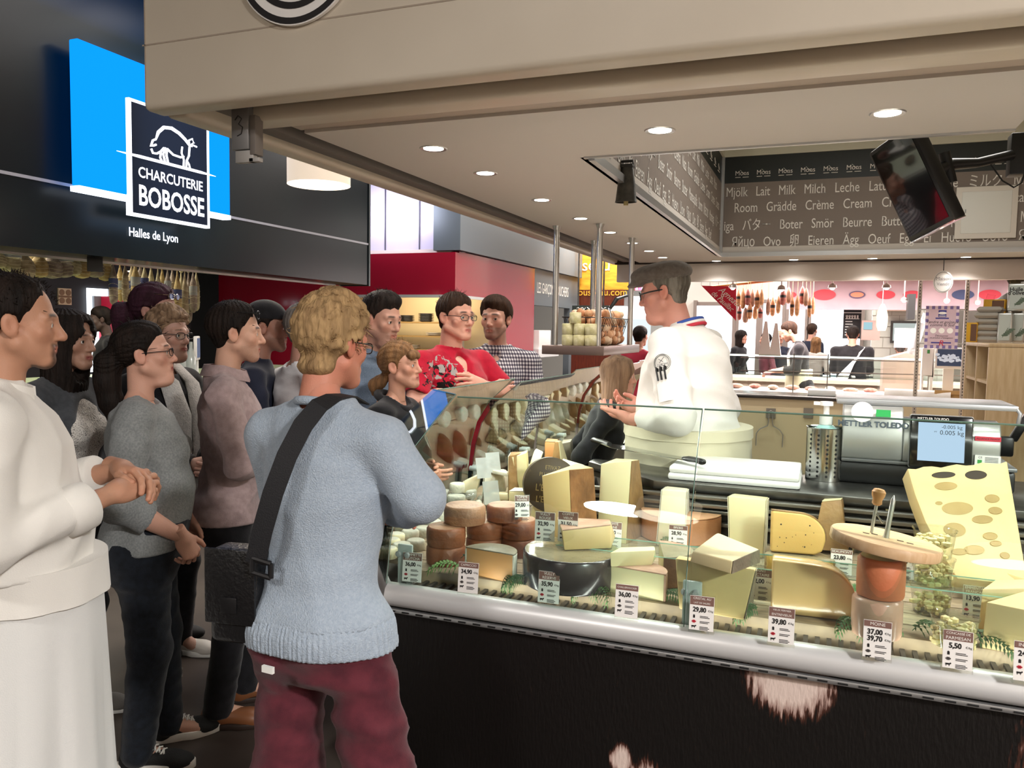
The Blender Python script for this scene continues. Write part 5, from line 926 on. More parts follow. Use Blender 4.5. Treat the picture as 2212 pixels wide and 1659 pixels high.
hexa('biggest yellow block in the middle, behind the 29,80 tag', *QV(((1467, 1316), (1606, 1340), (1625, 1308), (1480, 1290)), DZ, ((1459, 1206), (1632, 1232), (1634, 1226), (1466, 1200))), (YEL, RGREY), rmap=(0, 1, 1, 0, 0, 0))
hexa('pale wedge with grey rind on its right end, on top of the biggest block', *QV(((1490, 1214), (1578, 1240), (1640, 1215), (1500, 1200)), 1.003, ((1496, 1190), (1582, 1212), (1640, 1186), (1550, 1150))), (PALE, RGREY), rmap=(0, 1, 0, 0, 0, 0))
hexa('tall wrapped pale block standing at the back by the cutting boards', *QV(((1576, 1200), (1648, 1206), (1655, 1178), (1590, 1172)), DZ, ((1573, 1072), (1655, 1080), (1660, 1074), (1585, 1066))), (PALE, IVORY), rmap=(0, 1, 1, 1, 0, 0))
def slice_up(label, c, w, h, th, paste, rind, rotz, lean, spots=None, wrap=None):
    """half wheel slice stood on its cut edge, rounded at the upper right"""
    t = cheese(label, c, 0, rot=(lean, 0, rotz)); P = [(-w / 2, 0), (w / 2 - .035, 0), (w / 2 - .01, .012), (w / 2, .05)] + [(w / 2 - w * .5 * (1 - math.cos(a)), h - (h - .06) * (1 - math.sin(a)) * 1.0) for a in np.linspace(.15, PI / 2, 8)] + [(-w / 2, h + .004)]
    MB().prism(P, th, M=Matrix.Rotation(PI / 2, 4, 'X')).build('paste', paste, t, bevel=.008, seg=3, ang=30)
    if spots:
        B = MB()
        for i in range(spots): x, z = random.uniform(-w * .42, w * .38), random.uniform(.02, h * .8); B.ball((x, -th - .0005, z), random.uniform(.0012, .0028), 8, sc=(1, .3, 1))
        B.build('truffle_specks', INK, t)
    if rind: MB().rings([[(x, -.004, z), (x * 1.012 + .002, -.004, z + .003), (x * 1.012 + .002, -th + .004, z + .003), (x, -th + .004, z)] for x, z in P[3:]]).build('rind', rind, t)
    return t
p = onz(1718, 1235, DZ); slice_up('golden rounded slice with black specks leaning at the back', (p.x, p.y + .05, DZ + .055), .175, .135, .045, cm('gold', 'd6b26c', 'caa45c', 4, .05), RTAN, .12, -.12, 14)
p = onz(1725, 1245, DZ); sector('dark yellow wheel segment lying below the speckled slice', (p.x, p.y + .03, DZ), .105, .052, math.radians(0), math.radians(180), cm('dark_gold', 'c9983c', 'b8862e', 5, .06), RTAN, WRAP)
hexa('rough wrapped piece with beige rind standing at the back, left of the curling board', *QV(((1752, 1188), (1832, 1192), (1838, 1172), (1765, 1168)), DZ + .02, ((1775, 1084), (1818, 1080), (1822, 1076), (1782, 1078))), (RTAN, PALE), rmap=(0, 0, 0, 0, 1, 0))
p = onz(1733, 1362, DZ); slice_up('big wrapped golden half wheel standing behind the 39,80 tag', (p.x + .02, 2.435, DZ), .225, .15, .075, cm('wrapped_gold', 'dcbc86', 'd0ab72', 3, .08, 25, .12, .18, .5), None, .05, -.05)
# curling board on two cylinders
p = onz(1892, 1368, DZ); px_, py_ = p.x, p.y; wheel('lower pale pink cylinder cheese below the curling board', (px_, py_, DZ), .063, .103, PNKW, PNKW); wheel('upper orange cylinder cheese below the curling board', (px_ + .006, py_ + .006, DZ + .1055), .060, .105, ORR, PALE)
t = thing('curling_board', 'round beech curling board with steel spindle and wooden knob', 'cheese curler', (px_ + .012, py_ + .03, DZ + .228), 0, rot=(-.05, .13, 0)); MB().lathe([(.138, 0), (.14, .004), (.14, .024), (.137, .028)], 56).build('board', BEECH, t, ang=50); MB().tube([(0, 0, .028), (0, 0, .05), (0, 0, .13), (0, 0, .145)], [.0085, .0065, .0065, .0012], 14).build('spindle', STEEL, t)
MB().tube([(-.035, .03, .028), (-.035, .03, .11)], .0045, 10).tube([(-.035, .03, .085), (-.012, .018, .062)], .0022, 6).build('crank', STEEL, t); MB().lathe([(.008, .105), (.013, .11), (.012, .12), (.017, .132), (.018, .142), (.013, .15), (0, .152)], 20, M=Matrix.Translation((-.035, .03, 0))).build('knob', mat('knob_wood', 'c08a5a', .4), t)
MB().lathe([(.075, -.03), (.078, -.008), (.078, 0)], 36, cap=False).build('dome_rim', ACR, t)
B = MB()
for x, y in ((-.05, .0), (-.028, .012), (.035, -.005), (.058, -.012)): B.box(x - .008, x + .008, y - .005, y + .005, .0283, .029)
B.build('slot', mat('dark_slot', '4a3626', .7), t)
# tubs of parmesan chunks
for i, (x, y, z, lab) in enumerate(((2043, 1345, DZ, 'lowest of the stacked clear tubs of cheese chunks'), (2043, 1345, DZ + .083, 'middle of the stacked clear tubs of cheese chunks'), (2043, 1345, DZ + .166, 'topmost of the stacked clear tubs of cheese chunks'), (2062, 1400, DZ, 'single clear tub of cheese chunks behind the 5,50 tag'))):
    p = onz(x, y, DZ); t = thing('clear_tub', lab, 'tub', (p.x - (.03 if i < 3 else 0), p.y + (.075 if i < 3 else .02), z)); MB().lathe([(.046, .001), (.056, .075), (.059, .078), (.059, .081)], 30, cap=False).lathe([(.046, 0), (.046, .001)], 30).build('wall', glass('tub_plastic', 'f2f4f0', 1.2, .07), t)
    ch = MB()
    for k_ in range(60): a, r = random.uniform(0, 6.28), .047 * math.sqrt(random.random()); ch.ball((r * math.cos(a), r * math.sin(a), .008 + .052 * random.random()), random.uniform(.007, .0125), 6, sc=(random.uniform(.7, 1.4), random.uniform(.6, 1.2), random.uniform(.6, 1.)), M=None)
    o = ch.build('cheese_chunks', cm('chunks', 'ead9a4', 'dcc88c', 20, .2), loc=(p.x - (.03 if i < 3 else 0), p.y + (.075 if i < 3 else .02), z), ang=20); tag(o, ['pale cheese chunks filling the lowest stacked tub', 'pale cheese chunks filling the middle stacked tub', 'pale cheese chunks filling the topmost stacked tub', 'pale cheese chunks in the single tub behind the 5,50 tag'][i], 'cheese', kind='stuff')
# emmental slab leaning on the scale
tl, tr, br, bl_ = atd(1960, 1011, 2.62), atd(2177, 997, 2.58), atd(2222, 1265, 2.36), atd(2068, 1250, 2.40)
t = cheese('tall leaning slab of cheese with large round holes', (0, 0, 0)); nrm = (tr - tl).cross(bl_ - tl).normalized(); nrm = nrm if nrm.y < 0 else -nrm; B = MB(); n_ = 12
top_ = [tl.lerp(tr, i / n_) + (bl_ - tl) * .012 * math.sin(i * 1.9) for i in range(n_ + 1)]; lft = [bl_.lerp(tl, i / 4) - (tr - tl).normalized() * .018 * math.sin(PI * i / 4) for i in range(1, 4)]; P = [bl_, br] + top_[::-1] + lft[::-1]; P = [bl_, br] + top_[::-1] + lft[::-1]
P3 = [tuple(p_) for p_ in P] + [tuple(p_ - nrm * .075) for p_ in P]; m_ = len(P); B.add(P3, [tuple(range(m_)), tuple(range(2 * m_ - 1, m_ - 1, -1))] + [(i, m_ + i, m_ + (i + 1) % m_, (i + 1) % m_) for i in range(m_)]); slab_o = B.build('paste', EMM, t, bevel=.005)
U, Vv = (tr - tl).normalized(), (nrm.cross((tr - tl).normalized())).normalized(); HOLE = cm('hole', 'b0935c', '9a7e4a', 8, .05); DHOLE = mat('through_hole', '3a3026', .8)
for (x, y, rx, ry, dk) in ((2038, 1026, 23, 7, 1), (2108, 1026, 21, 10, 1), (2068, 1098, 30, 14, 0), (2062, 1144, 21, 15, 0), (2122, 1122, 20, 9, 0), (2150, 1103, 13, 8, 0), (2143, 1077, 14, 9, 0), (2139, 1158, 14, 8, 0), (2151, 1174, 11, 6, 0), (2104, 1188, 20, 10, 0), (2171, 1200, 9, 7, 0), (2043, 1050, 22, 9, 0), (2028, 1087, 7, 4, 0), (2072, 1192, 16, 7, 0)):
    d = _ray(x, y); o = Vector((0, 0, EYE)); dv = Vector(d); k_ = (tl - o).dot(nrm) / dv.dot(nrm); c = o + dv * k_; s_ = (k_) / FPX
    B = MB(); nn = 22; rim = [c + U * (rx * s_ * math.cos(j * 2 * PI / nn)) + Vv * (ry * s_ * math.sin(j * 2 * PI / nn) * 1.02) for j in range(nn)]
    R3 = [[tuple(c + (q_ - c) * f_ + nrm * e_) for q_ in rim] for f_, e_ in ((1.06, .0008), (1.0, .0015), (.93, .0006), (.7, .0004), (.35, .0003))]; B.rings(R3, cap=True); B.build('hole', DHOLE if dk else HOLE, t, ang=60)
hexa('long pointed piece with small holes lying in front of the leaning slab', *QV(((2040, 1246), (2200, 1278), (2235, 1262), (2060, 1230)), .90, ((2038, 1188), (2212, 1250), (2240, 1240), (2070, 1190))), (EMM, RTAN), rmap=(0, 0, 0, 0, 0, 0))
hexa('upper wrapped wedge at the back beside the leaning slab', *QV(((1918, 1150), (1990, 1140), (2000, 1128), (1925, 1132)), .93, ((1912, 1096), (1975, 1076), (1985, 1070), (1918, 1088))), (PALE, EMM), rmap=(0, 1, 0, 0, 1, 0)); hexa('lower wrapped piece under the wedge beside the leaning slab', *QV(((1935, 1172), (2000, 1168), (2005, 1150), (1940, 1152)), DZ, ((1936, 1150), (1998, 1142), (2000, 1132), (1940, 1138))), (PALE, EMM), rmap=(0, 1, 0, 0, 0, 0))
hexa('front orange-edged block at the right edge of the counter', *QV(((2120, 1400), (2330, 1440), (2350, 1400), (2135, 1375)), DZ, ((2130, 1300), (2330, 1340), (2320, 1290), (2210, 1277))), (EMM, ORA), rmap=(0, 0, 0, 0, 0, 0)); hexa('rear orange-edged block at the right edge of the counter', *QV(((2112, 1368), (2240, 1372), (2260, 1340), (2130, 1340)), DZ, ((2122, 1272), (2240, 1270), (2260, 1250), (2150, 1252))), (EMM, ORA), rmap=(0, 0, 0, 0, 0, 0))
# standing pieces towards the left display
hexa('wrapped brown rinded slab standing at the back left', *QV(((1097, 1100), (1122, 1106), (1140, 1090), (1110, 1088)), DZ, ((1099, 985), (1112, 982), (1140, 975), (1104, 976))), (RTAN, IVORY), rmap=(0, 0, 0, 1, 0, 0)); hexa('yellow triangular wedge leaning beside the wrapped slab', *QV(((1124, 1066), (1140, 1062), (1146, 1052), (1126, 1056)), .93, ((1106, 988), (1137, 978), (1140, 972), (1110, 982))), (PALE, RTAN), rmap=(0, 0, 1, 1, 0, 0))
hexa('long pale stick of cheese leaning against the dark printed wheel', *QV(((1126, 1058), (1144, 1068), (1150, 1056), (1134, 1050)), .93, ((1154, 974), (1171, 982), (1174, 976), (1158, 968))), (IVORY, CRE), rmap=(0, 0, 0, 0, 0, 0)); hexa('small pale block with white rind in front of the leaning stick', *QV(((1099, 1100), (1140, 1102), (1146, 1086), (1106, 1086)), .90, ((1099, 1062), (1142, 1062), (1142, 1056), (1112, 1054))), (PALE, WHT), rmap=(0, 0, 0, 0, 1, 0)); hexa('small pale cut piece left of the yellow block', *QV(((1143, 1132), (1170, 1136), (1176, 1110), (1152, 1105)), DZ, ((1150, 1094), (1172, 1086), (1176, 1080), (1160, 1080))), (PALE, CRE), rmap=(0, 0, 0, 0, 0, 0))
hexa('tan wedge with pale cut edge standing behind the rinded block', *QV(((1186, 1040), (1216, 1046), (1236, 1030), (1200, 1024)), .92, ((1198, 956), (1206, 954), (1212, 952), (1200, 950))), (RTAN, PALE), rmap=(0, 1, 0, 0, 0, 0)); hexa('orange rinded piece behind the tan wedge', *QV(((1176, 1010), (1200, 1012), (1210, 998), (1186, 996)), .95, ((1177, 955), (1200, 956), (1206, 950), (1182, 948))), (ORA, RTAN), rmap=(0, 0, 0, 0, 1, 0)); hexa('grey-green rinded piece right of the tan wedge', *QV(((1215, 1010), (1238, 1008), (1242, 994), (1220, 996)), .95, ((1212, 958), (1232, 954), (1236, 948), (1216, 950))), (RGREY, PALE), rmap=(0, 0, 0, 0, 0, 0))
p = atd(1188, 1046, 3.3); t = cheese('dark brown wheel with pale printed letters standing on edge', p, 0, None, 'round_cheese', rot=(math.radians(82), .1, math.radians(24))); MB().lathe([(.105, -.04), (.112, -.035), (.112, .035), (.105, .04)], 48).build('rind', mat('printed_rind', '362a1a', .5, var='46371f', vs=10), t, ang=40)
for s_, y, z in (("L'ETIVAZ", -.02, .05), ("L'ETIVAZ", -.075, .045), ('PLUS DE 100', .045, .03), ('ETIVAZ', .08, .03)): lettering('printed_letters', s_, mat('gold_print', '9a8656', .5), t, Matrix.Translation((0, y * .85, .0408)), z * .8, xs=.8)
# ------------------------------------------------------------------ goat and soft cheeses on the side counter
GRP = 'small soft cheeses on the side counter'
def small(label, px, py, z, r, h, m, top=None, grp=GRP): p = onz(px, py, z); return wheel(label, (p.x, p.y, z), r, h, m, top or m, grp, bev=.006, n=22)
for lab, x, y, z, r, h, m in (('bluish round soft cheese on the ash-grey pile, left', 958, 1078, .905, .032, .04, BLUEW), ('white topped soft cheese crowning the ash-grey pile', 987, 1062, .945, .034, .038, WHT), ('wide grey soft cheese below the white topped one', 985, 1088, .905, .04, .038, BLUEW), ('grey soft cheese right of the pile, beside the pale wedge', 1013, 1074, .905, .034, .035, BLUEW), ('grey-green cheese below the bluish one, at the foot of the pile', 948, 1096, .86, .04, .04, BLUEW)): small(lab, x, y, z, r, h, m)
hexa('pale thin wedge standing behind the ash-grey pile', *QV(((1002, 1066), (1030, 1060), (1036, 1050), (1006, 1052)), .93, ((1000, 1042), (1038, 1024), (1040, 1020), (1003, 1038))), (IVORY, WHT)); hexa('large white bloomy cheese with a soft fold behind the clear cone', *QV(((1042, 1078), (1092, 1072), (1100, 1048), (1050, 1050)), .89, ((1046, 1022), (1090, 1024), (1096, 1012), (1054, 1014))), (WHT, WHT), bev=.018)
hexa('white log lying on top of the bloomy cheese', *QV(((1056, 1022), (1096, 1030), (1098, 1022), (1058, 1014)), 1.0, ((1057, 1014), (1096, 1022), (1097, 1018), (1058, 1010))), (WHT, WHT), bev=.008)
for lab, b_, t_, z0_, z1_ in (('cream brick cheese lying lowest by the clear cone', ((1046, 1092), (1082, 1096), (1088, 1086), (1052, 1082)), ((1046, 1076), (1083, 1078), (1088, 1072), (1052, 1070)), .87, .905), ('cream brick cheese behind, beside the leaning stick', ((1060, 1080), (1098, 1082), (1100, 1070), (1064, 1070)), ((1060, 1066), (1097, 1067), (1099, 1062), (1064, 1061)), .9, .93), ('tan slab lying at the left by the sweater sleeve', ((922, 1104), (974, 1090), (976, 1080), (926, 1090)), ((920, 1094), (974, 1078), (976, 1074), (926, 1086)), .87, .89), ('tan block lying under the tan slab', ((955, 1112), (985, 1104), (990, 1092), (958, 1098)), ((954, 1100), (984, 1090), (988, 1084), (958, 1090)), DZ, .88)): hexa(lab, *QV(b_, z0_, t_), (CRE if 'brick' in lab else cm('tan_slab', 'd8c19a', 'c4a67c', 6, .1), WHT), bev=.006)
# clear cone spilling little white cheeses
p = onz(1012, 1105, DZ); t = thing('clear_cone', 'clear plastic cone lying open with small white cheeses in it', 'container', (p.x, p.y, DZ + .055), 0, rot=(math.radians(105), 0, math.radians(-28))); MB().lathe([(.02, -.03), (.05, .09), (.052, .092)], 28, cap=False).lathe([(.019, -.03), (.02, -.03)], 20).build('wall', ACR, t)
for i in range(9): x, y = 970 + 8.5 * i + 3 * (i % 2), 1106 - 7 * (i % 3); q_ = onz(x, y, DZ); o = MB().ball((0, 0, .018), .018, 12, sc=(1.1, .9, .95)).build('small_cheese', WHT, loc=(q_.x, q_.y, DZ + .006 * (i % 3)), rotz=i); tag(o, 'small white ball of cheese lying at the mouth of the clear cone', 'cheese', 'white cheese balls by the clear cone')
for i, (x, y) in enumerate(((838, 1204), (868, 1194), (898, 1186), (855, 1172), (886, 1164), (915, 1158), (870, 1144), (902, 1140), (935, 1142), (845, 1184))):
    p = onz(x, y, DZ); wheel('wrinkled white soft cheese among those under the sweater elbow', (p.x, p.y, DZ + (.0 if i < 6 else .0)), .034, .036, WHT if i % 3 else CRE, WHT, 'white soft cheeses under the elbow', bev=.007, n=20)
for i in range(5): x, y = 888 + 22 * i, 1128 - 6 * (i % 2); p = onz(x, y, .86); o = MB().lathe([(.026, 0), (.022, .03), (.012, .05), (.0, .054)], 18).build('small_cheese', WHT, loc=(p.x, p.y, DZ)); tag(o, 'small white pyramid cheese behind the left tommette pile', 'cheese', 'pyramid cheeses behind the tommettes')
# long rows fading back along the side counter
k = 0
for j in range(17):
    for i in range(3):
        x, y = -1.5 + .13 * i + random.uniform(-.01, .01), 3.95 + .2 * j + random.uniform(-.02, .02); k += 1; kind = (i + j // 3) % 4; lift = 0.0
        if kind == 0: o = wheel('round white soft cheese in the rows along the side counter', (x, y, DZ), .05, .042, WHT, WHT, 'round white cheeses in the side counter rows', bev=.007, n=18)
        elif kind == 1: o = wheel('round tan cheese in the rows along the side counter', (x, y, DZ), .052, .05, RTAN, CRE, 'round tan cheeses in the side counter rows', bev=.007, n=18)
        elif kind == 2: o = tag(MB().box(-.05, .05, -.06, .06, 0, .045).build('cheese_brick', CRE, bevel=.008, loc=(x, y, DZ), rotz=random.uniform(-.2, .2)), 'cream brick cheese in the rows along the side counter', 'cheese', 'brick cheeses in the side counter rows')
        else: o = sector('pale pointed wedge in the rows along the side counter', (x, y, DZ), .07, .055, .2, 1.3, PALE, RTAN, None, 'pointed wedges in the side counter rows', rotz=random.uniform(3.6, 4.6))
for j in range(10): x, y = -1.14, 3.7 + .3 * j; o = wheel('ivory wheel stacked along the server side of the side counter', (x, y, DZ), .072, .11, IVORY, CRE, 'ivory wheels along the server side', n=26)
# ------------------------------------------------------------------ price tags
def price_tag(px, py, z, title, price, where, w=.066, h=.10, yaw=0., lean=.1, small=True, icons=True, D=None):
    p = atd(px, py, D) if D else onz(px, py, z); t = thing('price_tag', where, 'price tag', p, 0, 'price tags among the cheeses', rot=(-lean, 0, yaw)); MB().box(-w / 2 - .002, w / 2 + .002, -.002, .022, 0, .006).box(-w / 2 - .002, w / 2 + .002, -.0005, .0025, .006, h + .006).build('acrylic_holder', ACR, t)
    MB().box(-w / 2, w / 2, -.0015, -.0007, .008, h + .002).build('card', PAPER, t); hh = h * (.24 if '\n' in title else .15); MB().box(-w / 2 + .001, w / 2 - .001, -.0021, -.0015, h + .001 - hh, h + .001).build('header', BROWNP, t)
    M = lambda x, z_: XZ(x, -.0025, z_); L = title.split('\n')
    for i, s in enumerate(L): sz = min(.0115, w * 1.35 / max(4, len(s))); lettering('title_lettering', s, LETW, t, M(0, h + .001 - hh * (i + .5) / len(L)), sz)
    zp = h - hh - .012
    for i, s in enumerate(price.split('\n')): lettering('price_lettering', s, INK, t, M(-.006, zp - .0165 * i), .018, xs=.9, bold=.0006); lettering('price_lettering', '€/kg', INK, t, M(.024, zp - .001 - .0165 * i), .0075)
    zp -= .0165 * price.count('\n')
    if icons:
        B = MB()
        for i in range(3):
            z0_ = zp - .018 - .0145 * i
            for k_ in range(2 + (i == 2)): B.box(-.004, .018 + .004 * ((k_ + i) % 2), -.0024, -.0016, z0_ - .0035 * k_, z0_ - .0035 * k_ + .0016)
        B.build('small_print', INK, t)
        B = MB(); z0_ = zp - .018; B.box(-.0225, -.0175, -.0024, -.0016, z0_ - .005, z0_ + .001)
        for k_ in range(4): B.box(-.0225 + .0013 * k_, -.0216 + .0013 * k_, -.0024, -.0016, z0_, z0_ + .003 + .001 * (k_ in (1, 2)))
        z0_ -= .029; B.box(-.026, -.016, -.0024, -.0016, z0_ - .001, z0_ + .003).box(-.025, -.0238, -.0024, -.0016, z0_ - .004, z0_).box(-.0182, -.017, -.0024, -.0016, z0_ - .004, z0_).box(-.016, -.0135, -.0024, -.0016, z0_ + .001, z0_ + .0045); B.build('icons', INK, t)
        z0_ += .0145; MB().box(-.026, -.0145, -.0024, -.0016, z0_ - .002, z0_ + .0015).box(-.0235, -.017, -.0024, -.0016, z0_ - .004, z0_ + .0035).build('country_icon', RED if hash(title) % 2 == 0 or 'V' in title[:1] else mat('grey_icon', '55504e', .6), t)
    return t
price_tag(889, 1262, TZ, 'TOMMETTE\nLEUTCHA', '36,00', 'leftmost price tag in the front row, reading 36,00 beside the hinge plate', yaw=.12); price_tag(1010, 1286, TZ, 'CAPRICCIO', '34,90', 'price tag reading 34,90 in front of the cut half wheel', yaw=.1)
price_tag(1184, 1308, TZ, 'VULLY\nRÉSERVE', '35,90', 'price tag reading 35,90 in front of the black wheel', yaw=.05); price_tag(1352, 1340, TZ, 'CHALLERHOCKER', '36,00', 'price tag reading 36,00 in front of the pink rinded half wheel', yaw=.05)
price_tag(1514, 1368, TZ, 'CRISTAL AU\nLAIT DE SALERS', '29,80', 'price tag reading 29,80 right of the glass seam', yaw=.04); price_tag(1686, 1396, TZ, 'VIEUX FERMIER\nENTREVIEUX', '39,80', 'price tag reading 39,80 in front of the big wrapped half wheel', yaw=.02)
price_tag(1893, 1428, TZ, 'MOINE', '37,00\n39,70', 'price tag with two prices in front of the stacked cylinder cheeses', yaw=0); price_tag(2067, 1452, TZ, 'CONCASSÉ DE\nPARMESAN', '5,50', 'price tag reading 5,50 in front of the single clear tub', yaw=0); price_tag(2222, 1480, TZ, 'INTENSO', '24,00', 'price tag cut by the right edge of the photo', yaw=0)
price_tag(1176, 1174, .957, 'VULLY\nROUGE', '32,90', 'price tag reading 32,90 standing on the black wheel', yaw=.08, lean=.06); price_tag(1226, 1176, .957, 'COMTÉ\nVIEUX', '31,50', 'price tag half hidden behind the wedge on the black wheel', yaw=.05, h=.104, lean=.02)
price_tag(1322, 1188, DZ, 'COMTÉ\nJEUNE', '19,50', 'price tag reading 19,50 in front of the tallest wedge', yaw=.05); price_tag(1463, 1196, DZ, 'BREBIS', '28,90', 'price tag at the foot of the narrow white wedge', yaw=.05); price_tag(1640, 1302, DZ, 'SAINT\nNECTAIRE', '42,00', 'price tag mostly hidden left of the big wrapped half wheel', yaw=.02)
price_tag(1816, 1246, DZ, 'BEAUMONT', '23,80', 'price tag reading 23,80 left of the curling board', yaw=0, h=.088); price_tag(1950, 1256, DZ, 'FRIBOURG\nD’ALPAGE', '26,90', 'price tag partly hidden behind the orange cylinder', yaw=0); price_tag(2104, 1336, DZ, 'EMMENTAL\nFRANÇAIS', '13,90', 'price tag reading 13,90 in front of the pointed piece', yaw=-.02, w=.06, h=.09)
price_tag(1128, 1122, .98, 'TOMME\nFERMIÈRE', '29,00', 'tilted price tag behind the crowning tommettes', yaw=.5, lean=.2, D=2.75, w=.05, h=.08)
for i, (x, y, D_) in enumerate(((928, 1090, 3.0), (1062, 1072, 3.15), (1045, 1018, 3.5), (1066, 1006, 3.6))): p = atd(x, y, D_); t = thing('price_tag', ('clear tag holder by the sweater elbow, seen from behind', 'clear tag holder in front of the large bloomy cheese', 'clear tag holder behind the ash-grey pile', 'clear tag holder behind the white log')[i], 'price tag', p, 0, None, rot=(-.25, 0, .9)); MB().box(-.035, .035, -.001, .001, -.03, .06).build('acrylic_holder', mat('frosted_card', 'c9cdcc', .3, alpha=.55), t)
# ferns and leaves on the deck edge
FERN = [mat('fern_' + n, c_, .55, var=v_, vs=30) for n, c_, v_ in (('dark', '2d4a22', '3f5f2c'), ('mid', '456b30', '2f5226'), ('light', '6f9650', '577f3c'))]
def fern(px, py, z, L, yaw, label, m, n=9, curl=.5, lobes=False):
    p = onz(px, py, z); B = MB(); rng = random.Random(int(px * 7 + py)); L *= .8; hang = math.sin(yaw) < -.4; yaw = (5.55 if int(px) % 2 else 3.85) if hang else yaw; L *= .75 if hang else 1.; p = Vector((p.x, max(p.y, 2.335), max(p.z, DZ + .014))); B.tube([(L * u, 0, .02 * math.sin(PI * u) - curl * .05 * u * u) for u in np.linspace(0, 1, 6)], .0012, 5)
    for i in range(n):
        u = .12 + .86 * i / n; w_ = L * .36 * math.sin(PI * min(1, .18 + u * .82)) * rng.uniform(.85, 1.1); zc = .02 * math.sin(PI * u) - curl * .05 * u * u
        for s in (-1, 1):
            for k_ in range(4):
                a, b_ = k_ / 4, (k_ + 1.25) / 4; pt = lambda v_: Vector((L * u + w_ * .45 * v_, s * w_ * v_, zc + .008 * math.sin(PI * v_) - .02 * v_ * v_)); q0, q1 = pt(a), pt(b_); d = (q1 - q0); e = Vector((-d.y, d.x, 0)).normalized() * (.0048 if not lobes else .009) * (1.1 - a) * L / .1
                mid = (q0 + q1) / 2 + Vector((0, 0, .0022)); B.add([tuple(q0), tuple(mid + e), tuple(q1), tuple(mid - e)], [(0, 1, 2, 3)])
    o = B.build('fern_sprig', m, loc=p, ang=180); o.rotation_euler = (rng.uniform(-.2, .2), (.22 if hang else rng.uniform(-.25, .0)), yaw); return tag(o, label, 'fern')
fern(1000, 1232, DZ + .01, .15, 3.5, 'light green fern tip hanging left of the 34,90 tag', FERN[2]); fern(985, 1212, DZ + .05, .10, .6, 'small dark fern tip below the left tommettes', FERN[0]); fern(1128, 1250, DZ + .01, .13, 4.5, 'dark fern hanging left of the 35,90 tag', FERN[0], 11); fern(1118, 1262, DZ + .008, .12, 3.9, 'second dark fern beside the 35,90 tag', FERN[1], 10); fern(1140, 1255, DZ + .006, .12, 5.2, 'dark fern under the edge of the black wheel', FERN[0], 10)
fern(1278, 1270, DZ + .012, .13, 4.4, 'dark fern in front of the black wheel on its right', FERN[0], 11); fern(1265, 1262, DZ + .02, .12, 5.6, 'green fern spreading right of the black wheel', FERN[1], 10); fern(1285, 1278, DZ + .006, .13, 3.6, 'fern frond hanging over the deck edge by the 36,00 tag', FERN[1]); fern(1432, 1282, DZ + .015, .12, 5.9, 'leafy frond left of the glass seam', FERN[1], 9, lobes=True); fern(1425, 1176, DZ, .1, 5.9, 'dark leaf at the foot of the narrow white wedge', FERN[0], 7, lobes=True)
fern(1620, 1340, DZ + .015, .12, 4.2, 'dark oak-like leaf right of the biggest block', FERN[0], 8, lobes=True); fern(1632, 1330, DZ + .02, .11, 5.4, 'second dark leaf right of the biggest block', FERN[0], 8, lobes=True); fern(1662, 1248, DZ + .01, .1, 3.6, 'leaf below the wrapped block at the back', FERN[0], 7, lobes=True); fern(1838, 1290, DZ + .02, .1, 1.2, 'green leaf left of the cylinder cheeses', FERN[1], 8, lobes=True); fern(1836, 1310, DZ + .01, .09, 5.0, 'dark leaf at the foot of the cylinder cheeses', FERN[0], 8, lobes=True)
fern(1852, 1388, DZ + .02, .12, 3.8, 'bright oak-like leaf left of the two-price tag', FERN[1], 8, lobes=True); fern(1835, 1400, DZ + .005, .1, 4.6, 'dark leaf left of the two-price tag', FERN[0], 7, lobes=True); fern(1958, 1390, DZ + .02, .11, 3.9, 'bright leaf right of the two-price tag', FERN[1], 8, lobes=True); fern(1975, 1380, DZ + .01, .1, .4, 'leaf under the single clear tub', FERN[0], 7, lobes=True); fern(2112, 1400, DZ + .01, .12, 5.9, 'dark leaf right of the 5,50 tag', FERN[0], 8, lobes=True); fern(1815, 1236, DZ + .01, .1, 3.2, 'pale leaf in front of the 23,80 tag', FERN[1], 7, lobes=True); fern(870, 1215, DZ + .01, .12, 1.8, 'dark fern behind the leftmost tag', FERN[0], 9); fern(2100, 1465, TZ, .12, .1, 'dark leaf lying on the tray at the right', FERN[0], 7, lobes=True)
# ------------------------------------------------------------------ shelf on steel poles with the egg basket
t = thing('hanging_shelf', 'brown metal shelf hung from the ceiling by four steel poles', 'shelf', (0, 0, 0)); MB().box(-1.89, -1.43, 5.44, 6.60, 1.475, 1.54).build('shelf_board', mat('brown_metal', '83706a', .35, .4), t, bevel=.004)
for x, y in ((-1.829, 5.551), (-1.5, 5.53), (-1.825, 6.535), (-1.471, 6.411)): o = MB().cyl((x, y, 1.54), (x, y, 2.4), .022, 18).build('pole', STEEL, t); MB().lathe([(.023, 0), (.03, .02), (.032, .03)], 18, M=Matrix.Translation((x, y, 2.37))).build('collar', STEEL, o)
a = onx(1236, 744, -1.60); SC = mat('cheese_white_cube', 'e9e2bd', .6, var='cfc894', vs=30, bump=.2, bs=60)
for i in range(3):
    for j in range(2): o = MB().lathe([(.038, 0), (.042, .006), (.042, .072), (.038, .078)], 20).build('boxed_cheese', SC, loc=(-1.715 + .086 * i, 5.50, 1.541 + .079 * j)); tag(o, f'{("left", "middle", "right")[i]} {"lower" if j == 0 else "upper"} round white cheese in the stack on the hanging shelf', 'cheese', 'white cheeses on the hanging shelf')
tag(MB().lathe([(.038, 0), (.042, .006), (.042, .072), (.038, .078)], 20).build('boxed_cheese', SC, loc=(-1.66, 5.50, 1.70)), 'single round white cheese topping the stack on the hanging shelf', 'cheese', 'white cheeses on the hanging shelf')
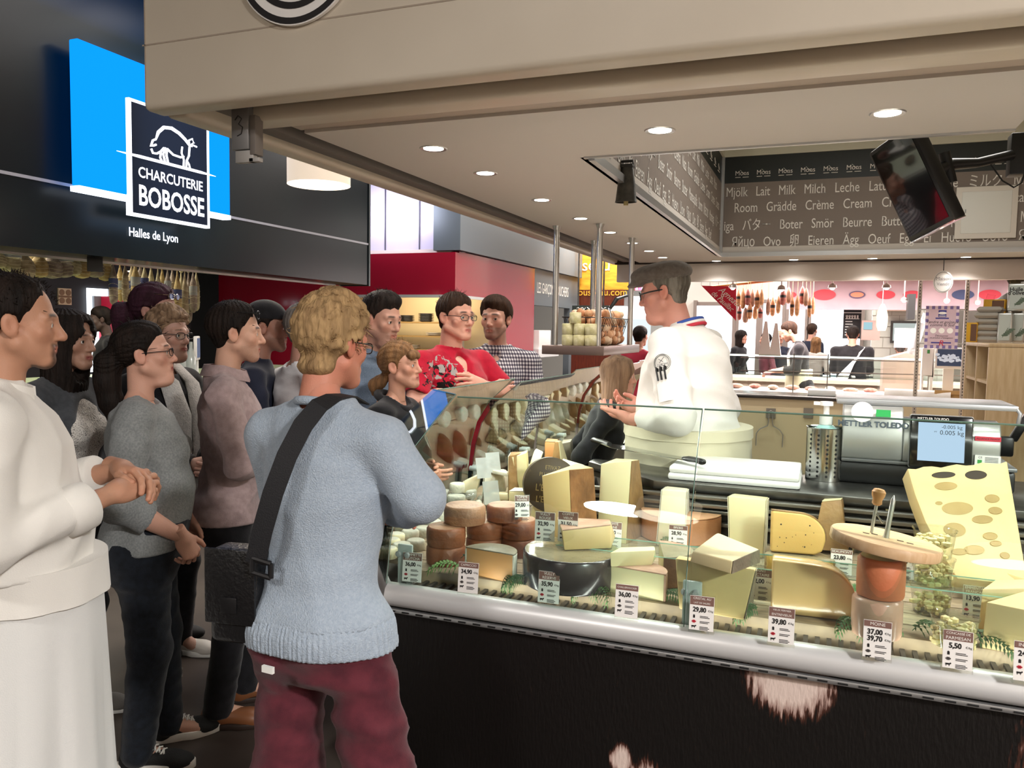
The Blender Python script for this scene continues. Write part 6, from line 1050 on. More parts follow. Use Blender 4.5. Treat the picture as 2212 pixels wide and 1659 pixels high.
bx0, bx1, by0, by1, bz = -1.77, -1.50, 5.62, 6.36, 1.545; t = thing('wire_basket', 'dark wire basket full of brown eggs on the hanging shelf', 'basket', (0, 0, 0)); B = MB(); WIRE = mat('dark_wire', '3c3632', .4, .6)
for z, e in ((bz, -.04), (bz + .07, -.02), (bz + .14, -.0), (bz + .20, .02)): B.tube([(bx0 - e, by0 - e, z), (bx1 + e, by0 - e, z), (bx1 + e, by1 + e, z), (bx0 - e, by1 + e, z), (bx0 - e, by0 - e, z)], .004, 5)
for i in range(15): y = by0 + (by1 - by0) * i / 14; B.tube([(bx1 - .04, y, bz), (bx1 + .02, y + .01, bz + .2)], .0025, 4); B.tube([(bx0 + .04, y, bz), (bx0 - .02, y + .01, bz + .2)], .0025, 4)
for i in range(8): x = bx0 + (bx1 - bx0) * i / 7; B.tube([(x, by0 + .04, bz), (x, by0 - .02, bz + .2)], .0025, 4)
B.build('wire_body', WIRE, t); MB().tube([(bx1 + .02, by0 + .2, bz + .2), (bx1 - .02, by0 + .28, bz + .27), (bx1 - .1, by0 + .6, bz + .27), (bx1 - .05, by1 - .1, bz + .36), (bx1, by1 + .03, bz + .39)], [.006, .012, .014, .02, .014], 10, flat=.6).build('carrying_handle', BLACK, t)
EGG = [mat('egg_' + str(i), c_, .55) for i, c_ in enumerate(('c98f62', 'd8a47a', 'e3c3a0', 'b97d52'))]; em = MB().lathe([(.001, -.03), (.014, -.026), (.022, -.012), (.0235, .002), (.019, .018), (.01, .029), (.001, .032)], 14, cap=False)
eg = 0
for kz in range(5):
    for j in range(10):
        for i in range(4):
            if kz == 4 and (i + j) % 3 == 0: continue
            o = em.build('egg', EGG[random.randrange(4)], loc=(bx0 + .03 + i * .07 + random.uniform(-.012, .012), by0 + .05 + j * .072 + random.uniform(-.012, .012), bz + .035 + kz * .048)) if eg == 0 else E0.copy()
            if eg == 0: E0 = o
            else:
                COL.objects.link(o); o.location = (bx0 + .03 + i * .07 + random.uniform(-.012, .012), by0 + .05 + j * .072 + random.uniform(-.012, .012), bz + .035 + kz * .048)
                if eg < 4: o.data = o.data.copy(); o.data.materials[0] = EGG[eg]; EV = (globals().get('EV') or []) + [o.data]
                else: o.data = random.choice(EV)
            o.rotation_euler = (random.uniform(0, 6), random.uniform(0, 6), 0); s_ = 1.4; o.scale = (s_, s_, s_); eg += 1; tag(o, 'brown egg in the wire basket on the hanging shelf', 'egg', 'eggs in the wire basket')
# ------------------------------------------------------------------ right-hand shelf unit with tins and cartons
SH = 1.604; sx, sy0, sy1 = 1.063, 6.325, 7.31; OAK = mat('light_oak_board', 'c9b08b', .5, var='b99d76', vs=4, stretch=(10, 10, 1.2), bump=.03, bs=40)
t = thing('shelf_unit', 'light oak shelf unit with open compartments at the right edge', 'shelf unit'); B = MB().box(sx, 1.95, sy0, sy0 + .025, 0, SH - .026).box(sx, 1.95, sy1 - .025, sy1, 0, SH - .026).box(1.7, 1.95, sy0 + .025, sy1 - .025, 0, SH - .026); B.build('side_board', OAK, t, bevel=.003); MB().box(sx, 1.95, sy0, sy1, SH - .025, SH).build('top_board', OAK, t, bevel=.003); MB().box(sx + .004, 1.7, (sy0 + sy1) / 2 - .012, (sy0 + sy1) / 2 + .012, .1, SH - .026).build('divider', OAK, t)
for z in (1.32, .98, .62): MB().box(sx + .01, 1.7, sy0 + .026, (sy0 + sy1) / 2 - .013, z, z + .02).box(sx + .01, 1.7, (sy0 + sy1) / 2 + .013, sy1 - .026, z, z + .02).build('shelf_board', OAK, t)
TIN = mat('tin_plate', 'c8cac6', .3, .75); TINL = mat('tin_label', 'b9c2bd', .5); OLV = mat('olive_print', '5a6b5a', .6)
def tin(px0, px1, ytop, D, label, text=None, grp='olive oil tins on the shelf unit', z=SH):
    a, c = atd(px0, 742, D), atd(px1, 742, D); w_ = (c - a).length; p = (a + c) / 2; h = atd(px0, ytop, D).z - z; yaw = -.36; t = thing('oil_tin', label, 'tin', (p.x, p.y, z), yaw, grp); MB().box(-w_ / 2, w_ / 2, -.06, .06, 0, h).build('can', TIN, t, bevel=.012, seg=3); MB().box(-w_ * .36, w_ * .36, -.0612, -.06, h * .08, h * .92).build('label', TINL, t); B = MB()
    for i in range(5): B.ball((w_ * .05 + .012 * i, -.0615, h * (.25 + .05 * i)), .016, 8, sc=(1.6, .08, .5))
    B.tube([(-w_ * .1, -.062, h * .18), (w_ * .25, -.062, h * .5)], .002, 4).build('olive_branch', OLV, t); MB().cyl((w_ * .2, 0, h), (w_ * .2, 0, h + .015), .016).build('cap', TIN, t)
    if text:
        for i, s in enumerate(text.split('\n')): lettering('label_letters', s, INK, t, XZ(-w_ * .05, -.063, h * (.78 - .13 * i)), .045, bold=.001)
    return t, h
t1, h1 = tin(2157, 2185, 676, 6.6, 'lower left oil tin with an olive branch on the shelf unit'); t2, h2 = tin(2188, 2212, 676, 6.6, 'lower right oil tin at the photo edge on the shelf unit'); tin(2176, 2212, 613, 6.6, 'upper oil tin lettered Huile d’olive, standing on two tins', 'Huile\nd’olive', z=SH + h1 + .016)
EC = mat('egg_carton_pulp', 'a9a49a', .85, bump=.3, bs=80)
for i in range(6): z = SH + .05 * i; p = atd(2134 + 3 * (i % 2), 742, 6.75); o = MB().rings([[(sx_ * w_, sy_ * .13 * w_ / .1, zz) for sx_, sy_ in ((-1, -1), (1, -1), (1, 1), (-1, 1))] for w_, zz in ((.078, 0), (.092, .022), (.092, .027), (.075, .048))]).build('egg_carton', EC, loc=(p.x, p.y, z + .0005), rotz=-.35 + .06 * (i % 2), bevel=.006); tag(o, f'{("lowest", "second", "third", "fourth", "fifth", "topmost")[i]} grey pulp egg carton from the bottom of the stack on the shelf unit', 'egg carton', 'egg cartons on the shelf unit')
YB = mat('yellow_box', 'd9a620', .5); BB = mat('brown_box_face', '6a4a35', .6)
def ybox(px0, px1, y0_, y1_, D, label): a, c = atd(px0, y1_, D), atd(px1, y0_, D); w_ = abs(c.x - a.x); h = c.z - a.z; t = thing('gift_box', label, 'box', ((a.x + c.x) / 2, (a.y + c.y) / 2 + .05, max(a.z, SH)), -.36, 'yellow edged boxes on the shelf unit'); MB().box(-w_ / 2, w_ / 2, -.05, .07, 0, h).build('carton', YB, t, bevel=.003); MB().box(-w_ * .1, w_ * .46, -.0515, -.05, h * .05, h * .92).build('front_print', BB, t); MB().box(-w_ / 2 - .001, -w_ / 2, -.05, .07, 0, h).build('pale_side', mat('pale_side', 'e5d9cf', .6), t)
ybox(2092, 2116, 697, 739, 6.7, 'lower yellow and brown gift box at the left end of the shelf unit'); ybox(2130, 2175, 647, 680, 7.1, 'upper yellow and brown gift box behind the tins')
p = atd(2192, 640, 7.2); t = thing('net_wrapped_ham', 'dark netted bundle tied at the top behind the oil tins', 'ham', (p.x, p.y, SH + .1)); MB().lathe([(.05, 0), (.16, .05), (.2, .14), (.18, .24), (.11, .31), (.045, .36), (.03, .38), (.055, .43), (.07, .46)], 24, sx=1.0).build('bundle', mat('dark_net', '2a2416', .6, var='4a3d22', vs=40, bump=.8, bs=60), t); MB().box(-.16, .16, -.1, .1, -.1, .0).build('plinth', BB, t)
p = atd(2108, 720, 6.9); tag(MB().box(-.03, .03, -.01, .01, 0, .42).build('clear_stand', ACR, loc=(p.x, p.y, SH), rotz=-.4), 'clear acrylic stand leaning beside the egg cartons', 'stand'); bpy.data.objects['clear_stand'].rotation_euler.y = .25
p = atd(2094, 880, 6.6)
for i in range(6): o = MB().lathe([(.05, 0), (.085, .012), (.084, .014), (.05, .004)], 20).build('white_dish', WPL, loc=(1.2, 6.5, 1.0005 + .013 * i)); tag(o, 'white dish in the small stack inside the oak shelf unit', 'dish', 'white dishes in the oak shelf unit')
t = thing('tape_gun', 'black hand dispenser standing behind the scale at the right', 'dispenser', onz(2165, 985, WZ) + Vector((0, 0, .0))); MB().box(-.045, .045, -.03, .03, 0, .1).build('body', BLACK, t, bevel=.012); MB().box(-.02, .02, -.02, .02, .09, .24, M=Matrix.Rotation(.45, 4, 'Y')).build('grip', BLACK, t, bevel=.01); MB().cyl((-.05, 0, .04), (-.05, 0, .14), .028).build('roller', BLACK, t)
# ------------------------------------------------------------------ rear counter, meat stall and bistro behind
CRM = mat('cream_cupboard', 'd8c8a4', .5); t = thing('rear_counter', 'cream rear counter with a dark worktop behind the server', 'counter'); MB().box(-1.5, 2.6, 9.3, 9.85, 0, .925).build('cupboard', CRM, t); MB().box(-1.52, .67, 9.26, 9.9, .927, .965).build('worktop', mat('dark_edge_top', '2e2826', .25, spec=.6), t, bevel=.004); B = MB()
for x in (-.95, .05, .68): B.box(x, x + .008, 9.294, 9.3, .02, .92)
B.build('panel_joint', mat('joint_brown', '6f6048', .7), t)
for i, (x, y) in enumerate(((1665, 893), (1746, 893))): p = ony(x, y, 9.28); MB().box(p.x - .05, p.x + .05, 9.283, 9.3, p.z - .055, p.z + .055).build('square_handle', mat('grey_square', '8a847c', .4, .5), t)
p = ony(1665, 893, 9.24); t = thing('hanging_wire_tool', 'bent wire tool hanging from a square handle on the cream counter', 'tool', (p.x, 9.25, p.z)); MB().tube([(.0, 0, .03), (.02, 0, .02), (.02, 0, -.10), (.03, 0, -.14), (.10, 0, -.18), (.135, 0, -.23), (.135, 0, -.37)], .007, 6).tube([(.0, 0, .03), (-.02, 0, .02), (-.02, 0, -.10), (-.03, 0, -.14), (-.11, 0, -.18), (-.145, 0, -.23), (-.145, 0, -.37)], .007, 6).build('wire', STEEL, t)
a = ony(1915, 862, 9.2); t = thing('paper_roll', 'wide white paper roll lying on the rear counter', 'paper roll', (0, 0, 0)); MB().cyl((a.x, 9.5, 1.02), (a.x + .62, 9.4, 1.02), .058, 24).build('roll', PAPER, t); MB().box(a.x - .36, a.x + .02, 9.35, 9.7, .966, 1.0).build('loose_sheets', PAPER, t)
p = ony(2055, 870, 9.3); t = thing('cardboard_box', 'small open cardboard box on the rear counter by the paper roll', 'box', (p.x, 9.5, .926)); MB().box(-.13, .17, -.12, .12, 0, .14).build('carton', mat('cardboard', 'a98454', .8), t); MB().box(-.15, .15, -.13, -.12, .12, .16).build('flap', mat('cardboard_flap', 'b9925f', .8), t)
LIT = mat('lit_case_deck', 'f4e4dc', .5); t = thing('meat_case', 'glazed butcher case with lit trays behind the cream counter', 'display case'); MB().box(-1.6, 2.6, 9.95, 10.75, 0, .93).build('base', mat('case_base', 'cdb9ac', .5), t); MB().box(-1.6, 2.6, 9.95, 10.75, .931, .96).build('tray', LIT, t); MB().box(-1.6, 2.6, 10.0, 10.008, .96, 1.40).build('rear_glass', GL, t)
B = MB()
for y in (772, 800): a, c = ony(1600, y, 9.98), ony(2090, y + 12, 9.98); B.tube([(a.x, 9.98, a.z), (c.x, 9.98, c.z)], .007, 6)
a = ony(1713, 800, 9.98)
for x in (-1.6, a.x, .05, 1.1, 2.58): B.box(x, x + .012, 9.98, 10.0, .96, 1.42)
B.build('glass_rail', mat('dull_rail', '7a736e', .4, .6), t); MB().box(-1.6, 2.6, 10.2, 10.6, 1.14, 1.15).build('glass_shelf', GL, t); MB().box(-1.6, 2.6, 10.5, 10.54, 1.36, 1.38).build('case_tube', emat('case_strip', 'fff0e4', 4), t)
MEAT = [mat('meat_' + str(i), c_, .35, var=v_, vs=20) for i, (c_, v_) in enumerate((('c98078', 'e3b7aa'), ('b5564f', 'd79a90'), ('d9a79b', 'ecd2c6')))]
for i in range(16): x = -1.0 + .22 * i; o = MB().ball((0, 0, .03), .07, 12, sc=(1.3, .9, .45)).build('meat_cut', MEAT[i % 3], loc=(x, 10.3 + .1 * (i % 2), .962), rotz=i); tag(o, 'pink meat cut lying in the butcher case', 'meat', 'meat cuts in the butcher case')
for i, (x0, x1) in enumerate(((1745, 1805), (1822, 1940), (1952, 1985))): a, c = ony(x0, 850, 9.6), ony(x1, 850, 9.6); o = MB().box(a.x, c.x, 9.5, 9.75, .966, 1.01 + .02 * (i == 0)).build('white_tray', WPL, bevel=.008); tag(o, ('left white tray on the rear counter in front of the butcher', 'long white tray on the rear counter', 'small white tray beside the long one on the rear counter')[i], 'tray')
# second scale and screens at the right of the meat stall
def atY(px, py, Y): return ony(px, py, Y)
a, c = atY(2020, 796, 9.7), atY(2083, 752, 9.7); t = thing('till_screen', 'till screen with a grey picture beside the purple poster', 'screen', ((a.x + c.x) / 2, 9.7, (a.z + c.z) / 2)); w_, h_ = (c.x - a.x) / 2, (c.z - a.z) / 2; MB().box(-w_, w_, 0, .05, -h_, h_).build('frame', WPL, t, bevel=.006); MB().box(-w_ + .015, w_ - .02, -.006, 0, -h_ + .03, h_ - .015).build('display', mat('screen_dark', '1d2230', .2, emit='3a4860', es=.5), t); B = MB()
for i in range(40): r = random.uniform(.01, .028); B.ball((random.gauss(0, .06), -.007, -.03 + abs(random.gauss(0, .03))), r, 6, sc=(1, .1, .7))
B.build('display_dot', mat('screen_grey', 'a9b2bd', .5, emit='a9b2bd', es=.6), t); MB().box(-.05, .05, .02, .06, .966 - t.location.z, -h_ + .01).build('stand', WPL, t)
a, c = atY(1988, 850, 9.75), atY(2019, 752, 9.75); t = thing('white_scale', 'tall white scale body left of the till screen', 'scale', (a.x, 9.75, .966)); w_ = c.x - a.x; MB().box(.0, w_, 0, .1, .25, c.z - .966).box(.0, w_ * .2, 0, .1, 0, .25).box(w_ * .75, w_, 0, .1, 0, .25).build('body', WPL, t, bevel=.01); MB().box(w_ * .4, w_ * .62, -.004, 0, c.z - .966 - .06, c.z - .966 - .02).build('green_label', mat('green_label', '3f8f4a', .5), t)
PF = mat('perforated_post', 'b9b2ab', .4, .6); POSTX = [atY(1984, 700, 9.2).x, atY(2086, 700, 9.2).x]
for x, l in zip(POSTX, ('left', 'right')):
    t = thing('perforated_post', f'{l} slotted metal post beside the purple poster', 'post', (x, 9.2, 0)); MB().box(-.018, .018, -.018, .018, 0, 2.46).build('profile', PF, t); B = MB()
    for k_ in range(58): B.box(-.004, .004, -.0185, -.0178, .6 + .032 * k_, .614 + .032 * k_)
    B.build('slot_hole', MBLACK, t)
a, c = atY(1996, 752, 9.15), atY(2073, 661, 9.15); w_, h_ = c.x - a.x, c.z - a.z; t = thing('poster', 'lilac poster with checkered border and script lettering on the posts', 'poster', (a.x, 9.15, a.z)); PUR = mat('poster_violet', '7a6aa0', .6); LILP = mat('poster_lilac', 'cdb2bb', .6); MB().box(0, w_, 0, .006, 0, h_).build('sheet', mat('poster_pale', 'd9c6cd', .6), t); B = MB(); nx, nz = 11, 13
for i in range(nx):
    for j in range(nz):
        if (i in (0, nx - 1) or j in (0, nz - 1)) and (i + j) % 2 == 0: B.box(w_ * i / nx, w_ * (i + 1) / nx, -.002, 0, h_ * j / nz, h_ * (j + 1) / nz)
B.build('checks', PUR, t); MB().box(-.06, w_ + .06, .007, .033, h_ * .9, h_ * .93).box(-.06, w_ + .06, .007, .033, h_ * .1, h_ * .13).build('fixing_bar', ALU, t); MB().box(w_ / nx, w_ * (1 - 1 / nx), -.003, 0, h_ / nz, h_ * (1 - 1 / nz)).build('field', LILP, t); M = lambda u, v_: XZ(w_ * u, -.0045, h_ * v_); BLU = mat('poster_blue', '3a3a86', .6)
MB().box(w_ * .38, w_ * .62, -.004, 0, h_ * .74, h_ * .90).build('emblem', BLU, t); MB().ball((w_ * .5, -.004, h_ * .83), .03, 10, sc=(1.3, .1, .5)).box(w_ * .4, w_ * .6, -.005, -.004, h_ * .755, h_ * .77).build('emblem_shape', LETW, t); MB().box(w_ * .3, w_ * .7, -.004, 0, h_ * .695, h_ * .725).box(w_ * .2, w_ * .8, -.004, 0, h_ * .12, h_ * .15).build('ribbon', BLU, t)
for s, v_, z_ in (('Tendre et goûteux', .62, .04), ('comme le Sud', .55, .04), ('Découvrez', .30, .028), ('ce produit d’exception', .25, .024)): lettering('script_letters', s, INK, t, M(.5, v_), z_, shear=.3, xs=.95)
for u in (.25, .5, .75): MB().lathe([(.028, 0), (.028, .002)], 20, M=Matrix.Translation((w_ * u, -.003, h_ * .42)) @ Matrix.Rotation(PI / 2, 4, 'X')).build('round_motif', LETW, t)
lettering('red_letter', 'R', RED, t, M(.5, .12), .08, shear=.2)
a = atY(2037, 609, 8.72); t = thing('oval_sign', 'white oval sign hanging over the poster', 'sign', (a.x, 8.72, a.z)); rx = 17.5 / FPX * 8.4; MB().lathe([(rx, 0), (rx, .012)], 40, sy=1.25, M=Matrix.Rotation(PI / 2, 4, 'X')).build('plate', PAPER, t); MB().lathe([(rx * .86, .0), (rx * .9, .0), (rx * .9, .001), (rx * .86, .001)], 40, sy=1.25, cap=False, M=Matrix.Translation((0, -.0135, 0)) @ Matrix.Rotation(PI / 2, 4, 'X')).build('oval_line', mat('grey_line', '8a8486', .6), t); lettering('sign_letters', 'Maison', mat('grey_line', '8a8486', .6), t, XZ(0, -.014, .03), .045); lettering('sign_letters', 'Viande', mat('grey_line', '8a8486', .6), t, XZ(0, -.014, -.02), .04); MB().cyl((0, 0, rx * 1.2), (0, 0, 2.45 - a.z), .004, 6).build('cord', BLACK, t)
t = thing('corner_pennant', 'red triangular pennant with white script hanging left of the salamis', 'pennant'); a, b_, c = atY(1515, 617, 9.35), atY(1590, 619, 9.35), atY(1590, 693, 9.35); MB().add([tuple(a), tuple(b_), tuple(c)] + [(p_.x, p_.y + .01, p_.z) for p_ in (a, b_, c)], [(0, 2, 1), (3, 4, 5), (0, 1, 4, 3), (1, 2, 5, 4), (2, 0, 3, 5)]).build('cloth', mat('pennant_red', 'cf1b3c', .7), t)
ctr_ = atY(1565, 645, 9.34); Mr = Matrix.Translation(ctr_) @ Matrix.Rotation(.72, 4, 'Y') @ XZ(0, 0, 0)
lettering('script_letters', 'Agneau', LETW, t, Mr @ Matrix.Translation((.02, .05, .004)), .10, shear=.35, xs=.9); lettering('script_letters', 'de Pauillac', LETW, t, Mr @ Matrix.Translation((.0, -.035, .004)), .085, shear=.35, xs=.85)
for k_ in range(5): q_ = a.lerp(b_, k_ / 4); MB().cyl((q_.x, q_.y, q_.z), (q_.x, q_.y, 2.46), .003, 6).build('hook', STEEL, t)
COP = mat('copper_pipe', 'c0764a', .3, .8); a, c = atY(1590, 619, 10.6), atY(1772, 602, 10.6); tag(MB().cyl((a.x - .3, 10.6, a.z), (c.x, 10.3, c.z + .02), .018).build('copper_pipe', COP), 'copper pipe from which the salamis hang over the meat case', 'pipe')
SAL = [mat('salami_' + str(i), c_, .45, var=v_, vs=25, bump=.2, bs=50) for i, (c_, v_) in enumerate((('b98a63', '8f6242'), ('c79a70', 'a5764f'), ('8a4a44', 'a8685e'), ('a88672', '8a6a58')))]
for i, (x, y0_, y1_, w_) in enumerate(((1596, 626, 662, 11), (1606, 622, 668, 12), (1616, 624, 660, 12), (1626, 624, 664, 11), (1637, 626, 668, 12), (1646, 624, 660, 10), (1598, 660, 692, 10), (1611, 664, 698, 13), (1620, 656, 690, 12), (1632, 660, 690, 11), (1643, 664, 688, 9), (1660, 644, 682, 9), (1670, 642, 684, 11), (1682, 640, 678, 10), (1692, 622, 660, 13), (1704, 620, 656, 12), (1712, 640, 684, 9), (1723, 638, 684, 10), (1734, 618, 658, 12), (1742, 622, 662, 11), (1750, 642, 686, 9), (1757, 640, 680, 8))):
    Yh = 10.55 - .04 * (i % 3); a, c = atY(x, y0_, Yh), atY(x, y1_, Yh); r = w_ / FPX * 9.6 / 2; L = a.z - c.z; t = thing('hanging_salami', 'plump salami in the cluster hanging over the meat case', 'salami', tuple(a), 0, 'salamis over the meat case'); MB().lathe([(.15 * r, 0), (.6 * r, -L * .12), (r, -L * .35), (r, -L * .75), (.75 * r, -L * .93), (.1 * r, -L)][::-1], 14).build('casing', SAL[i % 4], t); MB().cyl((0, 0, -.01), (0, 0, 2.46 - a.z), .003, 5).build('twine', TWINE, t)
    if i % 2 == 0: MB().lathe([(r * 1.04, -L * .55), (r * 1.04, -L * .40)], 14, cap=False).build('paper_band', INK, t)
# stall ceiling, valance with oval plaques, pendants
struct(MB().box(-2.3, 5, 9.0, 13.2, 2.46, 2.52).build('ceiling_meat_stall', mat('pinkish_ceiling', 'ecd6cf', .6))); VAL = mat('lilac_valance', 'b9a4ac', .6, var='a8929c', vs=2); w = struct(MB().box(-.55, 5.0, 12.9, 13.0, 2.02, 2.46).build('wall_valance', VAL))
for x, wpx, col in ((1707, 28, 'c8323e'), (1782, 46, 'd22c3c'), (1853, 32, '4a3a5a'), (1915, 36, 'c82a3c'), (1972, 34, 'b8283c'), (2082, 40, '2a3a66'), (2140, 40, 'c02038')):
    p = atY(x, 605, 12.88); r = wpx / FPX * 12 / 2; o = MB().lathe([(r, 0), (r, .01)], 28, sy=.5, M=Matrix.Rotation(PI / 2, 4, 'X')).build('oval_plaque', mat('plaque_' + col, col, .5), loc=(p.x, 12.895, 2.24)); tag(o, f'{ {"d22c3c": "large scalloped red", "c8323e": "small red", "4a3a5a": "violet edged", "c82a3c": "plain red", "b8283c": "half hidden red", "2a3a66": "dark blue", "c02038": "rightmost red"}[col]} oval plaque on the lilac valance', 'plaque'); MB().lathe([(r * .8, 0), (r * .8, .002)], 28, sy=.42, M=Matrix.Translation((0, -.0105, 0)) @ Matrix.Rotation(PI / 2, 4, 'X')).build('inner_oval', mat('plaque_in_' + col, 'e07a5a' if col == '4a3a5a' else col, .5), o)
PB = emat('pendant_bulb', 'fff4e6', 10)
for i, (x, y, D_) in enumerate(((1583, 622, 8.6), (1688, 626, 8.6), (1798, 622, 8.6), (1915, 622, 8.6), (1953, 650, 10.5), (2045, 652, 10.5), (2112, 655, 10.5))):
    p = atd(x, y, D_); zc = 2.46; t = thing('rod_pendant', f'{ORD[i]} small rod pendant spotlight from the left over the meat stall', 'pendant lamp', (p.x, p.y, p.z)); MB().cyl((0, 0, .03), (0, 0, zc - p.z), .008, 8).lathe([(.045, 0), (.04, .03), (.012, .05)], 16, cap=False).build('rod', mat('grey_rod', '9b8f8a', .4, .5), t); MB().ball((0, 0, .008), .03, 12).build('bulb', PB, t)
# far wall: bright windows, tiles, menu board
FW = 15.6; DAY = emat('daylight_pane', 'f4f8ff', 2.2); b = MB()
struct(MB().box(-2.7, 6.9, FW + .2, FW + .3, 0, 4.4).build('wall_back', mat('pale_back_wall', 'd9d3cb', .7)))
for i, (x0, x1, y0_, y1_) in enumerate(((1500, 1582, 660, 770), (1592, 1634, 655, 770), (1644, 1690, 655, 770), (1700, 1740, 655, 770), (1748, 1862, 648, 790))):
    a, c = ony(x0, y1_, FW), ony(x1, y0_, FW); o = struct(MB().box(a.x, c.x, FW + .15, FW + .19, a.z - .3, c.z).build(f'window_{i + 2}', DAY)); MB().box(a.x - .06, a.x, FW + .08, FW + .2, .6, c.z + .1).box(c.x, c.x + .06, FW + .08, FW + .2, .6, c.z + .1).box(a.x, c.x, FW + .1, FW + .2, c.z, c.z + .07).build('window_frame', mat('window_brown', '8d8078', .5), o)
struct(MB().box(.75, 2.0, 14.8, 15.0, 0, 3.0).build('wall_tiles', mat('white_tiles', 'd8d8cc', .3))); b = MB()
for i in range(9): b.box(.75, 2.0, 14.795, 14.8, .9 + .18 * i, .906 + .18 * i)
for i in range(9):
    for j in range(5): b.box(.8 + .24 * j + .12 * (i % 2), .806 + .24 * j + .12 * (i % 2), 14.795, 14.8, .9 + .18 * i, 1.08 + .18 * i)
struct(b.build('trim_13', mat('grout', 'a8a498', .8)))
a, c = ony(1820, 731, 13.6), ony(1862, 655, 13.6); t = thing('menu_board', 'black menu board with chalk lines and hanging jugs behind the butchers', 'chalkboard', (a.x, 13.6, a.z)); w_, h_ = c.x - a.x, c.z - a.z; MB().box(0, w_, 0, .04, 0, h_).build('board', mat('chalk_black', '15171a', .7), t); B = MB()
for k_ in range(8): B.box(.03, w_ * random.uniform(.5, .9), -.002, 0, .05 + .042 * k_, .062 + .042 * k_)
for k_ in range(5): B.box(w_ * (.15 + .15 * k_), w_ * (.24 + .15 * k_), -.002, 0, h_ * .56, h_ * .66)
B.box(0, w_, -.003, 0, h_ * .72, h_ * .74).box(w_ * .1, w_ * .62, -.003, 0, h_ * .82, h_ * .95); B.build('chalk_writing', mat('chalk', 'd5d9d6', .7), t)
card(1862, 692, 1900, 735, 13.4, .2, 'wall_dispenser', mat('pink_grey_metal', 'b49a92', .4, .3), 'pinkish metal dispenser unit on the wall right of the menu board', 'dispenser'); card(1866, 696, 1884, 712, 13.38, .02, 'dispenser_screen', emat('cyan_screen', 'a9cfd8', .9), 'small pale blue screen on the metal dispenser unit', 'screen')
card(1925, 693, 1978, 742, 14.7, .06, 'dark_framed_window', mat('frame_dark', '3a3632', .5), 'dark framed hatch in the white tiled wall', 'hatch'); card(1930, 698, 1978, 737, 14.68, .02, 'hatch_pane', emat('hatch_light', 'cfd8d2', .7), 'pale pane inside the dark framed hatch', 'pane')
card(1915, 600, 1960, 672, 14.69, .1, 'tan_panel', mat('tan_panel', 'b79a86', .6), 'tan wall panel above the tiled wall', 'panel'); card(1963, 635, 1976, 690, 11.5, .25, 'black_speaker', MBLACK, 'narrow black cabinet mounted beside the left slotted post', 'cabinet')
p = ony(1905, 690, 12.5); t = thing('hanging_apron', 'folded cream cloth hanging in front of the tiled wall', 'cloth', (p.x, 12.5, p.z)); MB().rings([[(x * w_, y * .04, z) for x, y in ((-1, -1), (0, -.6), (1, -1), (1, 1), (0, 1.3), (-1, 1))] for w_, z in ((.02, .22), (.05, .16), (.075, .04), (.07, -.1), (.05, -.16))]).build('cloth', mat('cream_cloth', 'd6ccae', .8), t, ang=80); MB().cyl((0, 0, .2), (0, 0, 2.46 - p.z), .006).build('hook', STEEL, t)
t = thing('stainless_hood', 'pinkish steel cabinet with sloping lid behind the glass at the right', 'cabinet', (0, 0, 0)); a, c = ony(1905, 850, 10.85), ony(1985, 770, 10.85); MB().rings([[(x, 10.85, 0), (x, 11.3, 0), (x, 11.3, zz), (x, 10.85, zz)] for x, zz in ((a.x, c.z - .04), (c.x + .05, c.z + .1))]).build('cabinet', mat('pink_steel', 'c9b0a6', .35, .6), t)
p = ony(1963, 745, 10.9); tag(MB().box(-.11, .11, -.01, .01, -.12, .12).build('till_monitor', mat('till_white', 'e6e6ea', .4, emit='c8d4f0', es=.3), loc=(p.x - .05, 10.95, 1.62)), 'small pale till monitor behind the sloping steel cabinet', 'screen')
for i in range(5): p = ony(1958 + 5 * i, 690 + 16 * i, 10.4)
t = thing('clear_cup_tower', 'leaning tower of clear cups in front of the till monitor', 'cups', tuple(ony(1968, 765, 10.5))); t.rotation_euler = (0, .25, 0); MB().lathe([(.05, 0), (.055, .12), (.05, .13), (.056, .26), (.05, .27), (.054, .38), (.02, .42), (.018, .5)], 18).build('cups', mat('milky_cups', 'd2d6da', .2, alpha=.6), t)
t = thing('bag_on_case', 'pair of white paper price cones standing on the butcher case', 'sign', tuple(ony(1652, 768, 10.3))); B = MB()
for x, s in ((0, 1), (.12, .95)): B.add([(x - .07, -.06, 0), (x + .07, -.06, 0), (x + .07, .06, 0), (x - .07, .06, 0), (x - .015, 0, .42 * s), (x + .015, 0, .42 * s)], [(0, 1, 5, 4), (1, 2, 5), (2, 3, 4, 5), (3, 0, 4), (3, 2, 1, 0)])
B.build('paper', PAPER, t)
o = MB().box(-2.2, 3.0, 12.2, 12.9, 0, .95).box(-2.3, 3.1, 12.15, 12.95, .95, 1.0).build('bistro_counter', mat('bistro_counter', 'b8a89c', .5)); tag(o, 'long pale counter behind the butchers where guests sit', 'counter')
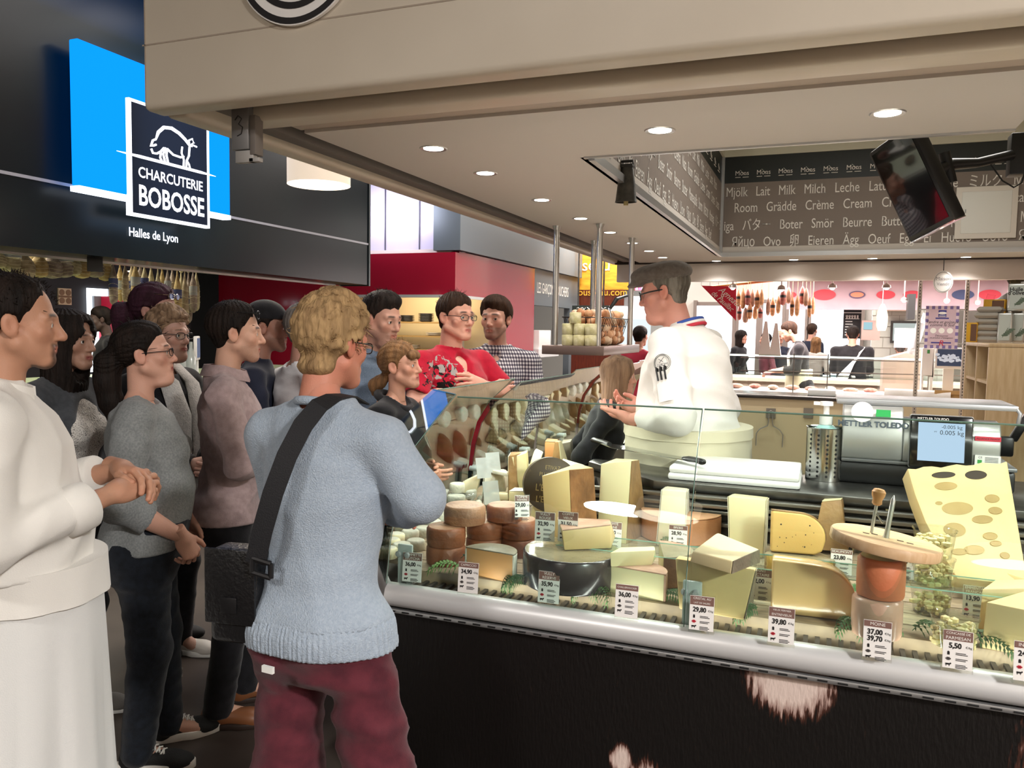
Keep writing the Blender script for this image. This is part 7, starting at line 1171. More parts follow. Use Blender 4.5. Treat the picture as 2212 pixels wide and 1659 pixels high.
# ------------------------------------------------------------------ people
def FC(px, rel): return 111.2 + math.degrees(math.atan((CX - px) / FPX)) - 90 + rel     # rel 0: seen in profile looking right; >0 turned away from us
def hairm(n, c, v=None): return mat('hair_' + n, c, .62, var=v or c, vs=40, bump=.5, bs=220, stretch=(1, 1, .12), spec=.12)
H_BLK = hairm('black', '15110f', '241c18'); H_DBR = hairm('dark_brown', '2a1d16', '3d2b20'); H_BLD = hairm('blond', 'b3946a', '83694a'); H_LBR = hairm('light_brown', '8a6644', '5f4630'); H_GRY = hairm('grey', '7d7772', '57524e'); H_PUR = hairm('plum', '2a161e', '3d2230'); H_ASH = hairm('ash_blond', '8d745c', '6b5644'); H_SLT = hairm('salt', '8b867c', '5f5a52')
def cloth(n, c, v=None, vs=60, b=.25, bs=320, r=.85, vr=(.35, .65), stretch=None): return mat('cloth_' + n, c, r, var=v, vs=vs, bump=b, bs=bs, sheen=.15, spec=.2, vramp=vr, stretch=stretch)
CW = cloth('chef_white', 'e2e0da', b=.15); CW2 = cloth('apron_white', 'd9dad8', b=.15); HEA = cloth('heather_grey', '8a8d8c', '75797a', 150); PNK = cloth('dusty_pink', 'a08c8b', '8f7c7c', 40, .3); SWE = cloth('pale_blue_knit', 'a9b6c4', '9eacbc', 120, .5, 260); BUR = cloth('burgundy_twill', '5c2630', '4a1d27', 20, .2); BLKC = cloth('black_cotton', '121215', '1a1a1e', 30); DEN = cloth('dark_denim', '11151c', '1a2029', 40); WTS = cloth('white_tee', 'd5d5d8', b=.2); BLUS = cloth('blue_grey_shirt', '6c7a8c', '5b6a7d', 200, .3)
CREAMA = cloth('cream_apron', 'd6cfb4', b=.15); NAVYC = cloth('navy_cotton', '1c2030', b=.2); CARD = cloth('grey_cardigan', '45484c', '3a3d41', 60, .4); SCF = cloth('white_scarf', 'b8b6b2', 'a5a3a0', 80, .6, 140); CAPM = cloth('taupe_cap', '67605a', '5a534d', 60, .3); REDC = cloth('plain_red', '9c2234'); PALEC = cloth('pale_grey_knit', 'a9a19a')
def lace():
    m = cloth('white_lace', 'c9c5be', '6f6a66', 260, .6, 120, vr=(.55, .6)); return m
def gingham():
    m = mat('cloth_gingham', 'd8d6d4', .85); nt = m.node_tree; N, L = nt.nodes, nt.links; b = N['Principled BSDF']; tc = N.new('ShaderNodeTexCoord'); sp = N.new('ShaderNodeSeparateXYZ'); L.new(tc.outputs['Object'], sp.inputs[0]); out = None
    ad = N.new('ShaderNodeMath'); ad.operation = 'ADD'; L.new(sp.outputs['X'], ad.inputs[0]); L.new(sp.outputs['Y'], ad.inputs[1])
    for s in (ad.outputs[0], sp.outputs['Z']):
        mu = N.new('ShaderNodeMath'); mu.operation = 'MULTIPLY'; mu.inputs[1].default_value = 2 * PI / .022; L.new(s, mu.inputs[0]); si = N.new('ShaderNodeMath'); si.operation = 'SINE'; L.new(mu.outputs[0], si.inputs[0]); gt = N.new('ShaderNodeMath'); gt.operation = 'GREATER_THAN'; gt.inputs[1].default_value = 0; L.new(si.outputs[0], gt.inputs[0])
        if out is None: out = gt.outputs[0]
        else: a = N.new('ShaderNodeMath'); L.new(out, a.inputs[0]); L.new(gt.outputs[0], a.inputs[1]); out = a.outputs[0]
    r = N.new('ShaderNodeValToRGB'); e = r.color_ramp.elements; e[0].color = (*srgb('d5d3d1'), 1); e[1].color = (*srgb('2f2a38'), 1); x = e.new(.5); x.color = (*srgb('77707c'), 1); hv = N.new('ShaderNodeMath'); hv.operation = 'MULTIPLY'; hv.inputs[1].default_value = .5; L.new(out, hv.inputs[0]); L.new(hv.outputs[0], r.inputs[0]); L.new(r.outputs[0], b.inputs['Base Color']); return m
def splatter():
    m = cloth('red_print', 'b3122f', 'a30f2a', 30, .2); nt = m.node_tree; N, L = nt.nodes, nt.links; b = N['Principled BSDF']; prev = b.inputs['Base Color'].links[0].from_socket; tc = N.new('ShaderNodeTexCoord')
    def blot(prev, c, rad, col, sc, th, off):
        d = N.new('ShaderNodeVectorMath'); d.operation = 'DISTANCE'; d.inputs[1].default_value = c; L.new(tc.outputs['Object'], d.inputs[0]); n = N.new('ShaderNodeTexNoise'); n.inputs['Scale'].default_value = sc; n.inputs['Detail'].default_value = 5; n.inputs['Distortion'].default_value = 1.5; mp = N.new('ShaderNodeMapping'); mp.inputs['Location'].default_value = (off, off, 0); L.new(tc.outputs['Object'], mp.inputs[0]); L.new(mp.outputs[0], n.inputs[0])
        a = N.new('ShaderNodeMath'); a.operation = 'DIVIDE'; a.inputs[1].default_value = rad; L.new(d.outputs['Value'], a.inputs[0]); s = N.new('ShaderNodeMath'); s.operation = 'SUBTRACT'; L.new(n.outputs[0], s.inputs[0]); q = N.new('ShaderNodeMath'); q.operation = 'MULTIPLY'; q.inputs[1].default_value = .16; L.new(a.outputs[0], q.inputs[0]); L.new(q.outputs[0], s.inputs[1]); g = N.new('ShaderNodeMath'); g.operation = 'GREATER_THAN'; g.inputs[1].default_value = th; L.new(s.outputs[0], g.inputs[0])
        w = N.new('ShaderNodeMath'); w.operation = 'LESS_THAN'; w.inputs[1].default_value = 1.6; L.new(a.outputs[0], w.inputs[0]); mm = N.new('ShaderNodeMath'); mm.operation = 'MULTIPLY'; L.new(g.outputs[0], mm.inputs[0]); L.new(w.outputs[0], mm.inputs[1]); mx = N.new('ShaderNodeMix'); mx.data_type = 'RGBA'; L.new(mm.outputs[0], mx.inputs[0]); L.new(prev, mx.inputs[6]); mx.inputs[7].default_value = (*srgb(col), 1); return mx.outputs[2]
    o = blot(prev, (.16, .16, 1.38), .11, '16100f', 22, .42, 0); o = blot(o, (.15, .15, 1.43), .10, '9b9792', 20, .44, 3); o = blot(o, (.10, .2, 1.25), .07, '16100f', 34, .47, 5); o = blot(o, (-.24, .1, 1.30), .05, 'c9b4b4', 40, .46, 7); L.new(o, b.inputs['Base Color']); return m
CROSS = {1: ((.25, .05, 1.12), (-.03, .235, 1.16), dict(palm=(-.2, -.6, -.6), dir=(-1, .1, .12))), -1: ((-.25, .05, 1.13), (.05, .21, 1.21), dict(palm=(.2, -.6, -.5), dir=(1, .25, .1)))}
def buttons(m, n=5, z0=1.36, dz=-.07, x0=.0, r=.006, dx=0.):
    def fn(x):
        B = MB(); s = x['s']
        for i in range(n):
            z = z0 + dz * i; t = x['tab']; y = np.interp(z, t[:, 0], t[:, 2] + t[:, 4]) + .016; B.ball(tuple(fwd(x['TT'], (x0 + dx * i, y, z)) * s), r * s, 8)
        B.build('buttons', m, x['root'])
    return fn
def cap_part(kind, m, name='cap'):
    def fn(x):
        v = Vol((-.13, -.16, -.03), (.13, .2, .2), .0045 * x['q'])
        if kind == 'flat':
            v.ell((0, -.02, .072), (.094, .118, .05), .02); v.ell((0, .015, .085), (.088, .115, .042), .03); v.cone((-.045, .10, .058), (.045, .10, .058), .018, None, .03); v.ell((0, .118, .05), (.06, .04, .011), .015, rot=(-.3, 0, 0))
            v.disp(lambda X, Y, Z: .0025 * np.sin(28 * Y + 9 * Z + 6 * X) + .002 * np.abs(np.sin(38 * X + 12 * Y)))
            v.slab((0, .12, -1), (0, -.02, .022), .01)
        else:
            v.ell((0, -.012, .045), (.086, .106, .09), .02); v.ell((0, .13, .045), (.06, .07, .008), .012, rot=(-.15, 0, 0)); v.slab((0, .0, -1), (0, 0, .038), .006)
        V, F = v.mesh(); V[:, 0] *= x['hd'].get('hw', 1.); mesh_obj(name, x['place'](V @ x['TH'][0].T + x['TH'][1]), F, m, x['root'])
    return fn
def band_tube(name, m, pts, r, flat=.3, parent='root'):
    """a strip sewn on the clothing, given by points of the figure"""
    def fn(x): MB().tube([tuple(np.array(p) * x['s']) for p in pts], r * x['s'], 8, flat=flat).build(name, m, x['root'], ang=60)
    return fn
def neckring(name, m, r, z, th, tilt=.0, a0=0., a1=2 * PI, y0=-.022):
    def fn(x):
        P = [tuple(fwd(x['TT'], (r * math.cos(a), y0 + r * 1.02 * math.sin(a), z - tilt * math.sin(a))) * x['s']) for a in np.linspace(a0, a1, 33)]; MB().tube(P, th * x['s'], 8).build(name, m, x['root'], ang=70)
    return fn
# 1 the cook at the left edge
person('person in white chef jacket and long apron at the left edge, hands clasped', 38, 697, 2.1, FC(38, -4),
    body=dict(bw=1.12, bd=1.2, belly=.07, lean=2, hs=.98, girth=1.1), head=dict(skin='b98a70', hair='17110e', beard=('goatee', '3a2c24', .8), eyes='2a1c14', nose=1.15, fat=.006, rosy=.7), hair=dict(style='short', m=H_BLK, ht=.01, line=.085, sideb=-.02, nape=-.065, wisps=(160, .0, .5)),
    arms={1: ((.27, -.02, 1.11), (.09, .27, 1.19), dict(palm=(-.5, -.3, -.8), dir=(-.5, .8, .25), curl=[.35, .38, .42, .46], thumb=.5, h=.0026)), -1: ((-.25, .02, 1.12), (-.04, .29, 1.235), dict(palm=(.45, -.2, -.85), dir=(.75, .55, -.1), curl=[.3, .34, .38, .4], thumb=.5, h=.0026))},
    clothes=(skirt('apron', CW2, .18, .97, .25, .205, .23, .19, .03, .05, amp=.010, nf=9), shirt('chef_jacket', CW, hem=1.0, sleeve='long', sl=.78, neck='none', off=.024, wr=.013, seed=3, f=17, flare=.035, slk=2.2, wdir=(.5, .5, 1.)), sleeve_band('turned_cuff', CW, 1, .58, .8, .063), sleeve_band('turned_cuff', CW, -1, .6, .8, .06), collar('stand_collar', CW, .07, .04, 1.462, gap=.9, flare=.004), trousers('trousers', BLKC, hem=.04), shoes(MBLACK)),
    extras=(lambda x: skirt('apron_waistband', CW, .92, 1.02, .222, .215, .205, .2, .055, .055, amp=.002)(x), neckring('neck_scarf_edge', WPL, .005, 1.2, .002)) [:1])
# 2 long dark hair, lace top
person('woman with long dark hair, grey cardigan and white lace top behind the cook', 152, 735, 3.2, FC(152, -38), body=dict(fem=True, bust=.01), head=dict(skin='a07a66', hair='120e0e', lips='8a4a44', eyes='20160f', jaw=.86, rosy=.6), hair=dict(style='long', m=H_BLK, ht=.012, len=-.3, part=True),
    clothes=(shirt('lace_top', lace(), hem=.88, sleeve=None, neck='wide', wr=.004, off=.010), shirt('cardigan', CARD, hem=.80, sleeve='long', neck='wide', off=.022, wr=.009, open_=.135, slk=1.6, seed=9), trousers('trousers', DEN), shoes(cloth('grey_trainer', '6f6c68'), WPL, .022)),
    arms={1: ((.24, -.02, 1.12), (.08, .2, 1.0)), -1: ((-.24, -.02, 1.12), (-.06, .2, 1.02))})
# 3 grey shirt, ponytail
person('woman in a grey shirt with dark ponytail and glasses, thumb at her trouser pocket', 314, 764, 2.95, FC(314, -6), body=dict(fem=True, bw=1.12, bd=1.22, bust=.035, belly=.06, girth=1.12, head=(0, 8, 0), hs=1.0, sw=1.08, legs={1: ((.10, -.005, .9), (.10, .02, .49), (.10, -.03, .07)), -1: ((-.1, -.005, .9), (-.11, .04, .49), (-.12, .06, .07))}), head=dict(skin='c89a86', hair='1a1310', lips='9e5c54', eyes='4a4038', jaw=.95, fat=.006, dc=1, rosy=1.1),
    hair=dict(style='tail', m=H_BLK, ht=.012, line=.07, tail=[(0, -.09, .02), (0, -.135, -.02), (0, -.155, -.09), (0, -.15, -.17), (0, -.14, -.25), (0, -.13, -.3)], tr=[.04, .05, .05, .045, .03, .012], wisps=(40, -.3, 1.1)),
    arms={1: ((.25, -.06, 1.10), (.17, .15, .94), dict(palm=(-.6, -.6, 0), dir=(-.3, .35, -.8), curl=[.5, .55, .6, .62], thumb=.1)), -1: ((-.24, -.05, 1.1), (-.17, .15, .94), dict(palm=(.6, -.6, 0), dir=(.3, .35, -.8), curl=[.5] * 4))},
    clothes=(trousers('trousers', DEN, top=.99, off=.02, ankle=.06, knee=.075, hem=.03), shirt('grey_shirt', HEA, hem=.88, sleeve='3q', neck='wide', off=.016, wr=.010, seed=11, slk=1.9, f=20), glasses(BLACK, r=.0205, lens=GL), shoes(mat('black_canvas', '131314', .8, bump=.3, bs=300), mat('rubber_white', 'd8d4cd', .6), .022, laces=mat('lace_white', 'dcdad4', .7), yaw=10)))
# 4 plum hair with raised sunglasses
person('woman with plum coloured hair and sunglasses pushed up on it, mostly hidden', 338, 672, 3.95, FC(338, -25), body=dict(fem=True), head=dict(skin='a87f72', hair='2a161e', lips='8a4a44'), hair=dict(style='tail', m=H_PUR, ht=.016, line=.06, tail=[(0, -.1, .0), (0, -.16, -.02), (-.02, -.19, -.08), (0, -.18, -.14)], tr=[.04, .06, .055, .02], wisps=(70, -.4, .8), strand=1.4),
    clothes=(shirt('dark_top', BLKC, hem=.85, neck='crew'), trousers('trousers', DEN), shoes(MBLACK), glasses(CHROME, up=.075, fwd_=-.01, name='raised_sunglasses', lens=mat('blue_lens', '243a7a', .1, spec=.8))), q=1.3)
# 5 older woman with a scarf
def scarf(x):
    s = x['s']
    for k, nm in ((1, 'scarf_end'), (-1, 'scarf_end')):
        P = [(k * .05, -.09, 1.47), (k * .085, -.01, 1.485), (k * .075, .10, 1.40), (k * .062, .15, 1.25), (k * .07, .155, 1.08), (k * .075, .14, .92), (k * .075, .13, .80)]; MB().tube([tuple(np.array(p) * s) for p in P], [.03 * s, .045 * s, .055 * s, .062 * s, .066 * s, .068 * s, .066 * s], 14, flat=.32).build(nm, SCF, x['root'], ang=60); B = MB()
        for i in range(9): u = -.05 + .0125 * i; B.tube([tuple(np.array((k * .075 + u, .13, .80)) * s), tuple(np.array((k * .075 + u * 1.05, .13, .73)) * s)], .0025 * s, 4)
        B.build('fringe', SCF, x['root'])
person('older woman with short fair hair, glasses, white scarf and black jacket', 366, 722, 3.8, FC(366, -42), body=dict(fem=True, bw=1.08, belly=.03), head=dict(skin='b08a7a', hair='6b5644', lips='9a5850', eyes='3a3a3a', dc=1, fat=.004), hair=dict(style='curly', m=H_ASH, ht=.012, line=.06, sideb=-.035, wisps=(60, -.2, .8)), clothes=(trousers('trousers', BLKC), shirt('black_jacket', BLKC, hem=.80, sleeve='long', neck='wide', off=.02, wr=.008, slk=1.6), scarf, glasses(BLACK, r=.021, lens=GL), shoes(mat('white_leather', 'c9c4bc', .5), WPL, .015)),
    arms={1: ((.25, .0, 1.12), (.06, .22, 1.02), dict(palm=(-1, -.2, 0), curl=[.5, .55, .6, .6])), -1: ((-.25, .0, 1.12), (-.02, .24, 1.03), dict(palm=(1, -.2, 0), curl=[.5] * 4))})
# 6 dusty pink shirt
person('man in a dusty pink shirt with sunglasses pushed up in dark hair', 512, 719, 3.3, FC(512, -2), body=dict(bw=.98, lean=0, legs={1: ((.09, -.005, .9), (.105, .015, .49), (.11, -.05, .07)), -1: ((-.09, -.005, .9), (-.105, .03, .49), (-.11, .05, .07))}), head=dict(skin='c49a84', hair='17110e', beard=('stubble', '6b5146', .35), eyes='2a1c14', nose=1.1), hair=dict(style='short', m=H_BLK, ht=.016, line=.078, sideb=-.03, nape=-.07, wisps=(160, .0, .5)), arms=CROSS,
    clothes=(trousers('trousers', BLKC, ankle=.06), shirt('pink_shirt', PNK, hem=.86, sleeve='long', sl=.6, neck='v', off=.017, wr=.012, seed=21, slk=1.8, f=22, flare=.01, vdepth=.09), collar('shirt_collar', PNK, .07, .046, 1.465, gap=.9, flare=.016), shoes(mat('tan_leather', '7a4c2e', .4), mat('dark_sole', '2a1c14', .6), .012), glasses(BLACK, up=.082, fwd_=-.012, r=.024, name='raised_sunglasses', lens=mat('dark_lens', '15161a', .08, spec=.8))))
# 7 cap
person('man in a black baseball cap behind the pink shirt man', 578, 706, 3.95, FC(578, -8), body=dict(), head=dict(skin='8f6655', hair='17110e', beard=('stubble', '4a362d', .4)), hair=dict(style='short', m=H_BLK, ht=.007), clothes=(trousers('trousers', DEN), shirt('navy_top', NAVYC, hem=.86, neck='crew'), cap_part('ball', BLKC), shoes(MBLACK)), q=1.2, arms=CROSS)
# 8 white t-shirt, grey hair
person('grey haired man in a white T-shirt standing behind the blond man', 668, 712, 3.85, FC(668, 22), body=dict(bw=1.05), head=dict(skin='b78c7c', hair='6d6762'), hair=dict(style='short', m=H_GRY, ht=.014, nape=-.07, wisps=(50, -.2, .8)), arms=CROSS, clothes=(trousers('trousers', DEN), shirt('white_tshirt', WTS, hem=.85, sleeve='long', sl=.5, neck='crew', off=.016, wr=.008, slk=1.6), shoes(MBLACK)), q=1.1)
# 9 the blond man in front
def ribbing(x): s = x['s']; MB().box(-.005 * s, .028 * s, -.206 * s, -.198 * s, .852 * s, .868 * s).build('label', WPL, x['root'])
BL = person('blond man seen from behind in a pale blue sweater and burgundy trousers', 722, 741, 2.1, FC(717, 52), body=dict(bw=.93, bd=.98, lean=5, headx=-.035, hs=.97, sw=1.0, head=(-10, -4, 0), legs={1: ((.12, .0, .9), (.20, -.0, .49), (.25, -.02, .07)), -1: ((-.08, -.005, .9), (-.08, -.03, .49), (-.09, -.05, .07))}), head=dict(skin='c8866f', hair='8a6a44', nose=1.05, rosy=1.4, brow='a07a50'),
    hair=dict(style='curly', m=H_BLD, ht=.016, line=.062, sideb=-.02, nape=-.10, wisps=(420, -.6, 1.0), wl=.55, fade=.03), arms={1: ((.27, .06, 1.25), (.06, .27, 1.15), dict(palm=(-.3, -.9, 0), dir=(-1, .2, 0))), -1: ((-.20, .11, 1.15), (.0, .27, 1.16), dict(palm=(.3, -.9, 0), dir=(1, .2, 0)))},
    clothes=(trousers('burgundy_trousers', BUR, off=.008, ankle=.085, knee=.095, wr=.011, seed=31, hem=.02), shirt('blue_sweater', SWE, hem=.935, sleeve='long', neck='crew', off=.022, wr=.009, seed=8, f=15, slk=2.0, wdir=(.9, .4, .8)), shirt('ribbed_hem', SWE, hem=.868, top=.95, sleeve=None, neck='x', off=.017, wr=.0, ribs=.0028, h=.0052), ribbing, neckring('knit_neckband', SWE, .069, 1.478, .012, tilt=.01), shoes(mat('brown_shoe', '4a3224', .5)), glasses(BLACK, r=.02, fwd_=.0)))
# the bag over his shoulder
def bag(x):
    t = thing('shoulder_bag', 'black leather shoulder bag with wide strap hanging at the blond man’s left hip', 'bag', atd(522, 1275, 2.02), math.radians(FC(717, 52) - 90 + 12)); LEA = mat('black_leather', '0f0f11', .38, bump=.3, bs=90, spec=.5); WEB = mat('black_webbing', '131317', .8, bump=.3, bs=300); inv = t.matrix_basis.inverted()
    MB().box(-.066, .066, -.045, .04, -.125, .115).build('body', LEA, t, bevel=.02, seg=3); MB().box(-.07, .07, -.056, -.0455, -.07, .12).build('flap', LEA, t, bevel=.008); MB().box(-.022, .022, -.06, -.0565, -.04, .0).build('clasp', mat('dark_metal', '3a3a3c', .3, .8), t, bevel=.004)
    P = [(552, 1215, 1.93), (566, 1150, 1.90), (590, 1065, 1.885), (620, 985, 1.89), (655, 918, 1.91), (690, 876, 1.93), (722, 858, 1.97), (752, 856, 2.05), (780, 872, 2.13)]; B = MB(); R = []
    pts = [Vector(atd(*p)) for p in P]
    for i, p in enumerate(pts):
        d = (pts[min(i + 1, len(pts) - 1)] - pts[max(0, i - 1)]).normalized(); c_ = Vector((0, 0, EYE)); n = (c_ - p).normalized(); n = (n * (1 if i < 6 else .3) + Vector((0, 0, .35 if i < 5 else 1.))).normalized(); w_ = d.cross(n).normalized(); n = w_.cross(d).normalized(); h_ = .024; R.append([tuple(inv @ (p + w_ * h_ * sgn + n * e)) for sgn, e in ((-1, 0), (1, 0), (1, .004), (-1, .004))])
    B.rings(R); B.build('strap', WEB, t, ang=30); q_ = [inv @ Vector(atd(*p)) for p in ((545, 1205, 1.925), (585, 1218, 1.925))]; MB().tube([tuple(q_[0]), tuple(q_[1])], .007, 8).tube([tuple(q_[0] + Vector((0, 0, -.035))), tuple(q_[1] + Vector((0, 0, -.035)))], .007, 8).tube([tuple(q_[0]), tuple(q_[0] + Vector((0, 0, -.035)))], .007, 8).tube([tuple(q_[1]), tuple(q_[1] + Vector((0, 0, -.035)))], .007, 8).build('buckle', mat('dark_metal', '3a3a3c'), t)
bag(BL)
# 10 blue grey shirt
person('dark haired man in a blue-grey shirt looking down', 826, 688, 4.0, FC(826, -42), body=dict(bw=1.08, head=(0, -10, 0)), head=dict(skin='ad8270', hair='120e0c', beard=('stubble', '5b463c', .3), fat=.008, dc=1), hair=dict(style='short', m=H_BLK, ht=.012, line=.07, top=.02, wisps=(70, .5, .8)), arms=CROSS, clothes=(trousers('trousers', DEN), shirt('blue_shirt', BLUS, hem=.85, neck='v', sleeve='long', wr=.008, vdepth=.09), collar('shirt_collar', BLUS, .066, .036, 1.452, gap=.9), shoes(MBLACK)), q=1.15)
# 11 blond woman
person('woman in a black hooded top with fair ponytail looking up to the right', 866, 790, 3.7, FC(866, -24), body=dict(fem=True, lean=4, head=(0, 8, 0)), head=dict(skin='c9967f', hair='6b5034', lips='a8645c', eyes='5a6a72', jaw=.88), hair=dict(style='tail', m=H_LBR, ht=.012, line=.064, bang=True, sideb=-.03, tail=[(0, -.09, -.05), (0, -.13, -.075), (0, -.155, -.09), (0, -.165, -.13)], tr=[.025, .034, .036, .016], wisps=(50, -.3, .8)),
    clothes=(trousers('trousers', DEN), shirt('black_top', BLKC, hem=.86, sleeve='long', neck='wide', off=.02, wr=.008, slk=1.8), neckring('hood_edge', BLKC, .085, 1.455, .022, tilt=.035), shoes(MBLACK)), arms={1: ((.22, .0, 1.14), (.08, .2, 1.1)), -1: ((-.22, .0, 1.14), (-.02, .2, 1.12))})
bd = bpy.data.objects
# 12 red shirt
person('large man in a red printed T-shirt with glasses, arms folded', 986, 684, 4.35, FC(986, -46), body=dict(bw=1.18, bd=1.2, belly=.05, girth=1.15, sw=1.2), head=dict(skin='cf9a86', hair='2a1d16', eyes='5a6a72', fat=.007, lips='b06a60', hw=1.04), hair=dict(style='short', m=H_DBR, ht=.010, line=.06, sideb=-.02, wisps=(50, .4, .7)),
    arms={1: ((.33, .08, 1.22), (-.02, .29, 1.27), dict(palm=(-.1, -.8, -.4), dir=(-1, .1, .1), curl=[.15, .2, .25, .3])), -1: ((-.33, .08, 1.22), (.02, .25, 1.30), dict(palm=(.2, -.6, -.3), dir=(1, .15, .25), curl=[.15, .2, .25, .3]))}, clothes=(trousers('trousers', DEN, top=.97), shirt('red_tshirt', splatter(), hem=.84, sleeve='short', neck='v', off=.016, wr=.007, seed=41, vdepth=.10, slk=1.8, sl=1.2), glasses(mat('dark_metal', '3a3a3c'), r=.0205, lens=GL), shoes(MBLACK)))
# 13 gingham
person('bearded young man in a gingham shirt behind the red shirt man', 1070, 688, 4.85, FC(1070, -112), body=dict(bw=1.0, sw=1.06, twist=12), head=dict(skin='bf9280', hair='1d1512', beard=('full', '4a342a', .55), eyes='3a2a1c', gaze=(15, 0)), hair=dict(style='short', m=H_DBR, ht=.018, line=.055, sideb=-.03, top=.014), clothes=(trousers('trousers', DEN), shirt('gingham_shirt', gingham(), hem=.84, sleeve='long', neck='v', off=.016, wr=.006, slk=1.6, vdepth=.06), collar('shirt_collar', _mats['cloth_gingham'], .064, .036, 1.452, gap=.9), shoes(MBLACK)), arms={1: ((.24, -.02, 1.12), (.1, .2, 1.0)), -1: ((-.26, -.02, 1.12), (-.18, .16, .98))})
# 14 the cheesemonger
def chef_extra(x):
    s, TT = x['s'], x['TT']; S_, E_, W_ = x['A'][-1]; u = (E_ - S_) / np.linalg.norm(E_ - S_); c = S_ + u * .10; n = np.array((-1, -.1, .05)); n -= u * (n @ u); n /= np.linalg.norm(n); f = np.cross(u, n); rr = .052 * x['girth'] + .022
    def P(a, b_, d=0.): return tuple((c + n * (rr + d) * math.cos(a / rr) + f * (rr + d) * math.sin(a / rr) + u * b_) * s)
    B = MB()
    for r in (.036, .031): B.tube([P(r * math.cos(t_), r * math.sin(t_), .003) for t_ in np.linspace(0, 2 * PI, 29)], .0011 * s, 5)
    B.tube([P(-.012, -.022, .003), P(.01, .0, .003)], .001 * s, 4).tube([P(.012, -.018, .003), P(-.006, -.002, .003)], .001 * s, 4); o = B.build('sleeve_badge', mat('badge_ink', '33383a', .7), x['root'])
    B = MB()
    for i, ch in enumerate('MONS'):
        me = text_mesh(ch, .016); vs = [P(-(.0175 - .0117 * i) * 1. - (-v.co.x), -v.co.y + .010, .003) for v in me.vertices]; B.add(vs, [tuple(p_.vertices) for p_ in me.polygons])
    B.build('badge_letters', mat('badge_ink', '33383a'), o)
    B = MB()
    for a in (-.012, .004, .02): B.tube([P(a, .035, .006), P(a - .003, .024, .012), P(a, .018, .014), P(a + .003, .03, .012), P(a + .003, .075, .008)], .0042 * s, 8)
    B.build('pens', BLACK, x['root']); B = MB(); B.grid(lambda a, b_: P(-.028 + .062 * a, .066 + .1 * b_, .0045), 6, 6); B.build('sleeve_pocket', CW, x['root'], ang=60)
    for nm, m_, r_, z_, th in (('blue_collar_band', mat('band_blue', '2a4a9a', .7), .078, 1.486, .0085), ('white_collar_band', CW, .082, 1.474, .0085), ('red_collar_band', mat('band_red', 'b8283c', .7), .087, 1.462, .008)): neckring(nm, m_, r_, z_, th, tilt=.012, a0=PI * 1.0, a1=PI * 2.35)(x)
CHEF = person('cheesemonger in white chef jacket, taupe flat cap and glasses talking with open hands', 1433, 630, 3.82, FC(1433, 156), z0=.12, body=dict(bw=1.36, bd=1.46, belly=.09, lean=12, jut=.02, hs=1.04, girth=1.2, sw=1.2, head=(16, -6, 0)), head=dict(skin='cf9482', hair='8b867c', fat=.008, dc=1, rosy=1.3, eyes='3a3a3a'), hair=dict(style='short', m=H_SLT, ht=.008, line=.05, nape=-.075, sideb=-.03),
    arms={-1: ((-.30, -.01, 1.09), (-.20, .25, 1.055), dict(palm=(.25, -.15, 1.), dir=(.25, .95, .12), curl=[.22, .28, .34, .4], thumb=.0, h=.0026)), 1: ((.28, .0, 1.09), (.06, .30, 1.07), dict(palm=(-.5, -.4, .8), dir=(-.5, .8, .2), curl=[.3, .34, .38, .42], thumb=.2))},
    clothes=(trousers('trousers', BLKC, top=.95), skirt('apron', CREAMA, .35, 1.02, .31, .29, .29, .275, .05, .06, amp=.006), shirt('chef_jacket', CW, hem=1.0, sleeve='long', sl=.72, neck='none', off=.022, wr=.013, seed=52, f=16, slk=2.2, flare=.0, wdir=(.6, .6, 1.)), skirt('apron_waistband', CREAMA, .985, 1.03, .298, .294, .283, .28, .06, .06, amp=.0015), cap_part('flat', CAPM), glasses(BLACK, r=.022, thick=2.), shoes(MBLACK)), extras=(chef_extra,))
struct(MB().box(-1.02, 3.6, 3.62, 9.25, .0, .119).build('floor_stall', mat('pale_stall_floor', 'a89c8c', .5)))
# 15 long haired woman by the hanging shelf
person('woman with long ash hair behind the side counter under the hanging shelf', 1338, 812, 4.15, FC(1338, 5), z0=.12, body=dict(fem=True, lean=18, head=(0, 6, 0)), head=dict(skin='c79a86', hair='6b5644'), hair=dict(style='long', m=H_ASH, ht=.014, len=-.28, part=True), clothes=(trousers('trousers', DEN), shirt('dark_coat', BLKC, hem=.8, neck='wide', off=.02), shoes(MBLACK)), q=1.5)
# ---- figures further back
def far(label, px, py, D, rel, top, hm=H_BLK, fem=False, skin='b98a76', style='short', q=2.0, extra=(), arms=None, lean=0, head=(0, 0, 0), beard=None, apron=None, sleeve='long', **k):
    cl = [trousers('trousers', DEN, wr=0), shirt('top', top, hem=.84, sleeve=sleeve, neck='crew', wr=.006, h=.012)] + ([apron] if apron else []) + [shoes(MBLACK)] + list(extra)
    return person(label, px, py, D, FC(px, rel), body=dict(fem=fem, lean=lean, head=head, **k), head=dict(skin=skin, hair='1d1512', beard=beard), hair=dict(style=style, m=hm, ht=.012, len=-.2, tail=[(0, -.1, 0), (0, -.13, -.05), (0, -.12, -.12)], tr=[.03, .035, .015]) if style else None, arms=arms, clothes=cl, q=q)
far('dark figure of a man against the bright window under the sausages', 216, 690, 8.2, 185, BLKC, skin='4a3a34', head=(0, -8, 0))
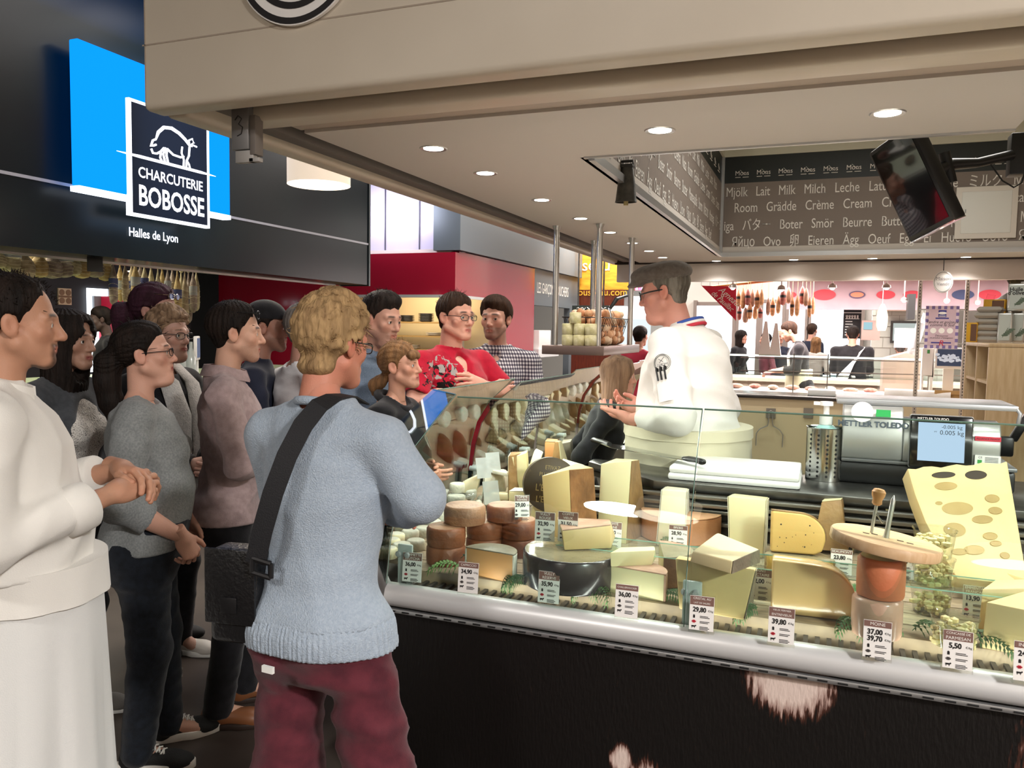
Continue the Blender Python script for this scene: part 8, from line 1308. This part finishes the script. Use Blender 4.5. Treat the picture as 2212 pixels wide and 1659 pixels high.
REACH = {1: ((.24, .08, 1.12), (.12, .34, 1.08), dict(palm=(-.3, 0, -1))), -1: ((-.24, .08, 1.12), (-.10, .34, 1.08), dict(palm=(.3, 0, -1)))}
far('bearded butcher in black shirt and white apron bending over the meat case', 1704, 716, 10.9, 182, BLKC, H_DBR, skin='d0a08c', beard=('full', '5a3a28', .8), head=(0, -22, 0), lean=8, sleeve='roll', arms=REACH, q=1.5, apron=skirt('apron', CREAMA, .4, 1.12, .2, .2, .17, .17, .02, .03, amp=.004), bw=1.1, extra=(lambda x: MB().tube([tuple(fwd(x['TT'], p) * x['s']) for p in ((-.1, .13, 1.15), (-.12, .12, 1.3), (-.09, .04, 1.45), (.0, -.06, 1.47))], .02 * x['s'], 8, flat=.4).build('apron_bib_strap', CW, x['root']),))
far('butcher in black seen from behind with white apron strap over his back', 1842, 722, 11.9, 92, BLKC, H_BLK, lean=6, bw=1.25, q=1.5, arms=REACH, extra=(lambda x: MB().tube([tuple(fwd(x['TT'], p) * x['s']) for p in ((.16, -.05, 1.45), (.10, -.13, 1.36), (.0, -.155, 1.2), (-.1, -.15, 1.02), (-.16, -.12, .92))], [.014 * x['s'], .02 * x['s'], .04 * x['s'], .085 * x['s'], .10 * x['s']], 10, flat=.25).build('apron_strap', CW, x['root']),))
far('woman in black sitting by the left bistro window', 1602, 728, 14.1, -30, BLKC, H_BLK, True, style='bob'); far('person in a dark red top resting the head on a hand by the bistro window', 1653, 734, 14.1, -160, cloth('muted_red', '7a4650'), H_BLK); far('bald man in a dark sweater at the bistro table', 1684, 728, 14.2, -70, NAVYC, None, style=None)
far('brown haired woman seen from behind between the two butchers', 1763, 742, 13.9, 80, PALEC, H_LBR, True, style='bob'); far('standing dark haired man behind the brown haired woman', 1755, 714, 14.7, 60, NAVYC, H_DBR); far('dark haired person half hidden behind the bearded butcher', 1736, 729, 14.9, 20, NAVYC, H_BLK); far('small figure beyond the bistro counter left of the back-turned butcher', 1807, 738, 15.0, -20, CARD, H_DBR); far('grey haired person behind the till monitor', 1944, 752, 12.9, 100, CARD, H_GRY); far('person in a red top beyond the chef, right of the egg basket', 1384, 726, 9.6, 60, REDC, H_BLK)
